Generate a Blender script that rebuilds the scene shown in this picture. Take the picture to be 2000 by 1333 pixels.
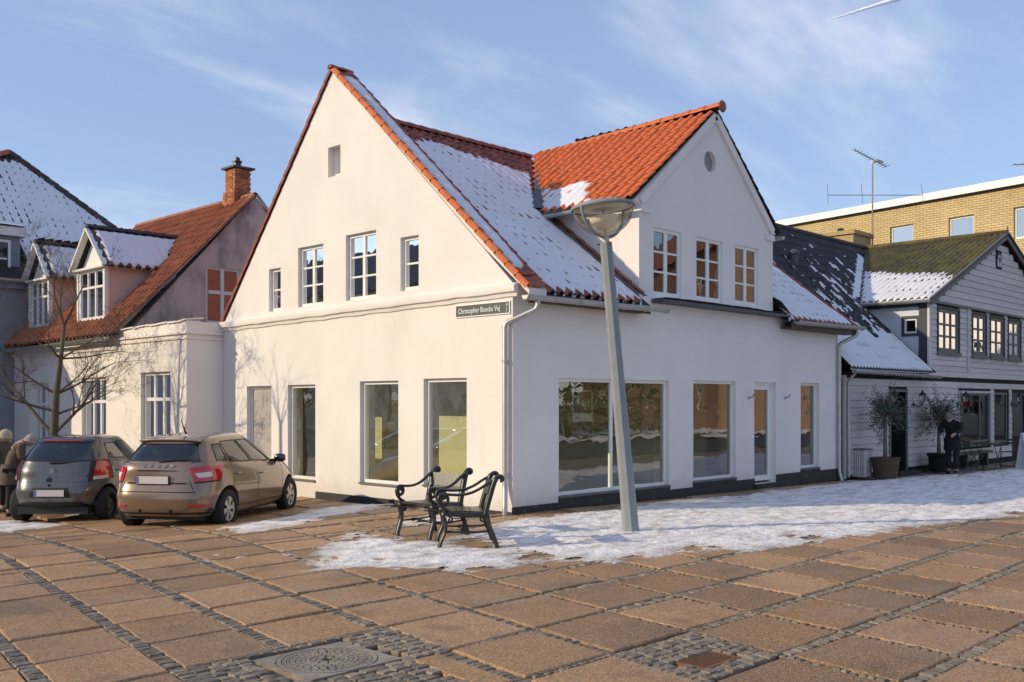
import bpy, bmesh, math, random
import numpy as np
from mathutils import Vector, Matrix
from mathutils.geometry import delaunay_2d_cdt

random.seed(7)
rng = np.random.default_rng(7)
scene = bpy.context.scene
for o in list(bpy.data.objects):
    bpy.data.objects.remove(o)
COL = scene.collection
R = math.radians

# ------------------------------------------------------------------ camera
CAM = (-11.44, -11.07, 1.80)
CAM_TH = R(45.9)
cam_data = bpy.data.cameras.new("camera")
cam_data.sensor_width = 36.0
cam_data.lens = 35.03
cam_data.shift_y = 0.0592
cam_data.clip_start = 0.1
cam_data.clip_end = 12000
cam = bpy.data.objects.new("camera", cam_data)
cam.location = CAM
cam.rotation_euler = (R(90), 0, -CAM_TH)
COL.objects.link(cam)
scene.camera = cam

# ------------------------------------------------------------------ sky, sun, exposure
SUN_EL = R(23.5)
SUN_DIR = Vector((-math.cos(R(30.5)), math.sin(R(30.5)), 0)) * math.cos(SUN_EL) + Vector((0, 0, math.sin(SUN_EL)))
world = bpy.data.worlds.new("World")
scene.world = world
world.use_nodes = True
wn = world.node_tree.nodes
wl = world.node_tree.links
wn.clear()
w_out = wn.new('ShaderNodeOutputWorld')
w_bg = wn.new('ShaderNodeBackground')
w_bg.inputs['Strength'].default_value = 0.15
w_sky = wn.new('ShaderNodeTexSky')
w_sky.sky_type = 'NISHITA'
w_sky.sun_disc = False
w_sky.sun_elevation = SUN_EL
w_sky.sun_rotation = math.atan2(SUN_DIR.x, SUN_DIR.y)
w_sky.air_density = 1.0
w_sky.dust_density = 0.25
w_sky.ozone_density = 2.2
# thin wisps of cloud over the whole dome
w_tc = wn.new('ShaderNodeTexCoord')
w_sep = wn.new('ShaderNodeSeparateXYZ')
wl.new(w_tc.outputs['Generated'], w_sep.inputs[0])
def wmath(op, a, b=None, c=None):
    n = wn.new('ShaderNodeMath'); n.operation = op
    for i, v in enumerate((a, b, c)):
        if v is None: continue
        if isinstance(v, (int, float)): n.inputs[i].default_value = v
        else: wl.new(v, n.inputs[i])
    return n.outputs[0]
zc = wmath('ADD', wmath('MAXIMUM', w_sep.outputs['Z'], 0.0), 0.22)
w_comb = wn.new('ShaderNodeCombineXYZ')
wl.new(wmath('DIVIDE', w_sep.outputs['X'], zc), w_comb.inputs[0])
wl.new(wmath('DIVIDE', w_sep.outputs['Y'], zc), w_comb.inputs[1])
w_map = wn.new('ShaderNodeMapping')
w_map.inputs['Rotation'].default_value = (0, 0, R(43))
w_map.inputs['Scale'].default_value = (0.75, 1.9, 1.0)
w_map.inputs['Location'].default_value = (0.9, 3.1, 0)
wl.new(w_comb.outputs[0], w_map.inputs['Vector'])
w_n1 = wn.new('ShaderNodeTexNoise')
w_n1.inputs['Scale'].default_value = 1.15
w_n1.inputs['Detail'].default_value = 9
w_n1.inputs['Roughness'].default_value = 0.58
w_n1.inputs['Distortion'].default_value = 0.35
wl.new(w_map.outputs[0], w_n1.inputs['Vector'])
w_ramp = wn.new('ShaderNodeMapRange')
w_ramp.inputs['From Min'].default_value = 0.47
w_ramp.inputs['From Max'].default_value = 0.78
w_ramp.interpolation_type = 'SMOOTHSTEP'
wl.new(w_n1.outputs['Fac'], w_ramp.inputs['Value'])
w_mix = wn.new('ShaderNodeMix'); w_mix.data_type = 'RGBA'
w_mix.inputs['B'].default_value = (4.6, 4.6, 5.0, 1)
wl.new(wmath('MULTIPLY', w_ramp.outputs[0], 0.6), w_mix.inputs['Factor'])
w_veil = wn.new('ShaderNodeMix'); w_veil.data_type = 'RGBA'      # thin high haze evens the blue out
w_veil.inputs['Factor'].default_value = 0.62
w_veil.inputs['B'].default_value = (1.45, 1.85, 2.95, 1)
wl.new(w_sky.outputs['Color'], w_veil.inputs['A'])
wl.new(w_veil.outputs['Result'], w_mix.inputs['A'])
wl.new(w_mix.outputs['Result'], w_bg.inputs['Color'])
wl.new(w_bg.outputs[0], w_out.inputs['Surface'])

sun_data = bpy.data.lights.new("sun", 'SUN')
sun_data.energy = 2.5
sun_data.angle = R(0.53)
sun_data.color = (1.0, 0.855, 0.58)
sun = bpy.data.objects.new("sun", sun_data)
sun.rotation_euler = SUN_DIR.to_track_quat('Z', 'Y').to_euler()
sun.location = (-20, 20, 30)
COL.objects.link(sun)

scene.render.engine = 'CYCLES'
scene.view_settings.view_transform = 'Standard'
scene.view_settings.look = 'None'
scene.view_settings.exposure = 0.6
scene.view_settings.gamma = 1.0
scene.view_settings.use_curve_mapping = False
scene.cycles.max_bounces = 8
scene.cycles.transparent_max_bounces = 16

# ------------------------------------------------------------------ materials
MATS = {}
class NB:
    def __init__(self, name):
        self.m = bpy.data.materials.new(name)
        self.m.use_nodes = True
        self.n = self.m.node_tree.nodes; self.l = self.m.node_tree.links
        self.n.clear()
        self.out = self.n.new('ShaderNodeOutputMaterial')
        self.pos = self.n.new('ShaderNodeNewGeometry')
        MATS[name] = self.m
    def put(self, sock, v):
        if v is None: return
        if hasattr(v, 'is_output') or isinstance(v, bpy.types.NodeSocket): self.l.new(v, sock)
        else:
            if isinstance(v, tuple) and len(v) == 3 and sock.type == 'RGBA': v = (*v, 1)
            sock.default_value = v
    def noise(self, scale, detail=5, rough=0.55, vec=None, dist=0.0):
        n = self.n.new('ShaderNodeTexNoise')
        n.inputs['Scale'].default_value = scale; n.inputs['Detail'].default_value = detail
        n.inputs['Roughness'].default_value = rough; n.inputs['Distortion'].default_value = dist
        self.l.new(vec if vec is not None else self.pos.outputs['Position'], n.inputs['Vector'])
        return n.outputs['Fac']
    def rng(self, v, a, b, c=0.0, d=1.0, smooth=True):
        n = self.n.new('ShaderNodeMapRange')
        if smooth: n.interpolation_type = 'SMOOTHSTEP'
        for k, x in zip(('From Min', 'From Max', 'To Min', 'To Max'), (a, b, c, d)): n.inputs[k].default_value = x
        self.l.new(v, n.inputs['Value']); return n.outputs[0]
    def math(self, op, a, b=None):
        n = self.n.new('ShaderNodeMath'); n.operation = op
        self.put(n.inputs[0], a); self.put(n.inputs[1], b); return n.outputs[0]
    def mix(self, f, a, b, mode='MIX'):
        n = self.n.new('ShaderNodeMix'); n.data_type = 'RGBA'; n.blend_type = mode
        self.put(n.inputs['Factor'], f); self.put(n.inputs['A'], a); self.put(n.inputs['B'], b)
        return n.outputs['Result']
    def scalecol(self, col, f):
        n = self.n.new('ShaderNodeVectorMath'); n.operation = 'SCALE'
        if isinstance(col, tuple): n.inputs[0].default_value = col[:3]
        else: self.l.new(col, n.inputs[0])
        self.put(n.inputs['Scale'], f); return n.outputs[0]
    def mapping(self, scale, rot=(0, 0, 0)):
        n = self.n.new('ShaderNodeMapping')
        n.inputs['Scale'].default_value = scale; n.inputs['Rotation'].default_value = rot
        self.l.new(self.pos.outputs['Position'], n.inputs['Vector']); return n.outputs[0]
    def bump(self, h, strength=0.3, dist=0.02, normal=None):
        n = self.n.new('ShaderNodeBump')
        n.inputs['Strength'].default_value = strength; n.inputs['Distance'].default_value = dist
        self.put(n.inputs['Height'], h)
        if normal is not None: self.l.new(normal, n.inputs['Normal'])
        return n.outputs[0]
    def bsdf(self, col, rough=0.7, metal=0.0, spec=0.4, normal=None, coat=0.0):
        b = self.n.new('ShaderNodeBsdfPrincipled')
        self.put(b.inputs['Base Color'], col); self.put(b.inputs['Roughness'], rough)
        self.put(b.inputs['Metallic'], metal); b.inputs['Specular IOR Level'].default_value = spec
        b.inputs['Coat Weight'].default_value = coat; b.inputs['Coat Roughness'].default_value = 0.04
        if normal is not None: self.l.new(normal, b.inputs['Normal'])
        return b
    def done(self, shader):
        self.l.new(shader.outputs[0] if hasattr(shader, 'outputs') else shader, self.out.inputs['Surface'])
        return self.m

def mat(name, col, rough=0.7, var=0.12, vs=3.0, bump=0.0, bs=60.0, metal=0.0, spec=0.4, col2=None, s2=1.0, lo=0.5, hi=0.65, amt2=1.0, island=0.0, objrand=0.0, coat=0.0, bd=0.01, stretch=None):
    b = NB(name)
    vec = b.mapping(stretch) if stretch else None
    f = b.rng(b.noise(vs, vec=vec), 0.25, 0.75, 1 - var, 1 + var, False)
    if island:
        f = b.math('MULTIPLY', f, b.rng(b.pos.outputs['Random Per Island'], 0, 1, 1 - island, 1 + island, False))
    if objrand:
        oi = b.n.new('ShaderNodeObjectInfo')
        f = b.math('MULTIPLY', f, b.rng(oi.outputs['Random'], 0, 1, 1 - objrand, 1 + objrand, False))
    c = b.scalecol(col, f)
    if col2 is not None:
        k = b.math('MULTIPLY', b.rng(b.noise(s2, 8, 0.6, vec=vec), lo, hi), amt2)
        c = b.mix(k, c, col2)
    nrm = None
    if bump: nrm = b.bump(b.noise(bs, 4, vec=vec), bump, bd)
    return b.done(b.bsdf(c, rough, metal, spec, nrm, coat))

def glass_mat(name, tint, boost=1.3, base=0.03, rough=0.0):
    b = NB(name)
    tr = b.n.new('ShaderNodeBsdfTransparent'); tr.inputs[0].default_value = (*tint, 1)
    gl = b.n.new('ShaderNodeBsdfGlossy'); gl.inputs['Roughness'].default_value = rough
    gl.inputs['Color'].default_value = (0.95, 0.95, 0.95, 1)
    wob = b.bump(b.noise(1.6, 2), 0.22, 0.012)
    b.l.new(wob, gl.inputs['Normal'])
    fr = b.n.new('ShaderNodeFresnel'); fr.inputs[0].default_value = 1.5
    f = b.math('MINIMUM', b.math('ADD', b.math('MULTIPLY', fr.outputs[0], boost), base), 1.0)
    mx = b.n.new('ShaderNodeMixShader')
    b.l.new(f, mx.inputs[0]); b.l.new(tr.outputs[0], mx.inputs[1]); b.l.new(gl.outputs[0], mx.inputs[2])
    return b.done(mx)

def brick_mat(name, c1, c2, mortar, udir, bw=0.24, bh=0.075, ms=0.012, bump=0.5):
    b = NB(name)
    d = b.n.new('ShaderNodeVectorMath'); d.operation = 'DOT_PRODUCT'
    b.l.new(b.pos.outputs['Position'], d.inputs[0]); d.inputs[1].default_value = udir
    s = b.n.new('ShaderNodeSeparateXYZ'); b.l.new(b.pos.outputs['Position'], s.inputs[0])
    cx = b.n.new('ShaderNodeCombineXYZ')
    b.l.new(d.outputs['Value'], cx.inputs[0]); b.l.new(s.outputs[2], cx.inputs[1])
    t = b.n.new('ShaderNodeTexBrick')
    b.l.new(cx.outputs[0], t.inputs['Vector'])
    t.inputs['Color1'].default_value = (*c1, 1); t.inputs['Color2'].default_value = (*c2, 1); t.inputs['Mortar'].default_value = (*mortar, 1)
    t.inputs['Scale'].default_value = 1.0; t.inputs['Mortar Size'].default_value = ms
    t.inputs['Brick Width'].default_value = bw; t.inputs['Row Height'].default_value = bh
    f = b.rng(b.noise(0.6), 0.25, 0.75, 0.85, 1.15, False)
    c = b.scalecol(t.outputs['Color'], f)
    return b.done(b.bsdf(c, 0.85, 0, 0.3, b.bump(b.math('SUBTRACT', 1.0, t.outputs['Fac']), bump, 0.01)))

# plaster whites
def plaster(name, col, stain, amt, lo=0.55, hi=0.75, zs=0.5, s2=1.2):
    b = NB(name)
    f = b.rng(b.noise(0.9, 7), 0.3, 0.7, 0.955, 1.045, False)
    c = b.scalecol(col, f)
    k = b.math('MULTIPLY', b.rng(b.noise(s2, 9, 0.62, vec=b.mapping((1, 1, zs))), lo, hi), amt)
    c = b.mix(k, c, stain)
    # splash dirt close to the ground
    s = b.n.new('ShaderNodeSeparateXYZ'); b.l.new(b.pos.outputs['Position'], s.inputs[0])
    h = b.math('ADD', s.outputs[2], b.math('MULTIPLY', b.noise(5, 6), -0.55))
    c = b.mix(b.rng(h, -0.25, 0.15, 0.30, 0.0), c, (0.45, 0.38, 0.30))
    n1 = b.bump(b.noise(1.7, 3), 0.25, 0.03)
    n2 = b.bump(b.noise(85, 4), 0.12, 0.006, n1)
    return b.done(b.bsdf(c, 0.88, 0, 0.25, n2))
plaster('plaster', (0.785, 0.722, 0.68), (0.60, 0.51, 0.45), 0.22, zs=0.35)
plaster('plaster_neighbour', (0.80, 0.72, 0.67), (0.55, 0.50, 0.43), 0.45, zs=0.25)
plaster('plaster_stained', (0.62, 0.49, 0.43), (0.17, 0.145, 0.14), 0.85, 0.42, 0.66, 0.6, 0.9)
plaster('plaster_pink', (0.62, 0.44, 0.36), (0.40, 0.30, 0.26), 0.4)
plaster('plaster_grey', (0.26, 0.28, 0.33), (0.19, 0.20, 0.23), 0.3)
mat('plinth', (0.040, 0.037, 0.036), 0.75, 0.2, 6, 0.4, 50, col2=(0.17, 0.15, 0.13), s2=6, lo=0.58, hi=0.75, amt2=0.6)
mat('white_paint', (0.80, 0.78, 0.73), 0.45, 0.03, 8, 0.05, 60)
mat('white_wood', (0.78, 0.76, 0.72), 0.5, 0.05, 5, 0.08, 70, col2=(0.5, 0.46, 0.4), s2=7, lo=0.62, hi=0.75, amt2=0.5)
mat('blind_grey', (0.42, 0.385, 0.35), 0.7, 0.04, 2)
mat('blind_round', (0.30, 0.29, 0.29), 0.6, 0.06, 2)
mat('zinc', (0.50, 0.49, 0.47), 0.42, 0.12, 6, 0.1, 40, metal=0.75, col2=(0.40, 0.36, 0.30), s2=5, lo=0.55, hi=0.7, amt2=0.5)
mat('lead', (0.085, 0.09, 0.10), 0.55, 0.2, 5, 0.2, 30, metal=0.3)
mat('tile_orange', (0.57, 0.135, 0.038), 0.62, 0.14, 9, 0.25, 90, col2=(0.22, 0.055, 0.025), s2=14, lo=0.56, hi=0.72, amt2=0.75, island=0.22)
mat('tile_red', (0.27, 0.075, 0.045), 0.65, 0.18, 8, 0.25, 90, col2=(0.07, 0.04, 0.035), s2=9, lo=0.50, hi=0.70, amt2=0.8, island=0.25)
mat('tile_old', (0.37, 0.115, 0.05), 0.7, 0.2, 6, 0.25, 90, col2=(0.11, 0.055, 0.038), s2=3, lo=0.48, hi=0.70, amt2=0.7, island=0.14)
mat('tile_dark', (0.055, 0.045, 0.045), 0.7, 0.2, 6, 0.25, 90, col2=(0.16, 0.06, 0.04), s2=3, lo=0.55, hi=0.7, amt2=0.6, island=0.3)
mat('roof_felt', (0.035, 0.03, 0.028), 0.9, 0.1)
mat('roof_timber', (0.10, 0.075, 0.055), 0.8, 0.15)
def snow_mat(name, col, dirt, amt, lo, hi, s=7.0, bs=28, bump=0.6):
    b = NB(name)
    f = b.rng(b.noise(1.3, 6), 0.3, 0.7, 0.96, 1.04, False)
    c = b.scalecol(col, f)
    c = b.mix(b.math('MULTIPLY', b.rng(b.noise(s, 9, 0.68, vec=b.mapping((0.45, 1.3, 1)) if amt > .2 else None), lo, hi), amt), c, dirt)
    if amt > 0.2:
        c = b.mix(b.math('MULTIPLY', b.rng(b.noise(30, 4, 0.6), 0.60, 0.70), 0.7), c, tuple(x * 0.55 for x in dirt))
    if amt > 0.2:
        at0 = b.n.new('ShaderNodeAttribute'); at0.attribute_name = 'depth'
        thin = b.math('MULTIPLY', b.rng(b.math('ADD', at0.outputs['Fac'], b.math('MULTIPLY', b.noise(2.2, 6), 0.6)), 0.45, 1.0, 1.0, 0.0), 0.42)
        c = b.mix(thin, c, (0.40, 0.31, 0.24))
    n = b.bump(b.noise(bs, 7, 0.65), bump, 0.03)
    sh = b.bsdf(c, 0.65, 0, 0.35, n)
    if amt > 0.2:      # where the layer is thin the paving shows through
        at = b.n.new('ShaderNodeAttribute'); at.attribute_name = 'depth'
        k = b.math('ADD', at.outputs['Fac'], b.math('MULTIPLY', b.math('SUBTRACT', b.noise(9, 8, 0.7, vec=b.mapping((0.6, 1.3, 1))), 0.5), 1.5))
        al = b.rng(k, -0.12, 0.24)
        tr = b.n.new('ShaderNodeBsdfTransparent'); mx = b.n.new('ShaderNodeMixShader')
        b.l.new(al, mx.inputs[0]); b.l.new(tr.outputs[0], mx.inputs[1]); b.l.new(sh.outputs[0], mx.inputs[2])
        return b.done(mx)
    return b.done(sh)
snow_mat('snow_street', (0.93, 0.87, 0.84), (0.46, 0.37, 0.30), 0.85, 0.42, 0.70, 4.0, 22, 0.9)
snow_mat('snow_roof', (0.72, 0.70, 0.73), (0.7, 0.68, 0.66), 0.15, 0.6, 0.8, 3, 9, 0.35)
# paving
def slab_mat():
    b = NB('slab')
    oi = b.n.new('ShaderNodeObjectInfo')
    f = b.rng(oi.outputs['Random'], 0, 1, 0.72, 1.22, False)
    f = b.math('MULTIPLY', f, b.rng(b.noise(1.1, 5), 0.25, 0.75, 0.86, 1.14, False))
    v = b.n.new('ShaderNodeTexVoronoi'); v.inputs['Scale'].default_value = 95
    b.l.new(b.pos.outputs['Position'], v.inputs['Vector'])
    s = b.n.new('ShaderNodeSeparateColor'); b.l.new(v.outputs['Color'], s.inputs[0])
    f2 = b.rng(s.outputs[0], 0, 1, 0.55, 1.5, False)
    c = b.scalecol((0.375, 0.213, 0.104), b.math('MULTIPLY', f, f2))
    c = b.mix(b.math('MULTIPLY', b.rng(b.noise(1.4, 7, 0.6), 0.52, 0.70), 0.65), c, (0.17, 0.108, 0.062))
    c = b.mix(b.math('MULTIPLY', b.rng(b.noise(0.55, 7, 0.65), 0.60, 0.75), 0.30), c, (0.50, 0.41, 0.33))
    c = b.mix(b.rng(s.outputs[1], 0.93, 0.96, 0, 0.6), c, (0.5, 0.40, 0.30))
    n = b.bump(v.outputs['Distance'], 0.55, 0.012)
    n = b.bump(b.noise(7, 4), 0.25, 0.03, n)
    r = b.rng(b.noise(0.8, 5), 0.4, 0.65, 0.45, 0.82)
    b.done(b.bsdf(c, r, 0, 0.4, n))
slab_mat()
mat('cobble', (0.205, 0.16, 0.115), 0.6, 0.3, 14, 0.6, 55, island=0.3, objrand=0.3, col2=(0.20, 0.155, 0.115), s2=2.5, lo=0.5, hi=0.65, amt2=0.6)
mat('joint', (0.17, 0.13, 0.095), 0.9, 0.35, 7, 0.8, 45, col2=(0.60, 0.54, 0.48), s2=3.5, lo=0.50, hi=0.66, amt2=0.65, bd=0.03)
mat('iron_cover', (0.27, 0.22, 0.17), 0.55, 0.2, 20, 0.3, 90, metal=0.35, col2=(0.35, 0.29, 0.225), s2=6, lo=0.45, hi=0.6)
mat('iron_groove', (0.03, 0.023, 0.018), 0.8, 0.2, 20)
mat('iron_rust', (0.22, 0.105, 0.055), 0.75, 0.3, 20, 0.4, 90, metal=0.2, col2=(0.12, 0.05, 0.03), s2=20, lo=0.5, hi=0.65)
mat('iron_black', (0.014, 0.013, 0.013), 0.32, 0.2, 20, 0.25, 120, spec=0.6)
mat('bench_wood', (0.030, 0.027, 0.025), 0.33, 0.25, 9, 0.2, 50, spec=0.6, stretch=(1, 1, 1))
mat('dark_hole', (0.008, 0.007, 0.006), 0.9, 0.1)
mat('lamp_grey', (0.25, 0.26, 0.27), 0.5, 0.08, 5, 0.15, 30, col2=(0.16, 0.155, 0.15), s2=4.5, lo=0.60, hi=0.70, amt2=0.55)
mat('lamp_cream', (0.55, 0.50, 0.42), 0.5, 0.08, 5)
mat('lamp_reflector', (0.86, 0.81, 0.70), 0.4, 0.05, 5)
mat('sticker', (0.7, 0.7, 0.68), 0.5, 0.2, 60)
glass_mat('glass_shop', (0.90, 0.93, 0.76), 2.6, 0.06)
glass_mat('glass_wing', (0.45, 0.46, 0.43), 2.6, 0.06)
glass_mat('glass_gable', (0.93, 0.94, 0.76), 0.5, 0.0)
glass_mat('glass', (0.45, 0.46, 0.43), 1.0, 0.0)
glass_mat('glass_lamp', (0.95, 0.93, 0.86), 0.8, 0.02)
glass_mat('glass_car', (0.50, 0.54, 0.54), 1.4, 0.03)
glass_mat('glass_bright', (0.45, 0.45, 0.45), 5.0, 0.22)
mat('interior_wall', (0.84, 0.82, 0.66), 0.9, 0.03)
mat('interior_floor', (0.56, 0.53, 0.42), 0.6, 0.1)
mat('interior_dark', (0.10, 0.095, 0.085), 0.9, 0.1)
mat('radiator', (0.75, 0.74, 0.68), 0.5, 0.03)
mat('sign_grey', (0.085, 0.088, 0.088), 0.45, 0.08, 10)
mat('sign_white', (0.82, 0.82, 0.80), 0.5, 0.02)
mat('film_white', (0.62, 0.62, 0.58), 0.5, 0.02)
mat('bark', (0.105, 0.088, 0.060), 0.85, 0.3, 14, 0.7, 40, col2=(0.11, 0.115, 0.05), s2=5, lo=0.45, hi=0.62, amt2=0.8)
mat('twig', (0.105, 0.078, 0.055), 0.85, 0.3, 14)
mat('bark_olive', (0.20, 0.15, 0.12), 0.85, 0.2, 14, 0.5, 40)
mat('leaf_olive', (0.085, 0.095, 0.075), 0.6, 0.3, 12, island=0.45)
mat('leaf_dark', (0.035, 0.05, 0.028), 0.6, 0.3, 12, island=0.4)
mat('wicker', (0.11, 0.07, 0.045), 0.8, 0.3, 30, 0.7, 60)
mat('board', (0.60, 0.545, 0.52), 0.7, 0.10, 2.2, 0.2, 35, objrand=0.09, island=0.05, col2=(0.34, 0.30, 0.28), s2=2.2, lo=0.55, hi=0.75, amt2=0.6, stretch=(0.5, 1, 5))
mat('trim_dark', (0.045, 0.05, 0.055), 0.6, 0.15, 6)
mat('trim_grey', (0.155, 0.145, 0.14), 0.6, 0.12, 6)
mat('tar_black', (0.012, 0.011, 0.011), 0.8, 0.2, 5)
mat('panel_white', (0.60, 0.62, 0.66), 0.7, 0.04, 3)
mat('slate', (0.035, 0.034, 0.036), 0.7, 0.35, 5, 0.6, 25, col2=(0.085, 0.08, 0.075), s2=3, lo=0.5, hi=0.7, amt2=0.7)
mat('slate_moss', (0.085, 0.068, 0.040), 0.85, 0.3, 5, 0.7, 30, col2=(0.14, 0.115, 0.03), s2=2.0, lo=0.42, hi=0.60, amt2=0.95, bd=0.03)
mat('lantern_black', (0.012, 0.012, 0.012), 0.4, 0.1)
mat('cardboard_white', (0.70, 0.72, 0.76), 0.6, 0.03)
mat('red_print', (0.75, 0.02, 0.03), 0.5, 0.05)
mat('cream_print', (0.75, 0.62, 0.42), 0.5, 0.1)
mat('coat_black', (0.012, 0.012, 0.015), 0.85, 0.2, 10, 0.3, 25)
mat('coat_brown', (0.115, 0.085, 0.060), 0.85, 0.2, 10, 0.4, 25)
mat('coat_olive', (0.10, 0.09, 0.07), 0.85, 0.2, 10, 0.4, 25)
mat('trousers_dark', (0.020, 0.020, 0.026), 0.85, 0.2, 10, 0.3, 25)
mat('skin', (0.55, 0.33, 0.24), 0.6, 0.05)
mat('hair_grey', (0.20, 0.16, 0.13), 0.8, 0.2, 30)
mat('hat_grey', (0.33, 0.29, 0.28), 0.95, 0.15, 20, 0.7, 60)
mat('hat_beige', (0.42, 0.33, 0.26), 0.95, 0.15, 20, 0.7, 60)
mat('tyre', (0.016, 0.016, 0.017), 0.8, 0.15, 20, 0.3, 80)
mat('rim_silver', (0.62, 0.58, 0.52), 0.35, 0.05, 9, metal=0.6)
mat('rim_steel', (0.045, 0.043, 0.042), 0.5, 0.15, 9)
mat('paint_bronze', (0.255, 0.172, 0.122), 0.28, 0.04, 3, metal=0.45, coat=1.0)
mat('paint_grey', (0.115, 0.112, 0.110), 0.30, 0.04, 3, metal=0.45, coat=1.0)
mat('paint_black', (0.012, 0.011, 0.011), 0.25, 0.05, 3, coat=1.0)
mat('car_plastic', (0.018, 0.018, 0.018), 0.55, 0.1, 20)
mat('car_inside', (0.035, 0.034, 0.034), 0.85, 0.1)
mat('lens_red', (0.50, 0.012, 0.018), 0.12, 0.1, 12, coat=1.0)
mat('lens_clear', (0.62, 0.58, 0.55), 0.15, 0.1, 30, coat=1.0)
mat('chrome', (0.75, 0.74, 0.72), 0.18, 0.02, metal=1.0)
mat('plate', (0.62, 0.56, 0.55), 0.45, 0.05, 3)
mat('plate_blue', (0.10, 0.14, 0.40), 0.45, 0.05, 3)
mat('seam', (0.012, 0.011, 0.010), 0.9, 0.1)
mat('antenna_metal', (0.22, 0.15, 0.12), 0.5, 0.2, 10, metal=0.4)
mat('asphalt', (0.05, 0.05, 0.052), 0.85, 0.2, 4, 0.5, 60)
mat('foliage_far', (0.030, 0.045, 0.022), 0.8, 0.3, 3, island=0.4)
brick_mat('brick_yellow', (0.64, 0.48, 0.25), (0.56, 0.40, 0.19), (0.28, 0.20, 0.11), (0.175, 0.985, 0), 0.34, 0.105, 0.014)
brick_mat('brick_opposite', (0.42, 0.17, 0.085), (0.36, 0.13, 0.06), (0.32, 0.25, 0.19), (0.6, -0.8, 0))
mat('brick_red', (0.42, 0.155, 0.065), 0.8, 0.15, 9, 0.3, 50, island=0.35)
mat('mortar', (0.30, 0.23, 0.17), 0.9, 0.1)
mat('brick_pale', (0.42, 0.29, 0.14), 0.8, 0.15, 9, 0.3, 50, island=0.25)
mat('contrail', (0.95, 0.95, 0.95), 1.0, 0.02)

# ------------------------------------------------------------------ mesh helpers
class MB:
    def __init__(self): self.v = []; self.f = []
    def add(self, vs, fs):
        o = len(self.v); self.v += [tuple(p) for p in vs]; self.f += [tuple(i + o for i in f) for f in fs]; return self
    def box(self, x0, x1, y0, y1, z0, z1):
        return self.hexa([(x0,y0,z0),(x1,y0,z0),(x1,y1,z0),(x0,y1,z0),(x0,y0,z1),(x1,y0,z1),(x1,y1,z1),(x0,y1,z1)])
    def hexa(self, p):
        return self.add(p, [(0,3,2,1),(4,5,6,7),(0,1,5,4),(1,2,6,5),(2,3,7,6),(3,0,4,7)])
    def pbox(self, T, u0, u1, z0, z1, d0, d1):
        return self.hexa([T(u0,z0,d0),T(u1,z0,d0),T(u1,z0,d1),T(u0,z0,d1),T(u0,z1,d0),T(u1,z1,d0),T(u1,z1,d1),T(u0,z1,d1)])
    def bar(self, a, b, w, h, up=(0, 0, 1)):
        a = Vector(a); b = Vector(b); t = (b - a).normalized(); up = Vector(up)
        s = t.cross(up)
        if s.length < 1e-4: s = t.cross(Vector((1, 0, 0)))
        s.normalize(); n = s.cross(t)
        c = [(-w/2,-h/2),(w/2,-h/2),(w/2,h/2),(-w/2,h/2)]
        p = [a + s*x + n*y for x, y in c] + [b + s*x + n*y for x, y in c]
        return self.add(p, [(0,1,2,3),(7,6,5,4),(0,4,5,1),(1,5,6,2),(2,6,7,3),(3,7,4,0)])
    def tube(self, path, r, n=8, cap=True, flat=1.0):
        P = [Vector(p) for p in path]
        rs = r if isinstance(r, (list, tuple)) else [r] * len(P)
        ref = None; rings = []
        for i, p in enumerate(P):
            t = (P[min(i+1, len(P)-1)] - P[max(i-1, 0)])
            if t.length < 1e-9: t = Vector((0, 0, 1))
            t.normalize()
            if ref is None:
                ref = Vector((0, 0, 1)) if abs(t.z) < 0.9 else Vector((1, 0, 0))
            s = t.cross(ref)
            if s.length < 1e-5: s = t.cross(Vector((0.3, 1, 0.2)))
            s.normalize(); q = s.cross(t).normalized(); ref = q
            rings.append([p + (s*math.cos(2*math.pi*k/n)*flat + q*math.sin(2*math.pi*k/n)) * rs[i] for k in range(n)])
        vs = [v for rg in rings for v in rg]; fs = []
        for i in range(len(P)-1):
            for k in range(n):
                fs.append((i*n+k, i*n+(k+1) % n, (i+1)*n+(k+1) % n, (i+1)*n+k))
        if cap and n > 2:
            fs.append(tuple(range(n-1, -1, -1))); fs.append(tuple((len(P)-1)*n+k for k in range(n)))
        return self.add(vs, fs)
    def lathe(self, prof, n=24, center=(0, 0, 0), axis='z', cap=True):
        vs = []; fs = []
        for r, h in prof:
            for k in range(n):
                a = 2*math.pi*k/n; c, s = r*math.cos(a), r*math.sin(a)
                p = (c, s, h) if axis == 'z' else ((c, h, s) if axis == 'y' else (h, c, s))
                vs.append((p[0]+center[0], p[1]+center[1], p[2]+center[2]))
        m = len(prof)
        for i in range(m-1):
            for k in range(n): fs.append((i*n+k, i*n+(k+1) % n, (i+1)*n+(k+1) % n, (i+1)*n+k))
        if cap:
            if prof[0][0] > 1e-4: fs.append(tuple(range(n-1, -1, -1)))
            if prof[-1][0] > 1e-4: fs.append(tuple((m-1)*n+k for k in range(n)))
        return self.add(vs, fs)
    def prism(self, poly, T, d0, d1):
        n = len(poly)
        vs = [T(u, z, d0) for u, z in poly] + [T(u, z, d1) for u, z in poly]
        fs = [tuple(range(n)), tuple(range(2*n-1, n-1, -1))] + [(i, (i+1) % n, n+(i+1) % n, n+i) for i in range(n)]
        return self.add(vs, fs)
    def build(self, name, material, parent=None, smooth=False, loc=None, rot=None, recalc=True, angle=None):
        me = bpy.data.meshes.new(name)
        me.from_pydata(self.v, [], self.f)
        if recalc:
            bm = bmesh.new(); bm.from_mesh(me); bmesh.ops.recalc_face_normals(bm, faces=bm.faces); bm.to_mesh(me); bm.free()
        return link(name, me, material, parent, smooth, loc, rot, angle)

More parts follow.
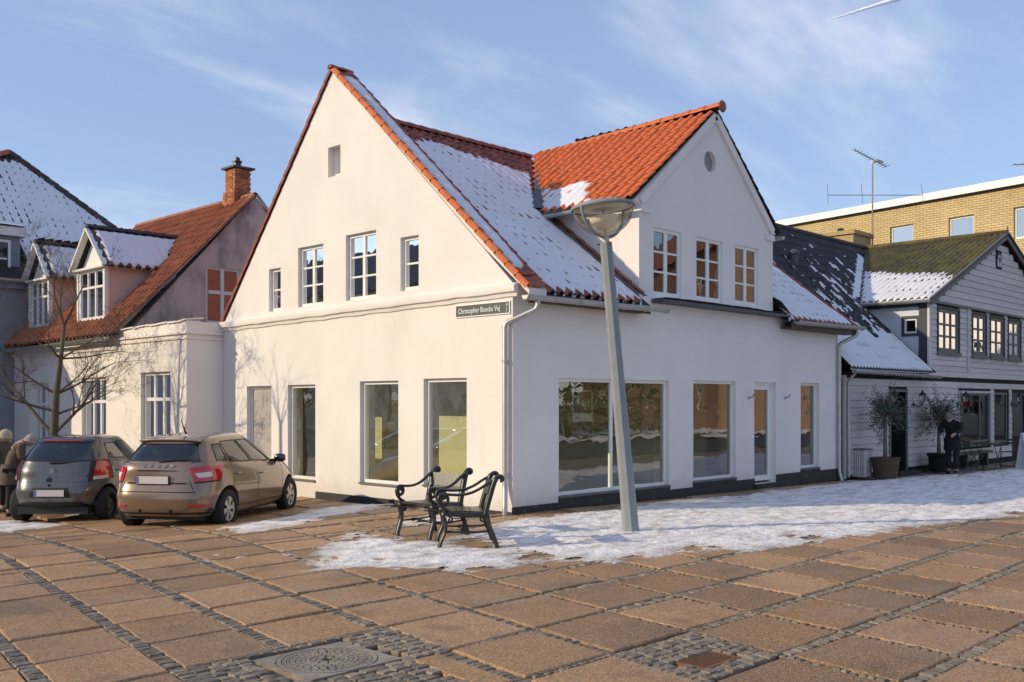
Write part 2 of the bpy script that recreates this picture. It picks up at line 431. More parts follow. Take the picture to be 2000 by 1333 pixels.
def link(name, me, material=None, parent=None, smooth=False, loc=None, rot=None, angle=None):
    if material is not None and not me.materials: me.materials.append(MATS[material] if isinstance(material, str) else material)
    if smooth:
        me.polygons.foreach_set('use_smooth', [True] * len(me.polygons))
        if angle:
            try: me.set_sharp_from_angle(angle=R(angle))
            except Exception: pass
    o = bpy.data.objects.new(name, me)
    COL.objects.link(o)
    if loc is not None: o.location = loc
    if rot is not None: o.rotation_euler = rot
    if parent is not None:
        o.parent = parent
        if parent.get('_world'): o.matrix_parent_inverse = Matrix.Translation(-Vector(parent['_world']))
    return o

def tag(o, label=None, cat=None, group=None, kind=None):
    if label: o['label'] = label
    if cat: o['category'] = cat
    if group: o['group'] = group
    if kind: o['kind'] = kind
    return o
def empty(name, loc=(0, 0, 0), rz=0.0, world=False):
    o = bpy.data.objects.new(name, None); COL.objects.link(o)
    o.location = loc; o.rotation_euler = (0, 0, rz); o.empty_display_size = 0.2
    if world: o['_world'] = list(loc)
    return o
def sub(o, parent):      # parent a part to a part (both in the same space)
    return o
def copy_tree(o, parent=None):
    c = o.copy(); COL.objects.link(c); c.parent = parent
    for ch in list(o.children): copy_tree(ch, c)
    return c

def text_mesh(body, size, extrude=0.003, align='LEFT', xscale=1.0):
    cu = bpy.data.curves.new('lettering', 'FONT')
    cu.body = body; cu.size = size; cu.extrude = extrude; cu.align_x = align; cu.resolution_u = 2
    o = bpy.data.objects.new('lettering', cu); COL.objects.link(o)
    dg = bpy.context.evaluated_depsgraph_get()
    me = bpy.data.meshes.new_from_object(o.evaluated_get(dg))
    bpy.data.objects.remove(o); bpy.data.curves.remove(cu)
    if xscale != 1.0:
        for v in me.vertices: v.co.x *= xscale
    me.materials.clear()
    return me
def text_on(name, body, size, material, parent, origin, xdir, ydir, extrude=0.003, align='LEFT', xscale=1.0):
    me = text_mesh(body, size, extrude, align, xscale)
    x = Vector(xdir).normalized(); y = Vector(ydir).normalized(); n = x.cross(y)
    o = Vector(origin)
    for v in me.vertices: v.co = o + x*v.co.x + y*v.co.y + n*v.co.z
    return link(name, me, material, parent)

def in_poly(x, y, poly):
    c = False; j = len(poly)-1
    for i in range(len(poly)):
        xi, yi = poly[i]; xj, yj = poly[j]
        if (yi > y) != (yj > y) and x < (xj-xi)*(y-yi)/(yj-yi)+xi: c = not c
        j = i
    return c
def wall(name, material, parent, outline, holes, T, thick, sag=0.0):
    pts = []; edges = []
    for loop in [outline] + holes:
        o = len(pts); n = len(loop)
        pts += [Vector(p) for p in loop]; edges += [(o+i, o+(i+1) % n) for i in range(n)]
    vo, eo, fo, *_ = delaunay_2d_cdt(pts, edges, [], 0, 1e-5)
    mb = MB(); n = len(vo)
    vs = [T(p.x, p.y, 0) for p in vo] + [T(p.x, p.y, thick) for p in vo]
    fs = []
    from collections import Counter
    ec = Counter()
    for f in fo:
        cx = sum(vo[i].x for i in f)/3; cy = sum(vo[i].y for i in f)/3
        if not in_poly(cx, cy, outline) or any(in_poly(cx, cy, h) for h in holes): continue
        fs.append(tuple(f)); fs.append(tuple(i+n for i in reversed(f)))
        for a, b in ((f[0], f[1]), (f[1], f[2]), (f[2], f[0])): ec[(min(a, b), max(a, b))] += 1
    for (a, b), c in ec.items():
        if c == 1: fs.append((a, b, b+n, a+n))
    mb.add(vs, fs)
    return mb.build(name, material, parent)
def rect(u0, u1, z0, z1): return [(u0, z0), (u1, z0), (u1, z1), (u0, z1)]

def window(parent, T, u0, u1, z0, z1, cols, rows, d=0.10, fw=0.055, bw=0.03, mframe='white_paint', mglass='glass', name='window', sash=None, mid=None, flat=False):
    """frame mesh (a part) with panes, glazing bars and hinges as its pieces; rows/cols are fractions"""
    mb = MB(); t = 0.06
    mb.pbox(T, u0, u0+fw, z0, z1, d, d+t); mb.pbox(T, u1-fw, u1, z0, z1, d, d+t)
    mb.pbox(T, u0+fw, u1-fw, z0, z0+fw*1.15, d, d+t); mb.pbox(T, u0+fw, u1-fw, z1-fw, z1, d, d+t)
    fr = mb.build(name, mframe, parent)
    top_ = fr; fr = parent if flat else fr
    ui0, ui1, zi0, zi1 = u0+fw, u1-fw, z0+fw*1.15, z1-fw
    cu = [ui0 + (ui1-ui0)*c for c in cols]; cz = [zi0 + (zi1-zi0)*r for r in rows]
    for i, c in enumerate(cu[1:-1]):
        w = (mid or bw*1.6) if (len(cu) == 3 and mid) else bw
        MB().pbox(T, c-w/2, c+w/2, zi0, zi1, d+0.004, d+t-0.008).build('glazing_bar', mframe, fr)
    for z in cz[1:-1]:
        for a, b in zip(cu[:-1], cu[1:]):
            MB().pbox(T, a+bw*0.5, b-bw*0.5, z-bw/2, z+bw/2, d+0.008, d+t-0.012).build('glazing_bar', mframe, fr)
    for a, b in zip(cu[:-1], cu[1:]):
        for e, f in zip(cz[:-1], cz[1:]):
            MB().add([T(a,e,d+0.03), T(b,e,d+0.03), T(b,f,d+0.03), T(a,f,d+0.03)], [(0,1,2,3)]).build('pane', mglass, fr, recalc=False)
    return top_

# value noise for geometry
_perm = rng.permutation(512)
def vnoise(x, y):
    x = np.asarray(x, float); y = np.asarray(y, float)
    xi = np.floor(x).astype(int); yi = np.floor(y).astype(int); xf = x-xi; yf = y-yi
    u = xf*xf*(3-2*xf); v = yf*yf*(3-2*yf)
    h = lambda a, b: _perm[(_perm[a & 255] + b) & 255] / 511.0
    a = h(xi, yi); b = h(xi+1, yi); c = h(xi, yi+1); d = h(xi+1, yi+1)
    return (a*(1-u)+b*u)*(1-v) + (c*(1-u)+d*u)*v
def fbm(x, y, oct=4, gain=0.5):
    s = 0; a = 1; t = 0
    for k in range(oct):
        s = s + a*vnoise(np.asarray(x)*2**k + 17.3*k, np.asarray(y)*2**k + 5.7*k); t += a; a *= gain
    return s/t
def cam_px(x, y, z):
    ca, sa = math.cos(CAM_TH), math.sin(CAM_TH)
    vx, vy, vz = x-CAM[0], y-CAM[1], z-CAM[2]
    r = vx*ca - vy*sa; f = vx*sa + vy*ca
    return 1000+1946*r/max(f, .01), 785-1946*vz/max(f, .01), f

# ------------------------------------------------------------------ roof helpers
TW, TL = 0.232, 0.31
_tp = [(0.0, 0.010), (0.16, 0.0), (0.34, 0.002), (0.50, 0.012), (0.62, 0.032), (0.72, 0.047), (0.82, 0.052), (0.92, 0.045), (1.0, 0.028), (1.05, 0.010)]
def tile_geom(w=TW, l=TL, lift=0.024, hs=1.0, simple=False):
    prof = _tp if not simple else [_tp[i] for i in (1, 3, 5, 6, 8, 9)]
    n = len(prof)
    lo = [(u*w, 0.0, h*hs+lift) for u, h in prof]; up = [(u*w, l*1.12, h*hs) for u, h in prof]; lip = [(u*w, 0.004, h*hs+lift-0.020) for u, h in prof]
    v = lo+up+lip; f = []
    for i in range(n-1):
        f.append((i, i+1, n+i+1, n+i)); f.append((2*n+i, 2*n+i+1, i+1, i))
    return np.array(v), f
class Frame:
    def __init__(self, O, U, V):
        self.O = Vector(O); self.U = Vector(U).normalized(); self.V = Vector(V).normalized()
        self.N = self.U.cross(self.V)
        if self.N.z < 0: self.N = -self.N
        self.M = np.array([self.U, self.V, self.N])
    def p(self, u, v, n=0): return tuple(self.O + self.U*u + self.V*v + self.N*n)
    def arr(self, a): return a @ self.M + np.array(self.O)
def tile_field(fr, umax, vmax, keep, w=TW, l=TL, simple=False, flip=False, hs=1.0):
    """list of (u, v) of the tiles whose middle passes keep"""
    out = []
    for j in range(int(vmax/l)+1):
        for i in range(int(umax/w)+1):
            if keep(i*w+w/2, j*l+l*0.5): out.append((i*w, j*l))
    return out
def tiles_joined(name, fr, cells, material, parent, w=TW, l=TL, simple=False, hs=1.0, jit=0.004):
    gv, gf = tile_geom(w, l, hs=hs, simple=simple)
    n = len(gv); V = []; F = []
    for k, (u, v) in enumerate(cells):
        V.append(fr.arr(gv + np.array([u, v + random.uniform(-jit, jit)*2, random.uniform(-jit, jit)])))
        F += [tuple(i+k*n for i in f) for f in gf]
    if not cells: return None
    mb = MB(); mb.v = [tuple(p) for p in np.vstack(V)]; mb.f = F
    o = mb.build(name, material, parent, smooth=True, recalc=False, angle=40)
    o['kind'] = 'stuff'
    return o
_tile_cache = {}
def tiles_single(name, fr, cells, material, parent):
    gv, gf = tile_geom()
    key = (material,)
    if key not in _tile_cache:
        me = bpy.data.meshes.new('tile'); me.from_pydata([tuple(p) for p in gv], [], gf)
        me.materials.append(MATS[material]); me.polygons.foreach_set('use_smooth', [True]*len(me.polygons)); me.set_sharp_from_angle(angle=R(40))
        _tile_cache[key] = me
    m3 = Matrix((fr.U, fr.V, fr.N)).transposed()
    for u, v in cells:
        o = bpy.data.objects.new(name, _tile_cache[key]); COL.objects.link(o)
        M = Matrix.Translation(Vector(fr.p(u, v + random.uniform(-.006, .006), random.uniform(-.004, .004)))) @ (m3.to_4x4() @ Matrix.Rotation(random.uniform(-.012, .012), 4, 'Z'))
        o.parent = parent; o.matrix_local = M
        if parent.get('_world'): o.matrix_parent_inverse = Matrix.Translation(-Vector(parent['_world']))
def snow_field(name, fr, u0, u1, v0, v1, mask, parent, step=0.06, h0=0.058, amp=0.028, wave=TW, wavea=0.010, material='snow_roof'):
    nu = int((u1-u0)/step)+1; nv = int((v1-v0)/step)+1
    U, V = np.meshgrid(np.linspace(u0, u1, nu), np.linspace(v0, v1, nv))
    m = mask(U, V)
    h = h0 + amp*(fbm(U*2.1+3, V*2.1, 4)-0.5)*2 + wavea*np.cos(2*np.pi*(U/wave-0.80)) + (0.007*(0.5-np.mod(V/TL+0.06, 1.0)) if wave == TW else 0)
    e = np.clip(m/0.10, -1, 1)
    h = np.where(e > 0, h*np.clip(e*1.2, 0, 1)**0.5 + 0.0, -0.03)
    pts = fr.arr(np.stack([U.ravel(), V.ravel(), h.ravel()], 1))
    ok = (m > -0.05)
    F = []
    okf = ok[:-1, :-1] & ok[1:, :-1] & ok[:-1, 1:] & ok[1:, 1:]
    for j, i in zip(*np.nonzero(okf)):
        a = j*nu+i; F.append((a, a+1, a+nu+1, a+nu))
    used = np.unique(np.array(F).ravel()) if F else np.array([], int)
    remap = -np.ones(nu*nv, int); remap[used] = np.arange(len(used))
    mb = MB(); mb.v = [tuple(p) for p in pts[used]]; mb.f = [tuple(int(remap[i]) for i in f) for f in F]
    o = mb.build(name, material, parent, smooth=True, recalc=False)
    o['kind'] = 'stuff'
    return o
def half_pipe(mb, a, b, r, n=9, t=0.006, up=(0, 0, 1)):
    """open gutter, half round"""
    a = Vector(a); b = Vector(b); d = (b-a).normalized(); upv = Vector(up); s = d.cross(upv).normalized()
    vs = []
    for p in (a, b):
        for rr in (r, r-t):
            for k in range(n):
                an = math.pi + math.pi*k/(n-1)
                vs.append(p + s*math.cos(an)*rr + upv*math.sin(an)*rr)
    fs = []
    for k in range(n-1):
        fs.append((k, k+1, 2*n+k+1, 2*n+k)); fs.append((n+k, 3*n+k, 3*n+k+1, n+k+1))
    fs += [(0, 2*n, 3*n, n), (n-1, 2*n-1, 4*n-1, 3*n-1)]
    for e in (0, 2*n):
        fs += [(e+k, e+n+k, e+n+k+1, e+k+1) for k in range(n-1)]
    mb.add(vs, fs)
    mb.tube([a + s*r, b + s*r], 0.010, 6)
    return mb
def gutter(parent, a, b, r=0.075, brackets=0.6, name='gutter', material='zinc', ends=True):
    mb = MB(); half_pipe(mb, a, b, r)
    a = Vector(a); b = Vector(b); d = (b-a); L = d.length; d.normalize(); s = d.cross(Vector((0, 0, 1))).normalized()
    n = max(2, int(L/brackets)+1)
    for k in range(n):
        p = a + d*(0.05+(L-0.1)*k/(n-1))
        mb.tube([p + s*math.cos(math.pi+math.pi*i/8)*(r+.004) + Vector((0, 0, math.sin(math.pi+math.pi*i/8)*(r+.004))) for i in range(9)], 0.009, 5)
    if ends:
        for p in (a, b):
            pts = [p + s*math.cos(math.pi+math.pi*i/10)*r + Vector((0, 0, math.sin(math.pi+math.pi*i/10)*r)) for i in range(11)]
            q = [x + d*0.006 for x in pts]
            m = len(pts)
            mb.add(pts+q, [tuple(range(m)), tuple(range(2*m-1, m-1, -1))] + [(i, (i+1) % m, m+(i+1) % m, m+i) for i in range(m)])
    return mb.build(name, material, parent, smooth=True, angle=40)
def downpipe(parent, path, r=0.045, clamps=()):
    # soften the bends
    P = [Vector(p) for p in path]; out = [P[0]]
    for i in range(1, len(P)-1):
        a = P[i] + (P[i-1]-P[i]).normalized()*0.06; b = P[i] + (P[i+1]-P[i]).normalized()*0.06
        out += [a, a*0.25+P[i]*0.5+b*0.25, b]
    out.append(P[-1])
    mb = MB().tube(out, r, 12)
    o = mb.build('downpipe', 'zinc', parent, smooth=True, angle=50)
    for c in clamps:
        MB().lathe([(r+.003, -.02), (r+.010, -.02), (r+.010, .02), (r+.003, .02)], 14, c).build('pipe_clamp', 'zinc', o)
    return o
def ridge_tiles(parent, a, b, r=0.12, l=0.36, material='tile_red', single=True, name='ridge_tile', knob=True):
    a = Vector(a); b = Vector(b); L = (b-a).length; n = max(1, int(round(L/l))); d = (b-a)/n; dn = d.normalized()
    s = dn.cross(Vector((0, 0, 1))).normalized(); up = s.cross(dn)
    allmb = MB()
    for k in range(n):
        mb = MB() if single else allmb
        p0 = a + d*k - dn*0.03; p1 = a + d*(k+1)
        vs = []
        for p, rr in ((p0, r*0.92), (p0+dn*0.012, r*1.0), (p0+dn*0.05, r*1.0), (p1, r*0.86)):
            for i in range(9):
                an = math.pi*i/8
                vs.append(p + s*math.cos(an)*rr*1.05 + up*(math.sin(an)*rr*0.95-0.02))
        fs = [(j*9+i, j*9+i+1, (j+1)*9+i+1, (j+1)*9+i) for j in range(3) for i in range(8)] + [tuple(range(9))]
        mb.add(vs, fs)
        if single: mb.build(name, material, parent, smooth=True, angle=45)
    if not single:
        o = allmb.build(name, material, parent, smooth=True, angle=45); o['kind'] = 'stuff'
# ------------------------------------------------------------------ ground
def gz(x, y):
    x = np.asarray(x, float); y = np.asarray(y, float)
    t = np.clip(y-0.8, 0, None); s = t*t/(t+2.0)
    k = 0.034 + 0.051*np.clip(-x/2.6, 0, 1)
    z = -0.42*(1-np.exp(-k*s/0.42))
    z = z - 0.22*(1-np.exp(-0.012*np.clip(x-1, 0, None)/0.22))
    z = z - 0.05*np.clip(-y/6, 0, 1)*np.clip((2-x)/4, 0, 1)
    return z
def G(x, y): return float(gz(x, y))
def grid_mesh(name, xs, ys, zf, material, drop=0.0):
    X, Y = np.meshgrid(xs, ys); Z = zf(X, Y)-drop
    nx = len(xs); v = np.stack([X.ravel(), Y.ravel(), Z.ravel()], 1)
    f = [(j*nx+i, j*nx+i+1, (j+1)*nx+i+1, (j+1)*nx+i) for j in range(len(ys)-1) for i in range(nx-1)]
    mb = MB(); mb.v = [tuple(p) for p in v]; mb.f = f
    return mb.build(name, material, smooth=True, recalc=False)
far = np.array([30, 45, 70, 120, 250, 600, 1500])
xs = np.concatenate([-far[::-1]-16, np.arange(-16, 30.01, 0.5), far+30])
ys = np.concatenate([-far[::-1]-14, np.arange(-14, 26.01, 0.5), far+26])
gr = grid_mesh('ground', xs, ys, gz, 'joint', 0.040)
tag(gr, 'sandy dirt ground below the paving slabs', kind='structure')

# ------------------------------------------------------------------ pavement: slabs and setts
pave = empty('pavement', (0, 0, 0))
tag(pave, 'brown aggregate slabs with strips of grey setts', kind='structure')
SH = 0.15
S = [-13.3, -12.45, -11.6, -10.75, -9.92, -9.09, -8.25, -7.42, -6.58, -5.66, -4.68, -3.70, -2.70, -1.76, -0.84, 0.09, 1.02, 1.95, 2.88, 3.8, 4.7, 5.6, 6.5, 7.4, 8.3, 9.2, 10.1, 11.0]
RY = [10.3, 9.58, 8.86, 8.14, 7.42, 6.7, 5.98, 5.26, 4.54, 3.82, 3.10, 2.38, 1.66, 0.94, 0.22, -0.50, -1.22, -1.96, -2.22-0.5, -3.46, -4.22, -5.05, -5.92, -6.86, -7.80, -8.76, -9.7, -10.6]
RY = [10.3 - 0.72*k for k in range(15)] + [-0.02-0.0, -0.75, -1.45, -2.2, -3.03, -3.83, -4.66, -5.57, -6.50, -7.42, -8.38, -9.35, -10.3]
RY = sorted(set(round(v, 3) for v in RY if not (-0.02 < v < 0.1)), reverse=True)
def gs(s): return 0.125 if s < -5.2 else (0.10 if s < -4 else 0.075)
def gj(s): return 0.036 if s < -5.5 else (0.05 if s < -4 else 0.115)
PATCH = [(-7.42, -5.5, -5.57, -4.66), (-7.42, -6.0, -6.50, -5.57), (-4.68, -3.70, -7.42, -6.50)]
def in_patch(s0, s1, y0, y1):
    return any(min(s1, b)-max(s0, a) > 0.25*(s1-s0) and min(y1, d)-max(y0, c) > 0.4*(y1-y0) for a, b, c, d in PATCH)
def vis(x, y, m=140):
    px, py, f = cam_px(x, y, 0)
    return f > 2.2 and -m < px < 2000+m and py < 1460
def blocked(x, y):      # under the houses
    return (x > -0.05 and y > -0.02) or (x > -0.9 and y > 8.8)
slabs = []
for i in range(len(S)-1):
    for j in range(len(RY)-1):
        y1, y0 = RY[j], RY[j+1]; sm = (S[i]+S[i+1])/2
        a = S[i]+gs(S[i])/2; b = S[i+1]-gs(S[i+1])/2; g = gj(sm)
        c = y0+g/2; d = y1-g/2
        cx = sm+SH*(y0+y1)/2; cy = (y0+y1)/2
        if not vis(cx, cy) or blocked(cx+0.3, cy-0.3): continue
        if in_patch(a, b, c, d):
            if (a, c) and -5.66 <= S[i] < -5.6 and y0 < -5: pass
            # keep the part of a slab that reaches out of the sett patch
            if S[i] < -6.0 < S[i+1] and y0 < -5.6: a = -6.0+0.04
            else: continue
        f = cam_px(cx, cy, 0)[2]
        slabs.append((f, a, b, c, d))
slabs.sort()
def slab_geo(a, b, c, d):
    L = []
    n = 5
    for k in range(n): L.append((a+(b-a)*k/n, c, 0, -1))
    for k in range(n): L.append((b, c+(d-c)*k/n, 1, 0))
    for k in range(n): L.append((b-(b-a)*k/n, d, 0, 1))
    for k in range(n): L.append((a, d-(d-c)*k/n, -1, 0))
    dz = random.uniform(-.007, .007); tx = random.uniform(-.007, .007); ty = random.uniform(-.007, .007)
    cs, cy = (a+b)/2, (c+d)/2
    def pt(s, y, z):
        x = s+SH*y; return (x, y, G(x, y)+dz+tx*(s-cs)+ty*(y-cy)+z)
    rot = random.uniform(-.006, .006)
    outer = []; mid = []; inner = []
    for s, y, nx, ny in L:
        j = random.uniform(-.009, .004)
        s2 = s+nx*j - (y-cy)*rot; y2 = y+ny*j + (s-cs)*rot
        outer.append(pt(s2, y2, -0.06)); mid.append(pt(s2, y2, -0.010)); inner.append(pt(s2-(s2-cs)*0.03, y2-(y2-cy)*0.03, 0))
    m = len(L); vs = outer+mid+inner
    fs = []
    for k in range(m):
        e = (k+1) % m
        fs += [(k, e, m+e, m+k), (m+k, m+e, 2*m+e, 2*m+k)]
    fs.append(tuple(range(2*m, 3*m)))
    return vs, fs
rest = MB()
for k, (f, a, b, c, d) in enumerate(slabs):
    vs, fs = slab_geo(a, b, c, d)
    if k < 300: MB().add(vs, fs).build('paving_slab', 'slab', pave, recalc=False)
    else: rest.add(vs, fs)
if rest.v: tag(rest.build('paving_slabs', 'slab', pave, recalc=False), kind='stuff')

# setts: rounded little blocks
def sett_geo(L, W, H=0.05):
    v = []
    for z, k in ((-H, 1.0), (-0.014, 1.0), (0.0, 0.88)):
        for sx, sy in ((-1, -1), (0, -1.03), (1, -1), (1.03, 0), (1, 1), (0, 1.03), (-1, 1), (-1.03, 0)):
            v.append((sx*L/2*k*(0.97 if sx and sy and abs(sx) == 1 else 1), sy*W/2*k, z))
    v.append((0, 0, 0.005))
    f = []
    for r in (0, 8):
        for i in range(8): f.append((r+i, r+(i+1) % 8, r+8+(i+1) % 8, r+8+i))
    for i in range(8): f.append((16+i, 16+(i+1) % 8, 24))
    return v, f
setts = []
def add_sett(s, y, ang, L, W):
    x = s+SH*y
    if not vis(x, y, 60) or blocked(x+.2, y-.2): return
    f = cam_px(x, y, 0)[2]
    if f > 17: return
    setts.append((f, x, y, ang, L, W))
ang_s = math.atan(1/SH) - math.pi     # along the strip
for s in S:
    w = gs(s)
    y = RY[-1]
    while y < 5.5:
        l = random.uniform(0.055, 0.085)
        inp = any(a+0.06 < s < b-0.06 and c < y < d for a, b, c, d in PATCH)
        if not inp:
            if w > 0.09: add_sett(s+random.uniform(-.006, .006), y+l/2, random.uniform(-.12, .12), w*0.94, l*0.88)
            else: add_sett(s+random.uniform(-.012, .012), y+l/2, random.uniform(-.3, .3), w*random.uniform(.55, .9), l*random.uniform(.6, .95))
        y += l
for y in RY:
    for i in range(len(S)-1):
        g = gj((S[i]+S[i+1])/2)
        if g < 0.045: continue
        s = S[i]+0.04
        while s < S[i+1]-0.03:
            l = random.uniform(0.055, 0.09)
            if not any(a < s < b and c-.02 < y < d+.02 for a, b, c, d in PATCH):
                add_sett(s+l/2, y+random.uniform(-.006, .006), random.uniform(-.15, .15), l*0.88, g*random.uniform(.8, .95))
            s += l
MAN = (-7.22, -5.13)
for (a, b, c, d) in PATCH:
    y = c+0.03
    while y < d-0.02:
        h = random.uniform(0.075, 0.10); s = a+random.uniform(0, .06)
        while s < b-0.04:
            l = random.uniform(0.09, 0.145)
            x = s+l/2+SH*(y+h/2); yy = y+h/2
            if not (abs(x-MAN[0]) < 0.43 and abs(yy-MAN[1]) < 0.405) and not (abs(x+5.28) < 0.27 and abs(yy+7.06) < 0.16):
                add_sett(s+l/2, yy, random.uniform(-.10, .10), l*0.92, h*0.9)
            s += l
        y += h
setts.sort()
proto = []
for k in range(8):
    v, f = sett_geo(1, 1); v = [(x*(1+random.uniform(-.06, .06)), y*(1+random.uniform(-.06, .06)), z+(random.uniform(-.004, .004) if z > -.04 else 0)) for x, y, z in v]
    me = bpy.data.meshes.new('sett'); me.from_pydata(v, [], f); me.materials.append(MATS['cobble'])
    proto.append((me, v, f))
rest = MB()
for k, (f_, x, y, a, L, W) in enumerate(setts):
    me, v, f = random.choice(proto)
    z = G(x, y)-0.008+random.uniform(-.006, .006)
    if k < 300:
        o = bpy.data.objects.new('sett', me); COL.objects.link(o); o.parent = pave
        o.location = (x, y, z); o.rotation_euler = (random.uniform(-.05, .05), random.uniform(-.05, .05), a); o.scale = (L, W, 1)
    else:
        c, s = math.cos(a), math.sin(a)
        rest.add([(x+c*p[0]*L-s*p[1]*W, y+s*p[0]*L+c*p[1]*W, z+p[2]) for p in v], f)
tag(rest.build('setts', 'cobble', pave, recalc=False), kind='stuff')

# ------------------------------------------------------------------ manhole cover and drains
mz = G(*MAN)-0.010
man = empty('manhole_cover', (MAN[0], MAN[1], mz))
tag(man, 'round cast iron manhole cover with ring pattern in a square frame among the setts', 'manhole cover')
sq = []
fr_mb = MB()
n = 40; h = 0.39
outer = []; inner = []
for k in range(n):
    a = 2*math.pi*k/n; c, s = math.cos(a), math.sin(a); m = max(abs(c), abs(s))
    outer.append((c/m*h, s/m*h*0.94)); inner.append((c*0.365, s*0.365))
vs = [(x, y, 0.0) for x, y in outer]+[(x, y, 0.0) for x, y in inner]+[(x, y, -0.05) for x, y in outer]+[(x, y, -0.03) for x, y in inner]
fs = []
for k in range(n):
    e = (k+1) % n
    fs += [(k, e, n+e, n+k), (2*n+k, 2*n+e, e, k), (n+k, n+e, 3*n+e, 3*n+k)]
fr_mb.add(vs, fs); fr_mb.build('frame', 'iron_cover', man)
MB().lathe([(0.36, -0.03), (0.36, -0.010), (0.0, -0.010)], 48).build('cover_plate', 'iron_groove', man)
def ring(mb, r0, r1, z0, z1, n=48, a0=0, a1=2*math.pi):
    k = max(2, int(n*(a1-a0)/(2*math.pi)))
    vs = []
    for i in range(k+1):
        a = a0+(a1-a0)*i/k
        for r in (r0, r1):
            for z in (z0, z1): vs.append((r*math.cos(a), r*math.sin(a), z))
    fs = []
    for i in range(k):
        o = i*4; p = o+4
        fs += [(o+1, o+3, p+3, p+1), (o, o+1, p+1, p), (o+3, o+2, p+2, p+3)]
    fs += [(0, 2, 3, 1), (k*4, k*4+1, k*4+3, k*4+2)]
    mb.add(vs, fs)
mb = MB(); ring(mb, 0.325, 0.357, -0.012, 0.002); ring(mb, 0.272, 0.282, -0.012, 0.001); ring(mb, 0.125, 0.150, -0.012, 0.001)
mb.build('raised_ring', 'iron_cover', man)
mb = MB()
for r0, r1, n in ((0.288, 0.318, 44), (0.228, 0.266, 26), (0.190, 0.222, 22), (0.155, 0.184, 18), (0.085, 0.118, 10), (0.04, 0.078, 6)):
    off = random.random()
    for k in range(n):
        ring(mb, r0, r1, -0.012, 0.0, 60, 2*math.pi*(k+off+.12)/n, 2*math.pi*(k+off+.88)/n)
tag(mb.build('raised_blocks', 'iron_cover', man), kind='stuff')
def drain(x, y, L, W, ang, nb, label, m):
    o = empty('drain_grate', (x, y, G(x, y)-0.014), ang)
    tag(o, label, 'drain grate')
    mb = MB()
    mb.box(-L/2, L/2, -W/2, -W/2+.03, -.05, 0); mb.box(-L/2, L/2, W/2-.03, W/2, -.05, 0)
    mb.box(-L/2, -L/2+.03, -W/2+.03, W/2-.03, -.05, -0.001); mb.box(L/2-.03, L/2, -W/2+.03, W/2-.03, -.05, -0.001)
    mb.build('frame', m, o)
    MB().box(-L/2+.03, L/2-.03, -W/2+.03, W/2-.03, -.12, -.10).build('sump', 'dark_hole', o)
    p = (L-.06)/nb
    for k in range(nb):
        c = -L/2+.03+p*(k+.5)
        MB().box(c-p*.29, c+p*.29, -W/2+.03, W/2-.03, -.035, -0.003).build('bar', m, o)
    MB().box(-L/2+.03, L/2-.03, -.012, .012, -.04, -.008).build('cross_bar', m, o)
drain(-5.28, -7.06, 0.30, 0.46, R(90), 9, 'rusty orange iron drain grate set in grey setts', 'iron_rust')
drain(-5.98, 2.22, 0.42, 0.62, R(0), 8, 'dark drain grate between slabs behind the bronze car', 'iron_groove')

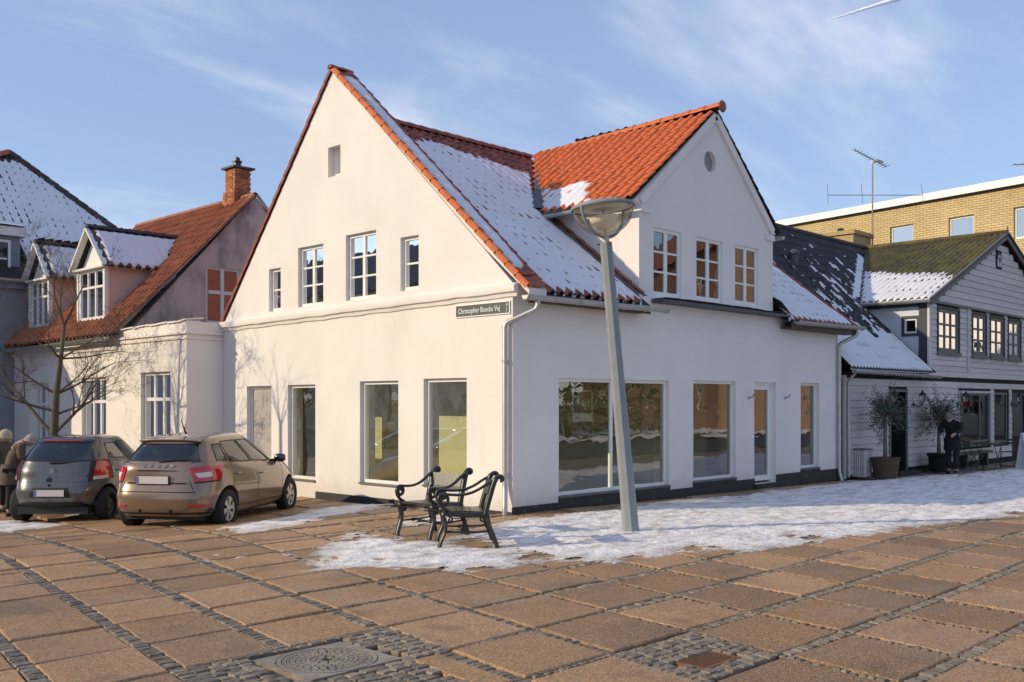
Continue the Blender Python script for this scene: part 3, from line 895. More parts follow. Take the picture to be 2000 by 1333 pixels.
# ------------------------------------------------------------------ snow on the street
def poly_sd(X, Y, poly):
    P = np.array(poly); ins = np.zeros(X.shape, bool); dist = np.full(X.shape, 1e9)
    for i in range(len(P)):
        x0, y0 = P[i-1]; x1, y1 = P[i]
        c = ((y1 > Y) != (y0 > Y)) & (X < (x0-x1)*(Y-y1)/((y0-y1) if y0 != y1 else 1e-9)+x1)
        ins ^= c
        dx, dy = x1-x0, y1-y0; t = np.clip(((X-x0)*dx+(Y-y0)*dy)/(dx*dx+dy*dy+1e-12), 0, 1)
        dist = np.minimum(dist, np.hypot(X-x0-t*dx, Y-y0-t*dy))
    return np.where(ins, dist, -dist)
def street_snow(name, label, polys, holes, x0, x1, y0, y1, step, rough=0.22, hmax=0.042, feather=0.5):
    xs = np.arange(x0, x1, step); ys = np.arange(y0, y1, step)
    X, Y = np.meshgrid(xs, ys)
    sd = np.full(X.shape, -9.0)
    for p in polys: sd = np.maximum(sd, poly_sd(X, Y, p))
    for p in holes: sd = np.minimum(sd, -poly_sd(X, Y, p))
    n1 = fbm(X*1.7, Y*1.7, 5, 0.6)-0.5; n2 = fbm(X*7+9, Y*7, 4, 0.6)-0.5
    sdn = sd + 0.12 + rough*2.2*n1 + 0.10*n2
    # thin worn places
    wear = fbm(X*1.1+40, Y*2.0+11, 5, 0.6)
    sdn = sdn - np.clip((wear-0.60)*3.5, 0, 0.9)*np.clip(1.5-sd*.6, 0.15, 1)
    thick = np.clip(sdn/feather, 0, 1)**0.7
    lump = 0.42+1.1*np.abs(fbm(X*2.6+3, Y*2.6+8, 5, 0.58)-0.5)*2 + 0.55*n2 + 0.5*(fbm(X*16, Y*16+5, 3, 0.6)-0.5)
    h = hmax*thick*lump - 0.012
    # footprints and ruts press the snow down
    if step < 0.05:
        rf = random.Random(int(x0*10)+3)
        for tr in range(9):
            fx, fy = rf.uniform(x0, x1), rf.uniform(y0, y1); an = rf.choice((-.45, -.3, .1, 2.7, -.9))+rf.uniform(-.2, .2)
            for k in range(16):
                sd_ = .11 if k % 2 else -.11
                cx = fx+math.cos(an)*.66*k-math.sin(an)*sd_; cy = fy+math.sin(an)*.66*k+math.cos(an)*sd_
                i0, i1 = int((cx-.3-x0)/step), int((cx+.3-x0)/step); j0, j1 = int((cy-.3-y0)/step), int((cy+.3-y0)/step)
                if i0 < 0 or j0 < 0 or i1 >= len(xs) or j1 >= len(ys): continue
                dx = X[j0:j1, i0:i1]-cx; dy = Y[j0:j1, i0:i1]-cy
                u = dx*math.cos(an)+dy*math.sin(an); v = -dx*math.sin(an)+dy*math.cos(an)
                e = np.exp(-((u/.15)**4+(v/.06)**4))
                h[j0:j1, i0:i1] = h[j0:j1, i0:i1]*(1-.8*e)+.010*np.exp(-((np.hypot(u/.17, v/.085)-1)/.25)**2)*thick[j0:j1, i0:i1]-.002*e
                sdn[j0:j1, i0:i1] -= .28*e
    ok = (sdn > -0.02) & (h > -0.012)
    ok &= ~(((X > -0.02) & (Y > -0.02)) | ((X > -0.9) & (Y > 8.8)))
    nx = len(xs)
    okf = ok[:-1, :-1] & ok[1:, :-1] & ok[:-1, 1:] & ok[1:, 1:]
    jj, ii = np.nonzero(okf); a = jj*nx+ii
    F = np.stack([a, a+1, a+nx+1, a+nx], 1)
    used = np.unique(F); remap = np.zeros(X.size, int); remap[used] = np.arange(len(used))
    Z = gz(X, Y)+0.004+h
    V = np.stack([X.ravel(), Y.ravel(), Z.ravel()], 1)[used]
    me = bpy.data.meshes.new(name); me.from_pydata(V.tolist(), [], remap[F].tolist())
    at = me.attributes.new('depth', 'FLOAT', 'POINT'); at.data.foreach_set('value', np.clip(sdn/0.75, 0, 1).ravel()[used].astype(np.float32))
    o = link(name, me, 'snow_street', smooth=True)
    return tag(o, label, 'snow', kind='stuff')
MAIN = [(-5.17,-1.78),(-4.57,-1.2),(-3.81,-.57),(-3.12,-.08),(-2.96,-.76),(-2.61,-.98),(-2.18,-1.13),(-1.27,-.8),(-.61,-.41),(.1,-.56),(1.16,-.6),(2.57,-.45),(4.87,-.35),(8,-.45),(11.4,-.35),(13.3,-.75),(16.5,-1.2),(22,-1.5),(22,-9),(8.5,-6.6),(6.2,-5.71),(4.55,-5.44),(3.33,-5.1),(1.8,-5.23),(1.26,-4.97),(.26,-4.91),(-.71,-4.53),(-1.56,-4.07),(-2.38,-3.9),(-2.91,-3.34),(-3.62,-3.38),(-4.18,-3.19),(-4.7,-2.31),(-5.31,-2.07)]
BARE = [[(-2.82,-1.67),(-2.67,-2.21),(-2.21,-1.6),(-2.42,-1.38)], [(-2.9,-.6),(-2.85,-1.3),(-2.2,-1.1),(-2.3,-.5)]]
MID = [(-4.07,2.13),(-3.38,2.53),(-2.33,3.0),(-1.35,3.53),(-.44,3.5),(-.03,2.9),(-.73,2.5),(-1.39,2.21),(-2.15,2.0),(-3.07,1.34),(-3.88,1.01),(-4.26,1.04),(-4.19,1.71)]
LEFT = [(-6.31,5.37),(-5.9,7.75),(-4.91,7.2),(-4.93,6.04),(-4.8,5.52),(-5.07,4.95),(-5.5,4.95),(-5.88,4.92)]
street_snow('snow', 'trampled snow around the lamp post along the white house', [MAIN], BARE, -5.8, 9.0, -7.5, 0.4, 0.036)
street_snow('snow', 'shaded icy snow in front of the timber house', [MAIN], [], 8.9, 24.0, -9.0, 0.0, 0.07)
street_snow('snow', 'thin patch of snow beside the bronze car', [MID, [(-2.2,-.2),(-1.2,.1),(-.5,.2),(-.3,.9),(-1.1,.9),(-2.0,.4)]], [], -4.8, 0.4, -0.4, 4.2, 0.04, 0.16, 0.04)
street_snow('snow', 'snow remains behind the small grey car', [LEFT, [(-3.54,6.2),(-2.9,5.77),(-3.1,5.18),(-3.66,5.54)], [(-3.96,7.63),(-3.5,7.42),(-3.7,6.89),(-4.16,6.9)], [(-2.4,7.2),(-1.0,7.0),(-1.2,6.3),(-2.5,6.5)]], [], -7.2, -0.9, 4.4, 8.2, 0.045, 0.14, 0.04)
street_snow('snow', 'small streaks of snow left on bare slabs', [[(-5.52,-.22),(-5.2,-.55),(-5.35,-.95),(-5.68,-.6)], [(-5.4,-.88),(-4.71,-.77),(-4.8,-1.07),(-5.25,-1.18)], [(-6.9,2.6),(-6.6,2.9),(-6.5,2.5)]], [], -7.0, -4.4, -1.5, 3.2, 0.035, 0.12, 0.03)
# ------------------------------------------------------------------ white corner house
house = empty('corner_house', (0, 0, 0))
tag(house, 'white rendered corner house with steep gable and orange tiled cross wing', 'house')
TLF = lambda u, z, d: (d, u, z)          # gable side, faces -X
TRT = lambda u, z, d: (u, d, z)          # long side, faces -Y
APEX = (4.85, 8.21)
gable = [(0.0, -0.6), (8.95, -0.6), (8.95, 3.48), APEX, (0.0, 3.70)]
LW = dict(door=(7.01, 7.97, -0.02, 2.13), w1=(5.43, 6.40, 0.23, 2.14), w2=(2.86, 3.99, 0.28, 2.18), w3=(1.07, 2.17, 0.34, 2.20),
          u1=(6.66, 7.10, 3.68, 4.57), u2=(5.16, 6.03, 3.70, 4.90), u3=(3.50, 4.43, 3.72, 4.97), u4=(2.30, 2.80, 3.78, 4.74), u5=(4.60, 5.00, 6.16, 6.74))
wall('gable_wall', 'plaster', house, gable, [rect(*r) for r in LW.values()], TLF, 0.36)
front = [(0.36, -0.6), (11.26, -0.6), (11.26, 3.62), (8.18, 3.66), (8.18, 5.44), (8.3, 5.47), (5.87, 7.64), (3.2, 5.50), (3.34, 5.44), (3.34, 3.62), (0.36, 3.60)]
RW = dict(A=(1.11, 4.29, 0.20, 2.20), B=(5.10, 6.66, 0.22, 2.22), D=(7.40, 8.31, 0.04, 2.22), E=(9.43, 10.32, 0.26, 2.23),
          v1=(3.77, 4.69, 3.80, 5.07), v2=(5.20, 6.15, 3.82, 5.06), v3=(6.63, 7.56, 3.84, 5.07))
circ = [(5.70+0.21*math.cos(2*math.pi*k/28), 6.62+0.21*math.sin(2*math.pi*k/28)) for k in range(28)]
wall('front_wall', 'plaster', house, front, [rect(*r) for r in RW.values()] + [circ], TRT, 0.36)
mb = MB(); mb.lathe([(0.0, 0), (0.23, 0)], 28, (5.70, 0.09, 6.62), 'y', cap=False); mb.build('round_blind', 'blind_round', house)
# the wing's cheeks, end and back walls
MB().prism([(0.36, 3.3), (2.9, 3.3), (2.9, 5.5), (0.36, 5.5)], lambda u, z, d: (3.34+d, u, z), 0, 0.22).build('wing_wall', 'plaster', house)
MB().prism([(0.36, 3.3), (2.9, 3.3), (2.9, 5.5), (0.36, 5.5)], lambda u, z, d: (7.96+d, u, z), 0, 0.22).build('wing_wall', 'plaster', house)
MB().prism([(0.36, -0.6), (8.95, -0.6), (8.95, 3.4), (4.85, 7.35), (0.36, 3.7)], lambda u, z, d: (11.0+d, u, z), 0, 0.26).build('end_wall', 'plaster', house)
MB().box(0.36, 11.0, 8.7, 8.95, -0.6, 3.4).build('back_wall', 'plaster', house)
# inside: floors, ceiling, partitions
mb = MB(); mb.box(0.36, 11.0, 0.36, 8.7, -0.3, 0.03); mb.build('floor', 'interior_floor', house)
mb = MB(); mb.box(0.36, 11.0, 0.36, 8.7, 2.75, 3.0); mb.build('ceiling', 'interior_wall', house)
mb = MB(); mb.box(1.25, 1.37, 2.0, 8.5, 0.03, 2.75); mb.box(6.9, 7.0, 0.9, 8.7, 0.03, 2.75); mb.box(1.37, 11, 5.2, 5.3, 0.03, 2.75); mb.box(0.375, 3.3, 8.5, 8.69, 0.03, 2.75)
mb.build('partition', 'interior_wall', house)
mb = MB(); mb.box(0.36, 11.0, 3.0, 3.08, 3.0, 5.7); mb.box(2.2, 2.3, 3.08, 8.6, 3.0, 3.6); mb.box(3.7, 7.9, 2.3, 2.4, 3.0, 5.3)
mb.build('attic_partition', 'interior_dark', house)
# plinth
mb = MB(); mb.box(-0.022, 0.0, 0.0, 5.40, -0.6, 0.03); mb.build('plinth', 'plinth', house)
mb = MB()
for a, b, z in ((-0.022, 1.10, 0.11), (1.10, 4.30, 0.19), (4.30, 5.09, 0.12), (5.09, 6.67, 0.21), (6.67, 7.395, 0.16), (8.315, 9.42, 0.20), (9.42, 10.33, 0.25), (10.33, 11.27, 0.19)):
    MB().box(a, b-.0005, -0.022, -0.001, -0.6, z).build('plinth', 'plinth', house)
MB().box(7.36, 8.35, -0.10, 0.10, -0.2, 0.035).build('door_step', 'plinth', house)
# string course of the gable, slightly uneven
mb = MB(); pr = [(0.0, -0.10), (-0.03, -0.085), (-0.045, -0.03), (-0.085, -0.01), (-0.10, 0.05), (-0.09, 0.10), (0.0, 0.135)]
N = 40; vs = []
for k in range(N+1):
    y = -0.12+9.09*k/N; zc = 3.565-0.125*(k/N)+0.012*math.sin(k*1.3)*random.random()
    for x, z in pr: vs.append((x+random.uniform(-.004, .004)*(x < 0), y, zc+z+random.uniform(-.005, .005)))
m = len(pr); fs = [(k*m+i, k*m+i+1, (k+1)*m+i+1, (k+1)*m+i) for k in range(N) for i in range(m-1)] + [tuple(range(m)), tuple(N*m+i for i in range(m-1, -1, -1))]
mb.add(vs, fs); mb.build('string_course', 'plaster', house, smooth=True, angle=35)
# windows
H3 = [0, 1/3, 2/3, 1]
def shop(T, r, cols=(0, 1), d=0.075, fw=0.06):
    fr = window(house, T, *r, cols, (0, 1), d, fw, 0.07, 'white_paint', 'glass_gable' if T is TLF else 'glass_shop')
    u0, u1, z0, z1 = r
    MB().pbox(T, u0-0.01, u1+0.01, z0-0.02, z0+0.012, -0.035, d+0.0).build('sill', 'trim_grey', fr)
    return fr
shop(TLF, LW['w1']); shop(TLF, LW['w2']); shop(TLF, LW['w3'])
sA = shop(TRT, RW['A'], (0, 0.475, 1)); shop(TRT, RW['B']); shop(TRT, RW['E'], d=0.09)
for k, c in (('u1', 1), ('u2', 2), ('u3', 2), ('u4', 1)):
    window(house, TLF, *LW[k], [0, 1] if c == 1 else [0, .5, 1], [0, .5, 1] if c == 1 else H3, 0.075, 0.06, 0.032, mid=0.075)
window(house, TLF, *LW['u5'], [0, 1], [0, 1], 0.12, 0.06)
for k in ('v1', 'v2', 'v3'):
    window(house, TRT, *RW[k], [0, .5, 1], H3, 0.035, 0.065, 0.036, mglass='glass_wing', mid=0.095)
for k in ('u2', 'u3', 'u4'):
    u0, u1, z0, z1 = LW[k]
    for u in ((u0+.012, u1-.012) if k != 'u4' else (u0+.012,)):
        for f in (0.12, 0.88): MB().pbox(TLF, u-.012, u+.012, z0+(z1-z0)*f-.05, z0+(z1-z0)*f+.05, 0.05, 0.078).build('hinge', 'white_paint', house)
# blank grey door on the gable side, glazed shop door on the long side
u0, u1, z0, z1 = LW['door']
dr = MB().pbox(TLF, u0+.05, u1-.05, z0+.04, z1-.05, 0.13, 0.17).build('door', 'blind_grey', house)
mb = MB(); mb.pbox(TLF, u0, u0+.05, z0, z1, .09, .17); mb.pbox(TLF, u1-.05, u1, z0, z1, .09, .17); mb.pbox(TLF, u0+.05, u1-.05, z1-.05, z1, .09, .17)
mb.build('door_frame', 'white_paint', dr)
MB().pbox(TLF, u0+.10, u0+.20, 1.0, 1.03, .09, .13).build('door_handle', 'zinc', dr)
u0, u1, z0, z1 = RW['D']
dr = window(house, TRT, u0+.06, u1-.06, z0+.05, z1-.06, (0, 1), (0, 1), 0.10, 0.10, mglass='glass_shop', name='door')
mb = MB(); mb.pbox(TRT, u0, u0+.06, z0, z1, .07, .17); mb.pbox(TRT, u1-.06, u1, z0, z1, .07, .17); mb.pbox(TRT, u0+.06, u1-.06, z1-.06, z1, .07, .17)
mb.build('door_frame', 'white_paint', dr)
mb = MB(); mb.tube([(u0+.12, .09, 1.05), (u0+.12, .05, 1.05), (u0+.24, .05, 1.05)], 0.010, 6); mb.build('door_handle', 'zinc', dr)
# two little iron hooks beside the shop door
for x in (7.18, 8.72):
    mb = MB(); mb.tube([(x, 0, 1.88), (x, -.09, 1.90), (x+.05, -.10, 1.96)], 0.010, 6); mb.tube([(x-.06, -.02, 1.86), (x+.06, -.02, 1.90)], 0.008, 6)
    mb.build('wall_hook', 'iron_black', house)
# letting sign stuck inside the shop window
fl = empty('window_sticker', (1.9, 0.135, 1.5), world=True)
tag(fl, 'square letting sign stuck inside the wide shop window, reading eje', 'sticker')
mb = MB(); T2 = TRT
for a, b, c, d in ((1.62, 1.645, 1.47, 2.0), (2.135, 2.16, 1.47, 2.0), (1.645, 2.135, 1.975, 2.0)): mb.pbox(T2, a, b, c, d, .133, .138)
mb.build('outline', 'film_white', fl)
MB().pbox(T2, 1.62, 2.16, 1.45, 1.60, .132, .137).build('band', 'film_white', fl)
text_on('lettering', 'eje', 0.22, 'film_white', fl, (1.83, 0.132, 1.72), (1, 0, 0), (0, 0, 1), 0.002)
text_on('small_lettering', 'www', 0.07, 'sign_grey', fl, (1.68, 0.130, 1.50), (1, 0, 0), (0, 0, 1), 0.001)
# radiators standing inside
for (x, y, lab) in ((0.62, 5.30, 'white column radiator seen through the shop window near the parked car'),):
    rd = empty('radiator', (x, y, 0.03)); tag(rd, lab, 'radiator')
    for k in range(4):
        MB().tube([(0, k*.062, .10), (0, k*.062, .92)], 0.026, 8).build('column', 'radiator', rd, smooth=True)
    mb = MB(); mb.tube([(0, -.03, .14), (0, .22, .14)], .022, 8); mb.tube([(0, -.03, .86), (0, .22, .86)], .022, 8); mb.build('header', 'radiator', rd, smooth=True)
    mb = MB(); mb.tube([(0, 0, 0), (0, 0, .12)], .012, 6); mb.tube([(0, .19, 0), (0, .19, .12)], .012, 6); mb.build('foot', 'radiator', rd)

# ---- roofs
EY, EZ = -0.30, 3.56                     # eaves of the long side
RYD, RZD = 4.85, 7.47                    # ridge
slope = Vector((0, RYD-EY, RZD-EZ)); SL = slope.length
main = Frame((0.40, EY, EZ), (1, 0, 0), slope)
WR = dict(x=5.87, z=7.70, e0=3.06, e1=8.44, ze=5.50)      # wing ridge and eaves
def roof_z(y): return EZ+(y-EY)*(RZD-EZ)/(RYD-EY)
def wing_z(x): return WR['z']-(abs(x-WR['x']))*(WR['z']-WR['ze'])/(WR['x']-WR['e0'])
def keep_main(u, v):
    x = main.O.x+u; y = EY+v*slope.y/SL; z = roof_z(y)
    if x > 11.66 or v > SL-0.06: return False
    if 3.30 < x < 8.22 and y < 2.25+0.1: return False
    if WR['e0']-.05 < x < WR['e1']+.05 and wing_z(x) > z-0.03: return False
    return True
mb = MB()
n_ = 0.03
def strip(mb, fr, u0, u1, v0, v1, nn=-0.03): mb.add([fr.p(u0, v0, nn), fr.p(u1, v0, nn), fr.p(u1, v1, nn), fr.p(u0, v1, nn)], [(0, 1, 2, 3)])
strip(mb, main, 0, 2.92, 0, SL); strip(mb, main, 2.92, 7.82, 3.3, SL); strip(mb, main, 7.82, 11.25, 0, SL)
roof = mb.build('roof', 'roof_felt', house, recalc=False)
cells = tile_field(main, 11.4, SL, keep_main)
tiles_joined('roof_tiles', main, cells, 'tile_red', roof)
def snow_main(U, V):
    X = main.O.x+U; y = EY+V*slope.y/SL; z = roof_z(y)
    top = SL-.42-.13*U + 0.35*(fbm(U*1.6, V*0.9+3, 4)-0.5)*2 - 0.10*np.cos(2*np.pi*(U/TW-.8))*0.8
    m = top-V
    m = np.minimum(m, V-0.05-0.04*np.cos(2*np.pi*(U/TW-.8))+0.05*(fbm(U*8, V*0, 3)-.5))
    m = np.minimum(m, 11.20-U); m = np.minimum(m, U-0.12)
    wz = WR['z']-np.abs(X-WR['x'])*(WR['z']-WR['ze'])/(WR['x']-WR['e0'])
    inw = (X > 3.15) & (X < 8.35) & (y < 2.5)
    m = np.where(inw, -1, m)
    side = np.where(X < WR['x'], 3.16-X + np.clip((y-1.6)*0.9, 0, 9), X-8.36+np.clip((y-1.6)*0.9, 0, 9))
    m = np.where(y < 2.6, np.minimum(m, side), m)
    m = np.where((wz > z-0.08) & (X > WR['e0']) & (X < WR['e1']), -1, m)
    return m
snow_field('roof_snow', main, 0, 11.3, 0, SL, snow_main, roof, 0.055, 0.062, 0.014)
# back slope (unseen but closed)
mb = MB(); mb.add([(0.40, RYD, RZD-.03), (11.65, RYD, RZD-.03), (11.65, 9.2, 3.35), (0.40, 9.2, 3.35)], [(0, 1, 2, 3)]); mb.build('roof_back', 'tile_red', house, recalc=False)
ridge_tiles(roof, (0.45, RYD, RZD+.03), (5.7, RYD, RZD+.03), 0.12, 0.36, 'tile_red')
for a, b in ((0.37, 3.3), (8.5, 11.6)):
    MB().bar((a, EY+.02, EZ-.10), (b, EY+.02, EZ-.10), .025, .14).build('eaves_board', 'roof_timber', house)
    MB().box(a, b, EY+.035, 0.0, EZ-.15, EZ-.12).build('soffit', 'roof_timber', house)
# raised gable verge: two courses of tiles along each slope
def verge(y0, z0, y1, z1, sgn):
    d = Vector((0, y1-y0, z1-z0)); L = d.length; d.normalize()
    n = int(L/0.30); nrm = Vector((0, -d.z, d.y)); nrm = nrm if nrm.z > 0 else -nrm
    w = MB(); 
    p = [Vector((.03, y0, z0)), Vector((.44, y0, z0)), Vector((.44, y1, z1)), Vector((.03, y1, z1))]
    lo = [q - Vector((0, 0, .45 if i in (2, 3) else .10)) for i, q in enumerate(p)]
    w.hexa([lo[0], lo[1], lo[2], lo[3], p[0], p[1], p[2], p[3]])
    bed = w.build('verge_bed', 'plaster', house)
    m3 = Matrix((Vector((1, 0, 0)), d, nrm)).transposed().to_4x4()
    for k in range(n):
        t = L*k/n
        for c, (x0, wd) in enumerate(((-.045, .13), (.085, .34))):
            mb = MB(); gv, gf = tile_geom(wd, L/n)
            if c == 0:
                # rounded outer edge: the roll sits on the outside
                gv = gv.copy(); gv[:, 0] = wd*1.05-gv[:, 0]
            mb.add([tuple(p) for p in gv], gf)
            if c == 0:
                a = [(0.0, 0.0, .03), (0.0, L/n*1.1, .01), (0.0, L/n*1.1, -.045), (0.0, 0, -.03)]
                mb.add(a, [(0, 1, 2, 3)])
            o = mb.build('verge_tile', 'tile_orange' if (c == 0 and sgn > 0) else 'tile_red', bed, smooth=True, recalc=False, angle=40)
            o.matrix_local = Matrix.Translation(Vector((x0, y0, z0))+d*t+nrm*(.010+random.uniform(-.004, .004))) @ m3
    return bed
vb = verge(-0.33, 3.60, 4.85, 8.24, 1)
verge(9.10, 3.42, 4.85, 8.24, -1)
vd = (Vector((0, 4.85, 8.24))-Vector((0, -0.33, 3.60)))
vfr = Frame((0.0, -0.33, 3.60), (1, 0, 0), vd)
def vs_mask(U, V):
    return np.minimum(np.minimum(U-0.06, 0.43-U), np.minimum(V-0.5, vd.length-0.25-V)) + 0.10*(fbm(U*9, V*3.2, 3)-.55)
snow_field('verge_snow', vfr, 0.02, 0.48, 0.2, vd.length, vs_mask, vb, 0.03, 0.070, 0.02, 0.27, 0.006)
ridge_tiles(vb, (-.05, 4.85, 8.27), (.46, 4.85, 8.27), 0.075, 0.26, 'tile_red')
# cross wing roof
wsl = Vector((WR['x']-WR['e0'], 0, WR['z']-WR['ze'])); WL = wsl.length
YB = RYD
wfr = Frame((WR['e0'], YB, WR['ze']), (0, -1, 0), wsl)           # left slope, u runs towards the street
def wkeep(u, v):
    y = YB-u; x = WR['e0']+v*wsl.x/WL; z = WR['ze']+v*wsl.z/WL
    return y > -0.06 and roof_z(y) < z+0.05 and v < WL-.05
# valley line: where the two slopes cross
yv0 = EY+(WR['ze']-EZ)*(RYD-EY)/(RZD-EZ)
mb = MB(); mb.add([wfr.p(YB-yv0, 0, -.03), wfr.p(YB+.01, 0, -.03), wfr.p(YB+.01, WL, -.03), wfr.p(0, WL, -.03)], [(0, 1, 2, 3)])
mb.add([(WR['e1'], -.01, WR['ze']-.02), (WR['e1'], 2.4, WR['ze']-.02), (WR['x'], YB, WR['z']-.02), (WR['x'], -.01, WR['z']-.02)], [(0, 1, 2, 3)])
wroof = mb.build('wing_roof', 'roof_felt', house, recalc=False)
wcells = tile_field(wfr, YB+.25, WL, wkeep)
tiles_single('roof_tile', wfr, wcells, 'tile_orange', wroof)
w2 = Vector((WR['x']-WR['e1'], 0, WR['z']-WR['ze']))
wfr2 = Frame((WR['e1'], -.045, WR['ze']), (0, 1, 0), w2)
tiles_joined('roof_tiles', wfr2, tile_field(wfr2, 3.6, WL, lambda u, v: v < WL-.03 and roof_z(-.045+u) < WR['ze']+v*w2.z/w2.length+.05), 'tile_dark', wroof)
ridge_tiles(wroof, (WR['x'], -.16, WR['z']+.03), (WR['x'], 4.9, WR['z']+.0-.12), 0.125, 0.36, 'tile_orange')
mb = MB(); mb.lathe([(0.0, -.20), (.11, -.20), (.125, -.18), (.11, -.16)], 20, (WR['x'], 0, WR['z']+.03), 'y'); mb.build('ridge_end', 'tile_red', wroof, smooth=True, angle=40)
def wsnow(U, V):
    y = YB-U; z = WR['ze']+V*wsl.z/WL
    rz = EZ+(y-EY)*(RZD-EZ)/(RYD-EY)
    m = np.minimum(z-rz-0.05, (y-(0.95+V*0.62)) + 0.30*(fbm(U*2.2, V*1.4, 4)-.5) - .05*np.cos(2*np.pi*(U/TW-.8)))
    m = np.minimum(m, 1.12-V + 0.3*(fbm(U*3, V*2, 3)-.5)); m = np.minimum(m, V-.06)
    return m
snow_field('roof_snow', wfr, 0.5, 5.0, 0, 2.0, wsnow, wroof, 0.045, 0.060, 0.02)
# verge mortar of the wing gable, ledge with snow below its windows, valley lead
vl = [Vector((WR['e0']+.10+(WR['x']-WR['e0']-.1)*t, 0.0, roof_z(yv0+(RYD-yv0)*t)+.035)) for t in (0, 1)]
mb = MB(); a = Vector((WR['e0'], yv0, WR['ze']+.13)); b = Vector((WR['x']-.05, RYD-.15, RZD+.13))
sv = Vector((0.5, -0.5, 0)).normalized()
mb.add([a-sv*.11+Vector((0,0,.0)), a+sv*.11, b+sv*.09, b-sv*.09], [(0, 1, 2, 3)]); mb.add([a-sv*.11-Vector((0,0,.08)), a+sv*.11-Vector((0,0,.08)), b+sv*.09-Vector((0,0,.08)), b-sv*.09-Vector((0,0,.08))], [(0, 1, 2, 3)])
mb.build('valley', 'lead', wroof)
led = MB().box(3.72, 8.48, -0.27, -0.001, 3.645, 3.70).build('ledge', 'lead', house)
lf = Frame((3.74, -0.26, 3.70), (1, 0, 0), (0, 1, 0))
snow_field('ledge_snow', lf, 0, 4.7, 0, 0.26, lambda U, V: np.minimum(np.minimum(U, 4.7-U), np.minimum(V+.05, .3-V))+.03, led, 0.03, 0.045, 0.02, 1, 0)
for x, s in ((3.34, -1), (8.18, 1)): MB().box(min(x, x-.34*s), max(x, x-.34*s), -.05, -.001, 5.30, 5.42).build('gable_shoulder', 'plaster', house)
for s in (-1, 1):
    x1 = WR['e0']+.30 if s < 0 else WR['e1']-.30
    p0 = Vector((x1, -.025, WR['ze']-.0)); p1 = Vector((WR['x'], -.025, WR['z']-.14))
    MB().bar(p0, p1, .048, .16).build('gable_band', 'plaster', house)
# lead apron where the wing cheek meets the main roof
mb = MB(); mb.add([(3.33, -.2, roof_z(-.2)+.09), (3.33, 2.35, roof_z(2.35)+.09), (3.20, 2.35, roof_z(2.35)+.075), (3.20, -.2, roof_z(-.2)+.075)], [(0, 1, 2, 3)])
mb.add([(8.19, -.2, roof_z(-.2)+.35), (8.19, .5, roof_z(.5)+.2), (8.45, .35, roof_z(.35)+.08), (8.62, -.25, roof_z(-.25)+.08)], [(0, 1, 2, 3)])
mb.build('flashing', 'lead', roof)
for k in range(9):          # tile row climbing along the cheek
    y = -.15+k*.28
    o = MB().box(3.19, 3.30, y, y+.29, 0, 0.03)
    o.v = [(x, yy, z+roof_z(yy)+.085+(.02 if yy < y+.1 else 0)) for x, yy, z in o.v]
    o.build('cheek_tile', 'tile_red', roof)
# gutters and pipes
gutter(house, (-0.10, -0.36, 3.47), (3.72, -0.36, 3.50)); gutter(house, (8.55, -0.36, 3.56), (11.85, -0.36, 3.60))
gutter(house, (3.00, -0.10, 5.44), (3.00, 2.35, 5.44)); gutter(house, (8.50, -0.08, 5.44), (8.50, 2.0, 5.44))
downpipe(house, [(0.20, -0.36, 3.42), (0.20, -0.36, 3.28), (-0.075, 0.10, 3.05), (-0.075, 0.10, 0.42), (-0.16, 0.02, 0.10), (-0.16, 0.02, -0.02)], 0.043, [(-0.075, 0.10, 2.45), (-0.075, 0.10, 0.62)])
downpipe(house, [(11.55, -0.36, 3.54), (11.55, -0.36, 3.40), (11.20, -0.07, 3.18), (11.20, -0.07, 0.10), (11.22, -0.12, -0.10)], 0.045, [(11.20, -0.07, 2.4), (11.20, -0.07, 0.9)])
downpipe(house, [(3.06, 2.05, 5.38), (3.06, 2.05, 5.20), (3.14, 2.15, 5.02)], 0.04)
# street name sign
sg = empty('street_sign', (-0.03, 0.70, 3.35), world=True)
tag(sg, 'grey street name plate on the gable corner reading Christopher Boecks Vej', 'street sign')
MB().box(-.022, -.012, 0.06, 1.31, 3.225, 3.405).build('plate', 'sign_grey', sg)
mb = MB()
for a, b, c, d in ((.045, 1.325, 3.405, 3.42), (.045, 1.325, 3.21, 3.225), (.045, .06, 3.225, 3.405), (1.31, 1.325, 3.225, 3.405)): mb.box(-.024, -.006, a, b, c, d)
mb.build('rim', 'sign_white', sg)
text_on('lettering', 'Christopher Boecks Vej', 0.128, 'sign_white', sg, (-.0245, 1.255, 3.272), (0, -1, 0), (0, 0, 1), 0.0015, xscale=0.80)
MB().lathe([(0.0, -.006), (.012, -.004), (.012, 0)], 8, (-.022, .095, 3.36), 'x').build('screw', 'sign_white', sg)
mb = MB(); mb.box(-.0255, -.0225, .115, .122, 3.235, 3.385); mb.box(-.012, -.0, .3, .35, 3.25, 3.4); mb.box(-.012, -.0, 1.0, 1.05, 3.25, 3.4); mb.build('bracket', 'sign_white', sg)
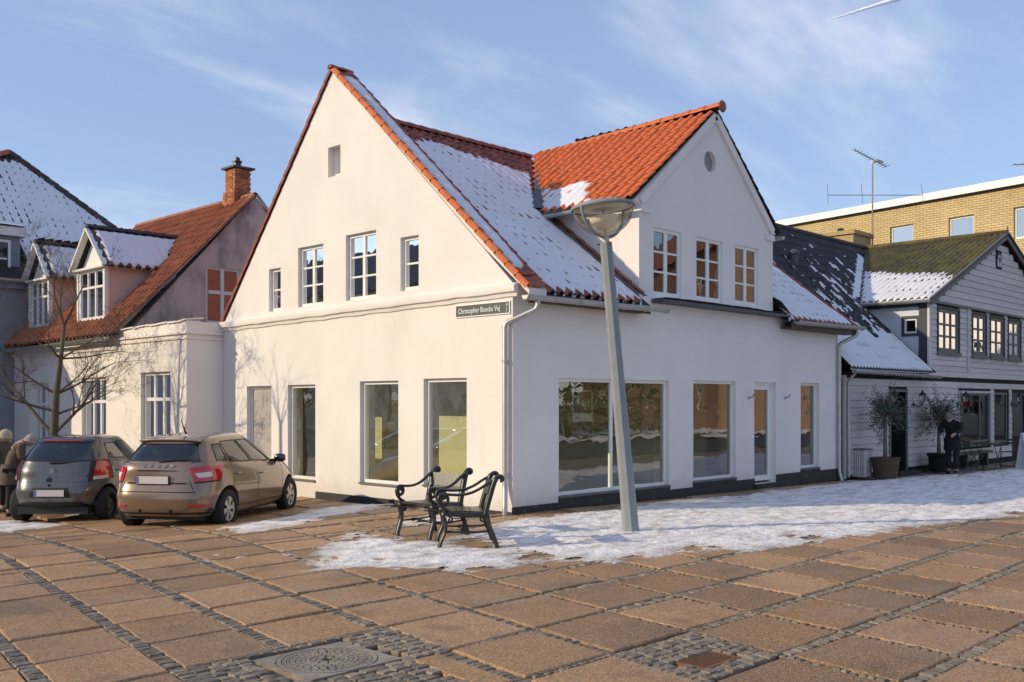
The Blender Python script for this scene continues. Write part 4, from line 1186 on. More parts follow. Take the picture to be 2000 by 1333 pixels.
# ------------------------------------------------------------------ neighbour house with dormers
nb = empty('dormer_house', (-0.88, 9.0, -0.3), world=True)
tag(nb, 'cream house with red tiled roof, two white dormers and a brick chimney', 'house')
XN = -0.88
TN = lambda u, z, d: (XN+d, u, z)
NW = dict(a=(9.67, 11.10, 0.30, 2.47), b=(12.95, 14.36, 0.30, 2.40), c=(16.46, 17.83, 0.30, 2.30))
wall('front_wall', 'plaster_neighbour', nb, [(8.955, -.8), (18.98, -.8), (18.98, 3.32), (12.25, 3.40), (12.25, 3.50), (8.955, 3.56)], [rect(*r) for r in NW.values()], TN, 0.34)
for r in NW.values():
    window(nb, TN, *r, (0, 1/3, 2/3, 1), (0, .73, 1), 0.09, 0.07, 0.075, 'white_wood', 'glass')
    u0, u1, z0, z1 = r
    MB().pbox(TN, u0+.10, u1-.10, z0+.1, z1-.1, 0.30, 0.32).build('curtain_or_reflection', 'blind_grey', nb)
MB().box(XN, 0.0, 8.955, 9.20, -.8, 3.55).v  # (kept below)
mb = MB(); mb.box(XN+.34, 0.4, 8.957, 9.25, -.8, 3.54); mb.build('side_wall', 'plaster_neighbour', nb)
MB().box(XN+.34, 0.6, 9.25, 12.2, 3.1, 3.30).build('flat_roof', 'roof_felt', nb)
# two mouldings below the parapet
for z, p, h in ((3.27, .055, .05), (3.16, .035, .035)):
    mb = MB(); mb.box(XN-p, XN, 8.955-p, 12.30, z, z+h); mb.box(XN, 0.0, 8.955-p, 8.954, z, z+h); mb.build('moulding', 'plaster_neighbour', nb)
mb = MB(); mb.box(XN-.04, XN, 12.30, 18.98, 3.05, 3.12); mb.build('moulding', 'plaster_neighbour', nb)
# ragged row of coping tiles
for k in range(16):
    y = 8.93+k*.21
    z = 3.555-.018*k*.21+random.uniform(-.012, .012)
    MB().add([(XN-.05, y, z), (XN-.05, y+.2, z-.012), (XN+.40, y+.2, z+.035), (XN+.40, y, z+.05), (XN-.04, y, z+.03), (XN-.04, y+.2, z+.02), (XN+.40, y+.2, z+.07), (XN+.40, y, z+.085)], [(0,3,2,1),(4,5,6,7),(0,1,5,4),(1,2,6,5),(2,3,7,6),(3,0,4,7)]).build('coping_tile', 'plaster_neighbour', nb)
# gable wall of the tiled part
TG = lambda u, z, d: (u, 12.25+d, z)
RX, RZ = 2.80, 7.26
wall('gable_wall', 'plaster_stained', nb, [(XN+.35, 3.2), (6.4, 3.2), (6.4, 3.5), (RX, RZ), (XN+.35, 3.58)], [rect(1.40, 2.36, 3.82, 5.25)], TG, 0.3)
window(nb, TG, 1.40, 2.36, 3.82, 5.25, (0, .5, 1), (0, .56, 1), 0.03, 0.05, 0.09, 'white_wood', 'glass_bright')
MB().pbox(TG, 1.42, 2.34, 3.84, 5.23, .2, .22).build('curtain_or_reflection', 'tile_orange', nb)  # tile-coloured sheet stands in for the orange roof mirrored in these panes
mb = MB(); mb.box(XN+.34, 6.4, 18.7, 18.97, -.8, 3.4); mb.build('end_wall', 'plaster_stained', nb)
# roof
nsl = Vector((RX-(-1.12), 0, RZ-3.36)); NL = nsl.length
nfr = Frame((-1.12, 19.1, 3.36), (0, -1, 0), nsl)
rb = MB(); rb.add([nfr.p(0, 0, -.02), nfr.p(6.88, 0, -.02), nfr.p(6.88, NL, -.02), nfr.p(0, NL, -.02)], [(0, 1, 2, 3)])
rb.add([(RX, 12.22, RZ-.02), (RX, 19.1, RZ-.02), (6.9, 19.1, 3.3), (6.9, 12.22, 3.3)], [(0, 1, 2, 3)])
nroof = rb.build('roof', 'roof_felt', nb, recalc=False)
DORM = [(14.42, 0.84), (17.86, 0.74)]
def nkeep(u, v):
    x = -1.12+v*nsl.x/NL; y = 19.1-u
    if v > NL-.05: return False
    for dy, hw in DORM:
        if abs(y-dy) < hw and x > -0.62 and x < 1.2-.0: return False
    return True
tiles_joined('roof_tiles', nfr, tile_field(nfr, 6.8, NL, nkeep, 0.25, 0.32), 'tile_old', nroof, 0.25, 0.32, hs=1.7)
ridge_tiles(nroof, (RX, 19.0, RZ+.02), (RX, 12.2, RZ+.02), 0.11, 0.38, 'tile_old', single=False, name='ridge_tiles')
mb = MB(); mb.tube([(XN-.1, 12.21, 3.45), (RX-.05, 12.21, RZ+.03)], 0.045, 6); mb.tube([(RX+.05, 12.21, RZ+.03), (6.5, 12.21, 3.4)], 0.045, 6); mb.build('verge', 'plaster_stained', nb)
gutter(nb, (-1.17, 12.30, 3.34), (-1.17, 19.0, 3.26), 0.075)
# chimney of real bricks
ch = MB().box(2.62, 3.08, 12.93, 13.39, 6.5, 8.13).build('chimney', 'mortar', nb)
bm_ = MB(); 
for k in range(23):
    z = 6.55+k*.067; g = .0 if z > 7.45 else .05
    off = .12 if k % 2 else 0.0
    x0, x1, y0, y1 = 2.60-g, 3.10+g, 12.91-g, 13.41+g
    x = x0-off*.6
    while x < x1-.03:
        a = max(x, x0); b = min(x+.225, x1)
        if b-a > .04: bm_.box(a+.005, b-.005, y0, y0+.10, z, z+.057); bm_.box(a+.005, b-.005, y1-.10, y1, z, z+.057)
        x += .235
    y = y0-.12+off*.6
    while y < y1-.03:
        a = max(y, y0+.10); b = min(y+.225, y1-.10)
        if b-a > .04: bm_.box(x0, x0+.10, a+.005, b-.005, z+.0008, z+.0562); bm_.box(x1-.10, x1, a+.005, b-.005, z+.0008, z+.0562)
        y += .235
tag(bm_.build('bricks', 'brick_red', ch, recalc=False), kind='stuff')
mb = MB(); mb.box(2.52, 3.18, 12.83, 13.49, 8.10, 8.15); mb.build('cap', 'lead', ch)
mb = MB(); mb.lathe([(.10, 8.16), (.10, 8.30), (.13, 8.31), (.13, 8.34), (.07, 8.36), (.07, 8.42), (.02, 8.46)], 12, (2.83, 13.16, 0)); mb.build('pot', 'iron_black', ch)
# dormers
def dormer(yc, hw, snow_h):
    d = empty('dormer', (0, 0, 0)); d.parent = nb; d.matrix_parent_inverse = Matrix.Translation(-Vector(nb['_world']))
    x0 = -0.62; z0, z1, zt = 3.72, 5.22, 6.24
    T = lambda u, z, dd: (x0+dd, u, z)
    yl, yr = yc-hw, yc+hw
    window(d, T, yl+.08, yr-.08, 3.86, 5.20, (0, 1/3, 2/3, 1), (0, .66, 1), 0.01, 0.09, 0.055, 'white_wood', 'glass', flat=True)
    mb = MB(); mb.pbox(T, yl, yl+.08, z0, z1, -.02, .08); mb.pbox(T, yr-.08, yr, z0, z1, -.02, .08); mb.pbox(T, yl+.08, yr-.08, z0-.05, 3.86, -.03, .08); mb.build('casing', 'white_wood', d)
    for a in (yl+.02, yr-.08):
        MB().prism([(x0+.08, 3.6), (1.05, 5.25), (x0+.08, 5.25)], lambda u, z, dd: (u, a+dd, z), 0, .06).build('cheek', 'plaster_pink', d)
    MB().prism([(yl+.02, z1+.001), (yr-.02, z1+.001), (yc, zt-.16)], T, .10, .14).build('tympanum', 'white_wood', d)
    for s in (-1, 1):
        a = Vector((x0-.08, yc+s*(hw+.17), z1-.02)); b = Vector((x0-.08, yc, zt-.02))
        MB().bar(a, b, .05, .16, up=(-1, 0, 0)).build('bargeboard', 'white_wood', d)
        e = Vector((1.9, 0, 0))
        f = Frame((x0-.10, yc+s*(hw+.20), z1-.04), (1, 0, 0), Vector((0, -s*(hw+.20), zt-z1+.04)))
        LL = Vector((0, hw+.20, zt-z1+.04)).length
        m = MB(); m.add([f.p(0, 0, -.01), f.p(1.9, 0, -.01), f.p(2.6, LL, -.01), f.p(0, LL, -.01)], [(0, 1, 2, 3)])
        rf = m.build('dormer_roof', 'tile_dark', d, recalc=False)
        tiles_joined('roof_tiles', f, tile_field(f, 2.7, LL, lambda u, v: u < 1.75+.65*v/LL), 'tile_dark', d, simple=True)
        if s < 0:
            snow_field('roof_snow', f, 0.10, 2.7, 0.0, LL, lambda U, V: np.minimum(np.minimum(V-.04-.04*np.cos(2*np.pi*(U/TW-.8)), LL-.10-V), np.minimum(U-.12, 1.85+.6*V/LL-U))+.05*(fbm(U*5, V*5, 3)-.5), d, 0.05, 0.085, 0.02)
    ridge_tiles(d, (x0-.10, yc, zt+.03), (1.95, yc, zt+.03), 0.10, 0.33, 'tile_dark')
    MB().bar((x0-.06, yl-.1, z1-.02), (x0-.06, yr+.1, z1-.02), .10, .05).build('cornice', 'white_wood', d)
    return d
for yc, hw in DORM: dormer(yc, hw, 0.06)

# ------------------------------------------------------------------ grey house with the snowy hipped roof
gh = empty('grey_house', (0.6, 19.0, -0.4), world=True)
tag(gh, 'grey blue rendered house with large snow covered hipped roof', 'house')
TQ = lambda u, z, d: (u, 19.02+d, z)
wall('side_wall', 'plaster_grey', gh, [(-7.7, -.8), (4.6, -.8), (4.6, 5.3), (-7.7, 5.3)], [rect(-2.6, -1.6, 1.0, 2.6)], TQ, .35)
window(gh, TQ, -2.6, -1.6, 1.0, 2.6, (0, .5, 1), (0, .5, 1), .1, .06, .05)
MB().box(-7.7, -7.35, 19.37, 34, -.8, 5.3).build('front_wall', 'plaster_grey', gh)
MB().box(4.25, 4.6, 19.37, 34, -.8, 5.3).build('back_wall', 'plaster_grey', gh)
MB().box(-7.82, 4.72, 18.86, 19.02, 5.02, 5.30).build('cornice', 'plaster_grey', gh)
AX, AY, AZ = 0.6, 23.7, 9.98
hs = Vector((0, AY-18.75, AZ-5.32)); HL = hs.length
hfr = Frame((-8.0, 18.75, 5.32), (1, 0, 0), hs)
HWD = 4.2; HWL = 8.6
def hkeep(u, v):
    x = -8.0+u; return -HWL*(1-v/HL)-.02 < x-AX < HWD*(1-v/HL)+.02 and not (-2.75 < x < -.5 and v < 2.25)
rb = MB(); rb.add([(-8.0, 18.75, 5.30), (4.8, 18.75, 5.30), (AX, AY, AZ-.02)], [(0, 1, 2)])
rb.add([(-8.0, 18.75, 5.30), (AX, AY, AZ-.02), (AX, 34, AZ-.02), (-8.0, 34, 5.30)], [(0, 1, 2, 3)]); rb.add([(4.8, 18.75, 5.30), (AX, AY, AZ-.02), (AX, 34, AZ-.02), (4.8, 34, 5.30)], [(0, 1, 2, 3)])
groof = rb.build('roof', 'roof_felt', gh, recalc=False)
tiles_joined('roof_tiles', hfr, tile_field(hfr, 12.8, HL, hkeep, .25, .34), 'tile_dark', groof, .25, .34, simple=True, hs=1.2)
snow_field('roof_snow', hfr, 0.0, 12.8, 0.0, HL, lambda U, V: np.minimum(np.minimum(np.minimum(HWD*(1-V/HL)-.10-(-8.0+U-AX), HWL*(1-V/HL)-.10+(-8.0+U-AX)), HL-.55-V+.5*(fbm(U*3, V*0+1, 3)-.5)-.12*np.cos(2*np.pi*(U/.25-.8))), np.where((U > 5.2) & (U < 7.55) & (V < 2.2), -1, V-.03)), groof, 0.07, 0.074, 0.014, .25, .004)
ridge_tiles(groof, (4.8, 18.75, 5.36), (AX, AY, AZ+.04), 0.15, 0.40, 'tile_dark', single=False, name='hip_tiles')
ridge_tiles(groof, (-8.0, 18.75, 5.36), (AX, AY, AZ+.04), 0.15, 0.40, 'tile_old', single=False, name='hip_tiles')
wsf = Frame((-8.0, 30, 5.32), (0, -1, 0), Vector((AX+8.0, 0, AZ-5.32)))
tiles_joined('roof_tiles', wsf, tile_field(wsf, 11.3, 9.7, lambda u, v: 30-u > 18.75+(AY-18.75)*v/9.78, .25, .34), 'tile_old', groof, .25, .34, simple=True)
gutter(gh, (-8.0, 18.66, 5.26), (4.8, 18.66, 5.26), .09)
# dormer box of the grey house
TD = lambda u, z, d: (u, 19.15+d, z)
dm = MB().box(-2.75, -.66, 19.16, 21.3, 5.32, 6.55).build('dormer', 'plaster_grey', gh)
window(dm, TD, -2.3, -.93, 5.42, 6.42, (0, .5, 1), (0, .45, 1), -.03, .07, .05, 'white_wood', 'glass', flat=True)
MB().box(-2.9, -.52, 19.02, 21.5, 6.55, 6.80).build('dormer_cornice', 'white_wood', dm)
df = Frame((-2.9, 19.02, 6.80), (1, 0, 0), (0, 1, 0))
snow_field('dormer_snow', df, 0, 2.38, 0, 2.4, lambda U, V: np.minimum(np.minimum(U, 2.38-U), V)+.03, dm, .06, .09, .03, 1, 0)

# ------------------------------------------------------------------ timber house
th = empty('timber_house', (14, 0.2, -0.2), world=True)
tag(th, 'grey weatherboarded timber house with mossy corrugated gable roof', 'house')
TT = lambda u, z, d: (u, 0.12+d, z)
X0, X1 = 11.80, 29.3
ZB = 2.62                   # band between the storeys
GA = (23.2, 7.30); GE = 4.78; GX0, GX1 = 17.02, 29.38
OPN = [(14.45, 15.51, -.3, 2.06), (19.36, 22.0, .52, 2.06), (22.45, 23.75, .45, 2.10), (24.15, 25.6, -.3, 2.10)]
UPN = [(17.72, 19.30, 3.25, 4.50), (20.45, 21.60, 3.25, 4.50), (22.02, 23.25, 3.25, 4.50), (23.72, 24.9, 3.25, 4.50)]
core = [(X0, -.8), (X1, -.8), (X1, 4.7), (GA[0], 7.15), (GX0+.05, 4.7), (GX0+.05, 2.45), (X0, 2.45)]
ARCH = [(22.80+.24*math.cos(math.pi*k/10), 6.34+.30*math.sin(math.pi*k/10)) for k in range(11)] + [(22.56, 6.14), (23.04, 6.14)]
wall('wall_core', 'tar_black', th, core, [rect(*o) for o in OPN+UPN], TT, .25)
def boards(u0, u1, z0, z1, opn, pitch, gablef=None):
    z = z0
    while z < z1-.03:
        h = min(pitch, z1-z)
        a, b = u0, u1
        if gablef:
            a, b = gablef(z+h)
            if b-a < .25: break
        segs = [(a, b)]
        for o in opn:
            if o[2]-.02 < z+h*.55 and o[3]+.02 > z+h*.45:
                ns = []
                for s, e in segs:
                    if o[1] <= s or o[0] >= e: ns.append((s, e)); continue
                    if o[0]-s > .05: ns.append((s, o[0]))
                    if e-o[1] > .05: ns.append((o[1], e))
                segs = ns
        for s, e in segs:
            pieces = [(s, e)]
            if e-s > 6: m = s+(e-s)*random.uniform(.35, .65); pieces = [(s, m-.002), (m+.002, e)]
            for p, q in pieces:
                w = random.uniform(-.004, .004)
                y0 = 0.12-.030+w; y1 = 0.12-.012+w
                MB().hexa([(p, y0, z+.006), (q, y0, z+.006), (q, .118, z+.006), (p, .118, z+.006), (p, y1, z+h-.002), (q, y1, z+h-.002), (q, .118, z+h-.002), (p, .118, z+h-.002)]).build('board', 'board', th)
        z += pitch
pad = lambda o: (o[0]-.07, o[1]+.07, o[2]-.07, o[3]+.07)
boards(X0+.06, X1, -.02, 2.40, [pad(o) for o in OPN], 0.185)
boards(GX0+.13, X1-.05, ZB+.06, 4.62, [pad(o) for o in UPN]+[(19.98, 20.12, 0, 9)], 0.165)
sl = (GA[1]-GE)/(GA[0]-GX0)
boards(0, 0, 4.70, 7.2, [(22.5, 23.1, 6.1, 6.7)], 0.20, lambda z: (GX0+.2+(z-GE+.10)/sl, 2*GA[0]-(GX0+.2+(z-GE+.10)/sl)))
MB().box(GX0, X1, .055, .119, ZB-.10, ZB+.055).build('band_board', 'board', th)
MB().box(GX0, X1, .04, .1185, 4.625, 4.695).build('band_board', 'trim_grey', th)
MB().box(19.98, 20.12, .055, .119, ZB+.06, 4.62).build('corner_board', 'board', th)
for x, m in ((X0, 'board'), ): MB().box(x-.05, x+.06, .06, .119, -.1, 2.45).build('corner_board', m, th)
MB().box(GX0-.02, GX0+.12, .06, .119, ZB+.06, 4.7).build('corner_board', 'board', th)
for o in UPN:
    fr = window(th, TT, *o, (0, 1/3, 2/3, 1) if o[1]-o[0] > 1.4 else (0, .5, 1), (0, 1/3, 2/3, 1), -.02, .10, .06, 'trim_grey', 'glass_bright')
    mb = MB(); mb.pbox(TT, o[0]-.07, o[0], o[2]-.07, o[3]+.07, -.05, -.001); mb.pbox(TT, o[1], o[1]+.07, o[2]-.07, o[3]+.07, -.05, -.001); mb.pbox(TT, o[0], o[1], o[3], o[3]+.07, -.05, -.001)
    mb.build('casing', 'trim_dark', fr)
    MB().pbox(TT, o[0]-.10, o[1]+.10, o[2]-.10, o[2], -.09, -.001).build('sill', 'trim_grey', fr)
    MB().pbox(TT, o[0], o[1], o[2], o[3], .5, .52).build('curtain_or_reflection', 'film_white', th)
# arched little gable window
mb = MB(); mb.prism(ARCH[:11]+ARCH[11:], TT, -.045, -.0); aw = mb.build('arch_window', 'trim_dark', th)
mb = MB(); mb.prism([(22.80+(u-22.80)*.72, 6.30+(z-6.30)*.76) for u, z in ARCH], TT, -.052, -.046); mb.build('pane', 'panel_white', aw)
mb = MB(); mb.pbox(TT, 22.785, 22.815, 6.18, 6.52, -.06, -.053); mb.bar(TT(22.80, 6.3, -.056), TT(22.70, 6.46, -.056), .02, .02); mb.bar(TT(22.80, 6.3, -.056), TT(22.90, 6.46, -.056), .02, .02); mb.build('glazing_bar', 'trim_dark', aw)
# shop front openings
o = OPN[1]; sw = window(th, TT, *o, (0, .72, 1), (0, 1), .02, .07, .06, 'trim_grey', 'glass')
mb = MB(); mb.pbox(TT, o[0]-.07, o[0], o[2]-.07, o[3]+.07, -.05, -.001); mb.pbox(TT, o[1], o[1]+.07, o[2]-.07, o[3]+.07, -.05, -.001); mb.pbox(TT, o[0], o[1], o[3], o[3]+.07, -.05, -.001); mb.build('casing', 'board', sw)
MB().pbox(TT, o[0]-.15, o[1]+.15, o[2]-.09, o[2]-.02, -.16, -.001).build('sill', 'trim_grey', sw)
o = OPN[2]; s2 = window(th, TT, *o, (0, 1), (0, 1), .02, .08, .06, 'trim_grey', 'glass')
o = OPN[3]; s3 = window(th, TT, *o, (0, 1), (0, 1), .02, .10, .06, 'trim_dark', 'glass', name='shop_door')
o = OPN[0]
dr = MB().pbox(TT, o[0]+.05, o[0]+.32, -.15, 2.0, .16, .22).build('door', 'trim_dark', th)
mb = MB(); mb.pbox(TT, o[0]-.07, o[0]+.05, -.15, 2.13, -.04, .12); mb.pbox(TT, o[1], o[1]+.07, -.15, 2.13, -.04, -.001); mb.pbox(TT, o[0]+.05, o[1], 2.06, 2.13, -.04, -.001); mb.build('door_frame', 'trim_grey', dr)
MB().box(14.3, 15.7, -.25, .10, -.3, -.06).build('door_step', 'plinth', th)
MB().box(15.6, 19.0, .06, .1195, -.5, .02).build('plinth', 'tar_black', th)
# dark room behind the openings
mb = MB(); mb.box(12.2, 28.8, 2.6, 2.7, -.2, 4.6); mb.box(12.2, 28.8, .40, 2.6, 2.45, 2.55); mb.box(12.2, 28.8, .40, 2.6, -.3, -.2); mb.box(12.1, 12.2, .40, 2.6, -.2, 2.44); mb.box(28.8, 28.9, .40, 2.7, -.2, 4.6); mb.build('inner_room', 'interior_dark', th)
# tar-black gap wall towards the corner house, side wall of the gable wing
MB().box(11.30, 11.74, .30, 6.5, -.6, 3.1).build('gap_wall', 'tar_black', th)
swl = wall('wing_wall', 'panel_white', th, [(.37, 2.5), (2.6, 2.5), (2.6, 4.75), (.37, 4.75)], [rect(.44, .80, 3.76, 4.18)], lambda u, z, d: (GX0+.06+d, u, z), .18)
wfm = window(th, lambda u, z, d: (GX0+.06+d, u, z), .44, .80, 3.76, 4.18, (0, 1), (0, 1), .0, .045, .03, 'white_wood', 'glass')
mb = MB(); TS = lambda u, z, d: (GX0+.06+d, u, z)
mb.pbox(TS, .36, .44, 3.68, 4.26, -.03, -.001); mb.pbox(TS, .80, .88, 3.68, 4.26, -.03, -.001); mb.pbox(TS, .44, .80, 4.18, 4.26, -.03, -.001); mb.pbox(TS, .44, .80, 3.68, 3.76, -.03, -.001); mb.build('casing', 'trim_dark', wfm)
MB().box(GX0+.0, GX0+.05, .122, .368, 2.55, 4.7).build('corner_board', 'trim_dark', th)
MB().box(GX0-.04, GX0+.06, .37, 2.5, 4.52, 4.72).build('eaves_board', 'trim_dark', th)
# corrugated roofs
def corrugated(fr, um, vm, keep, material, parent, name='roof', wl_=.18, amp=.028, vstep=.45):
    nu = int(um/(wl_/6))+1; vs = []; nv = max(2, int(vm/vstep)+1)
    for j in range(nv):
        for side in (0, 1):
            v = min(vm, j*vstep+(vstep if side else 0)); lift = .0 if side else .022
            for i in range(nu):
                u = um*i/(nu-1); vs.append(fr.p(u, v, amp*math.cos(2*math.pi*u/wl_)+lift))
    fs = []
    for r in range(2*nv-1):
        for i in range(nu-1):
            u = um*(i+.5)/(nu-1); v = (r//2)*vstep+vstep*.5
            if keep(u, min(v, vm)): fs.append((r*nu+i, r*nu+i+1, (r+1)*nu+i+1, (r+1)*nu+i))
    mb = MB(); mb.v = vs; mb.f = fs
    return mb.build(name, material, parent, smooth=True, recalc=False, angle=50)
msl = Vector((0, 4.77+.30, 7.30-2.62)); ML = msl.length
mfr = Frame((11.62, -.18, 2.60), (1, 0, 0), Vector((0, 4.95, 4.70)))
ML = math.hypot(4.95, 4.70)
def tzm(y): return 2.60+(y+.18)*4.70/4.95
def twz(x): return GA[1]-abs(x-GA[0])*sl
def mkeep(u, v):
    x = 11.62+u; y = -.18+v*4.95/ML; z = 2.60+v*4.70/ML
    if x > GX0 and y < 2.2: return False
    return not (x > GX0-.2 and twz(x) > z-.02)
mr = corrugated(mfr, 16.0, ML, mkeep, 'slate', th)
def msnow(U, V):
    X = 11.62+U; y = -.18+V*4.95/ML; z = 2.60+V*4.70/ML
    st = .30*np.cos(2*np.pi*U/.18)+0.5*np.cos(2*np.pi*U/1.08+1)*np.clip(V-1.5, 0, 1.2)
    top = 2.75-.32*(U-1.0)+.25*(U > 3.6)*(U-3.6) + .9*(fbm(U*2.2, V*.8, 4)-.5)*2+.28*st
    m = np.minimum(top-V, V-.02)
    # leftover speckles and the heap along the valley
    sp = (fbm(U*5.5, V*2.2+7, 4, .62)-.585)*1.6+.10*st - .10*np.clip(V-4.2, 0, 2)
    m = np.maximum(m, np.minimum(sp, V-.02))
    vly = .30-np.abs(X-(GX0+(z-GE)/sl)+.30)
    m = np.maximum(m, np.where((z > GE) & (z < 7.0), vly, -1))
    m = np.where((X > GX0-.06) & (y < 2.2), -1, m)
    wz = GA[1]-np.abs(X-GA[0])*sl
    return np.where((X > GX0-.3) & (wz > z-.0), -1, m)
snow_field('roof_snow', mfr, 0, 10.0, 0, ML, msnow, mr, .06, .045, .02, .18, .016)
mb = MB(); mb.tube([(11.6, 4.77, 7.32), (23.2, 4.77, 7.32)], .10, 8); mb.build('ridge_cap', 'slate', mr, smooth=True)
wv = Vector((GA[0]-16.80, 0, GA[1]-(GE-.09))); WVL = wv.length
tfr = Frame((16.80, 4.9, GE-.09), (0, -1, 0), wv)
def tkeep(u, v):
    y = 4.9-u; z = GE-.09+v*wv.z/WVL
    return tzm(y) < z+.05
wr2 = corrugated(tfr, 4.95, WVL, tkeep, 'slate_moss', th, wl_=.20, amp=.034)
def tsnow(U, V):
    y = 4.9-U; z = GE-.09+V*wv.z/WVL
    st = .55*np.cos(2*np.pi*U/.20)
    top = 2.15+.42*(y-0)+.5*(fbm(U*2, V*1.2, 4)-.5)*2+.38*st
    m = np.minimum(top-V, V-.02)
    m = np.minimum(m, z-(2.60+(y+.18)*4.70/4.95)-.02)
    return np.minimum(m, 4.9-U+.02)
snow_field('roof_snow', tfr, .2, 4.95, 0, WVL, tsnow, wr2, .05, .05, .018, .20, .022)
wv2 = Vector((GA[0]-29.6, 0, GA[1]-(GE-.09)))
corrugated(Frame((29.6, -.05, GE-.09), (0, 1, 0), wv2), 4.95, wv2.length, lambda u, v: True, 'slate_moss', th)
mb = MB(); mb.tube([(GA[0], -.06, GA[1]+.03), (GA[0], 4.8, GA[1]+.03)], .09, 8); mb.build('ridge_cap', 'slate_moss', wr2, smooth=True)
for a, b in (((16.85, 0, GE-.12), (GA[0]-.02, 0, GA[1]-.04)), ((29.55, 0, GE-.12), (GA[0]+.02, 0, GA[1]-.04))):
    MB().bar((a[0], -.03, a[2]-.04), (b[0], -.03, b[2]-.04), .05, .20).build('bargeboard', 'trim_grey', th)
    MB().bar((a[0], -.055, a[2]+.03), (b[0], -.055, b[2]+.03), .09, .06).build('verge_board', 'trim_dark', th)
MB().tube([(GA[0], -.05, GA[1]+.0), (GA[0], -.05, GA[1]+.22)], .018, 6).build('finial', 'trim_dark', th)
gutter(th, (11.66, -.22, 2.56), (17.1, -.22, 2.52), .07); gutter(th, (16.76, 2.5, 4.66), (16.76, -.02, 4.66), .075)
downpipe(th, [(11.84, -.16, 2.5), (11.84, .0, 2.3), (11.84, .0, -.05)], .04, [(11.84, .0, 1.2)])
mb = MB(); mb.bar((16.92, .2, 2.86), (16.92, 2.35, 4.78), .10, .07); mb.build('flashing', 'lead', mr)
mb = MB(); mb.lathe([(.13, 0), (.13, .34), (.16, .35), (.16, .42), (.05, .50)], 10, (15.15, 3.25, 5.75)); mb.build('vent_pipe', 'lead', mr, smooth=True, angle=40)
# wall lanterns
def lantern(x, lab):
    L = empty('wall_lantern', (x, .085, 1.72)); tag(L, lab, 'lantern', 'black wall lanterns on the weatherboards')
    mb = MB(); mb.lathe([(.0, 0), (.055, .0), (.055, .02), (.03, .03)], 10, (0, 0, 0), 'y'); mb.v = [(a, -b, c) for a, b, c in mb.v]
    mb.build('wall_plate', 'lantern_black', L)
    MB().tube([(0, -.02, 0), (0, -.12, -.05), (0, -.22, -.02), (0, -.25, .06)], .014, 6).build('arm', 'lantern_black', L)
    mb = MB(); mb.lathe([(.03, .05), (.055, .07), (.05, .085)], 6, (0, -.25, 0)); 
    for k in range(6):
        a = 2*math.pi*k/6; mb.tube([(.05*math.cos(a), -.25+.05*math.sin(a), .08), (.085*math.cos(a), -.25+.085*math.sin(a), .26)], .007, 4)
    mb.build('cage', 'lantern_black', L)
    MB().lathe([(.045, .085), (.078, .258)], 6, (0, -.25, 0), cap=False).build('glass', 'glass_lamp', L)
    MB().lathe([(.11, .255), (.09, .29), (.04, .33), (.03, .36), (.012, .39), (.0, .42)], 8, (0, -.25, 0)).build('hood', 'lantern_black', L)
lantern(14.13, 'black wall lantern above the basket tree beside the dark doorway')
lantern(15.95, 'black wall lantern just right of the dark doorway')
lantern(19.18, 'black wall lantern at the edge of the shop window with red print')
lantern(23.98, 'black wall lantern between the two tall shop panes')
# bright print in the shop window
pr = empty('window_poster', (20.2, .17, 1.3), world=True); tag(pr, 'red and cream print hanging in the timber house shop window', 'poster')
MB().box(19.95, 20.45, .20, .21, 1.62, 2.0).build('red_field', 'red_print', pr); MB().box(19.55, 19.93, .20, .21, 1.25, 1.98).build('cream_field', 'cream_print', pr); MB().box(20.6, 20.8, .22, .23, 1.66, 1.95).build('pale_field', 'film_white', pr)
# chimney with antenna
cs = MB().box(24.0, 25.5, 5.6, 7.0, 5.2, 8.05).build('roof_chimney', 'brick_pale', th)
MB().box(23.92, 25.58, 5.52, 7.08, 8.05, 8.20).build('cap', 'brick_pale', cs)
mb = MB(); mb.lathe([(.12, 8.2), (.12, 8.36), (.0, 8.40)], 10, (24.4, 6.3, 0)); mb.build('pot', 'iron_black', cs)
def yagi(mb, c, d, n, L, s, up=(0, 0, 1)):
    d = Vector(d).normalized(); side = d.cross(Vector(up)).normalized(); c = Vector(c)
    mb.tube([c-d*L/2, c+d*L/2], .018, 5)
    for k in range(n):
        p = c+d*(L*(k/(n-1)-.5)); w = s*(.65+.5*(1-k/(n-1)))
        mb.tube([p-side*w/2, p+side*w/2], .010, 4)
an = empty('roof_antenna', (25.3, 5.45, 7.2), world=True); tag(an, 'television antenna on a tall mast at the brick chimney', 'antenna')
MB().tube([(25.3, 5.45, 7.2), (25.3, 5.45, 10.95)], .028, 6).build('mast', 'antenna_metal', an)
mb = MB(); yagi(mb, (25.2, 5.5, 11.05), (-.75, .45, .35), 12, 1.5, .45); mb.build('yagi', 'antenna_metal', an)
mb = MB(); mb.tube([(25.25, 5.45, 10.9), (25.55, 5.35, 11.0), (25.75, 5.25, 10.95)], .05, 6); mb.build('receiver', 'radiator', an)
mb = MB(); a = Vector((.70, -.72, 0)).normalized(); c = Vector((25.3, 5.45, 9.65)); mb.tube([c-a*1.7, c+a*1.9], .014, 5)
for t in (-1.7, -.4, 1.9): mb.tube([c+a*t+Vector((-.15, -.1, -.35)), c+a*t+Vector((.15, .1, .45))], .010, 4)
mb.build('dipole', 'antenna_metal', an)

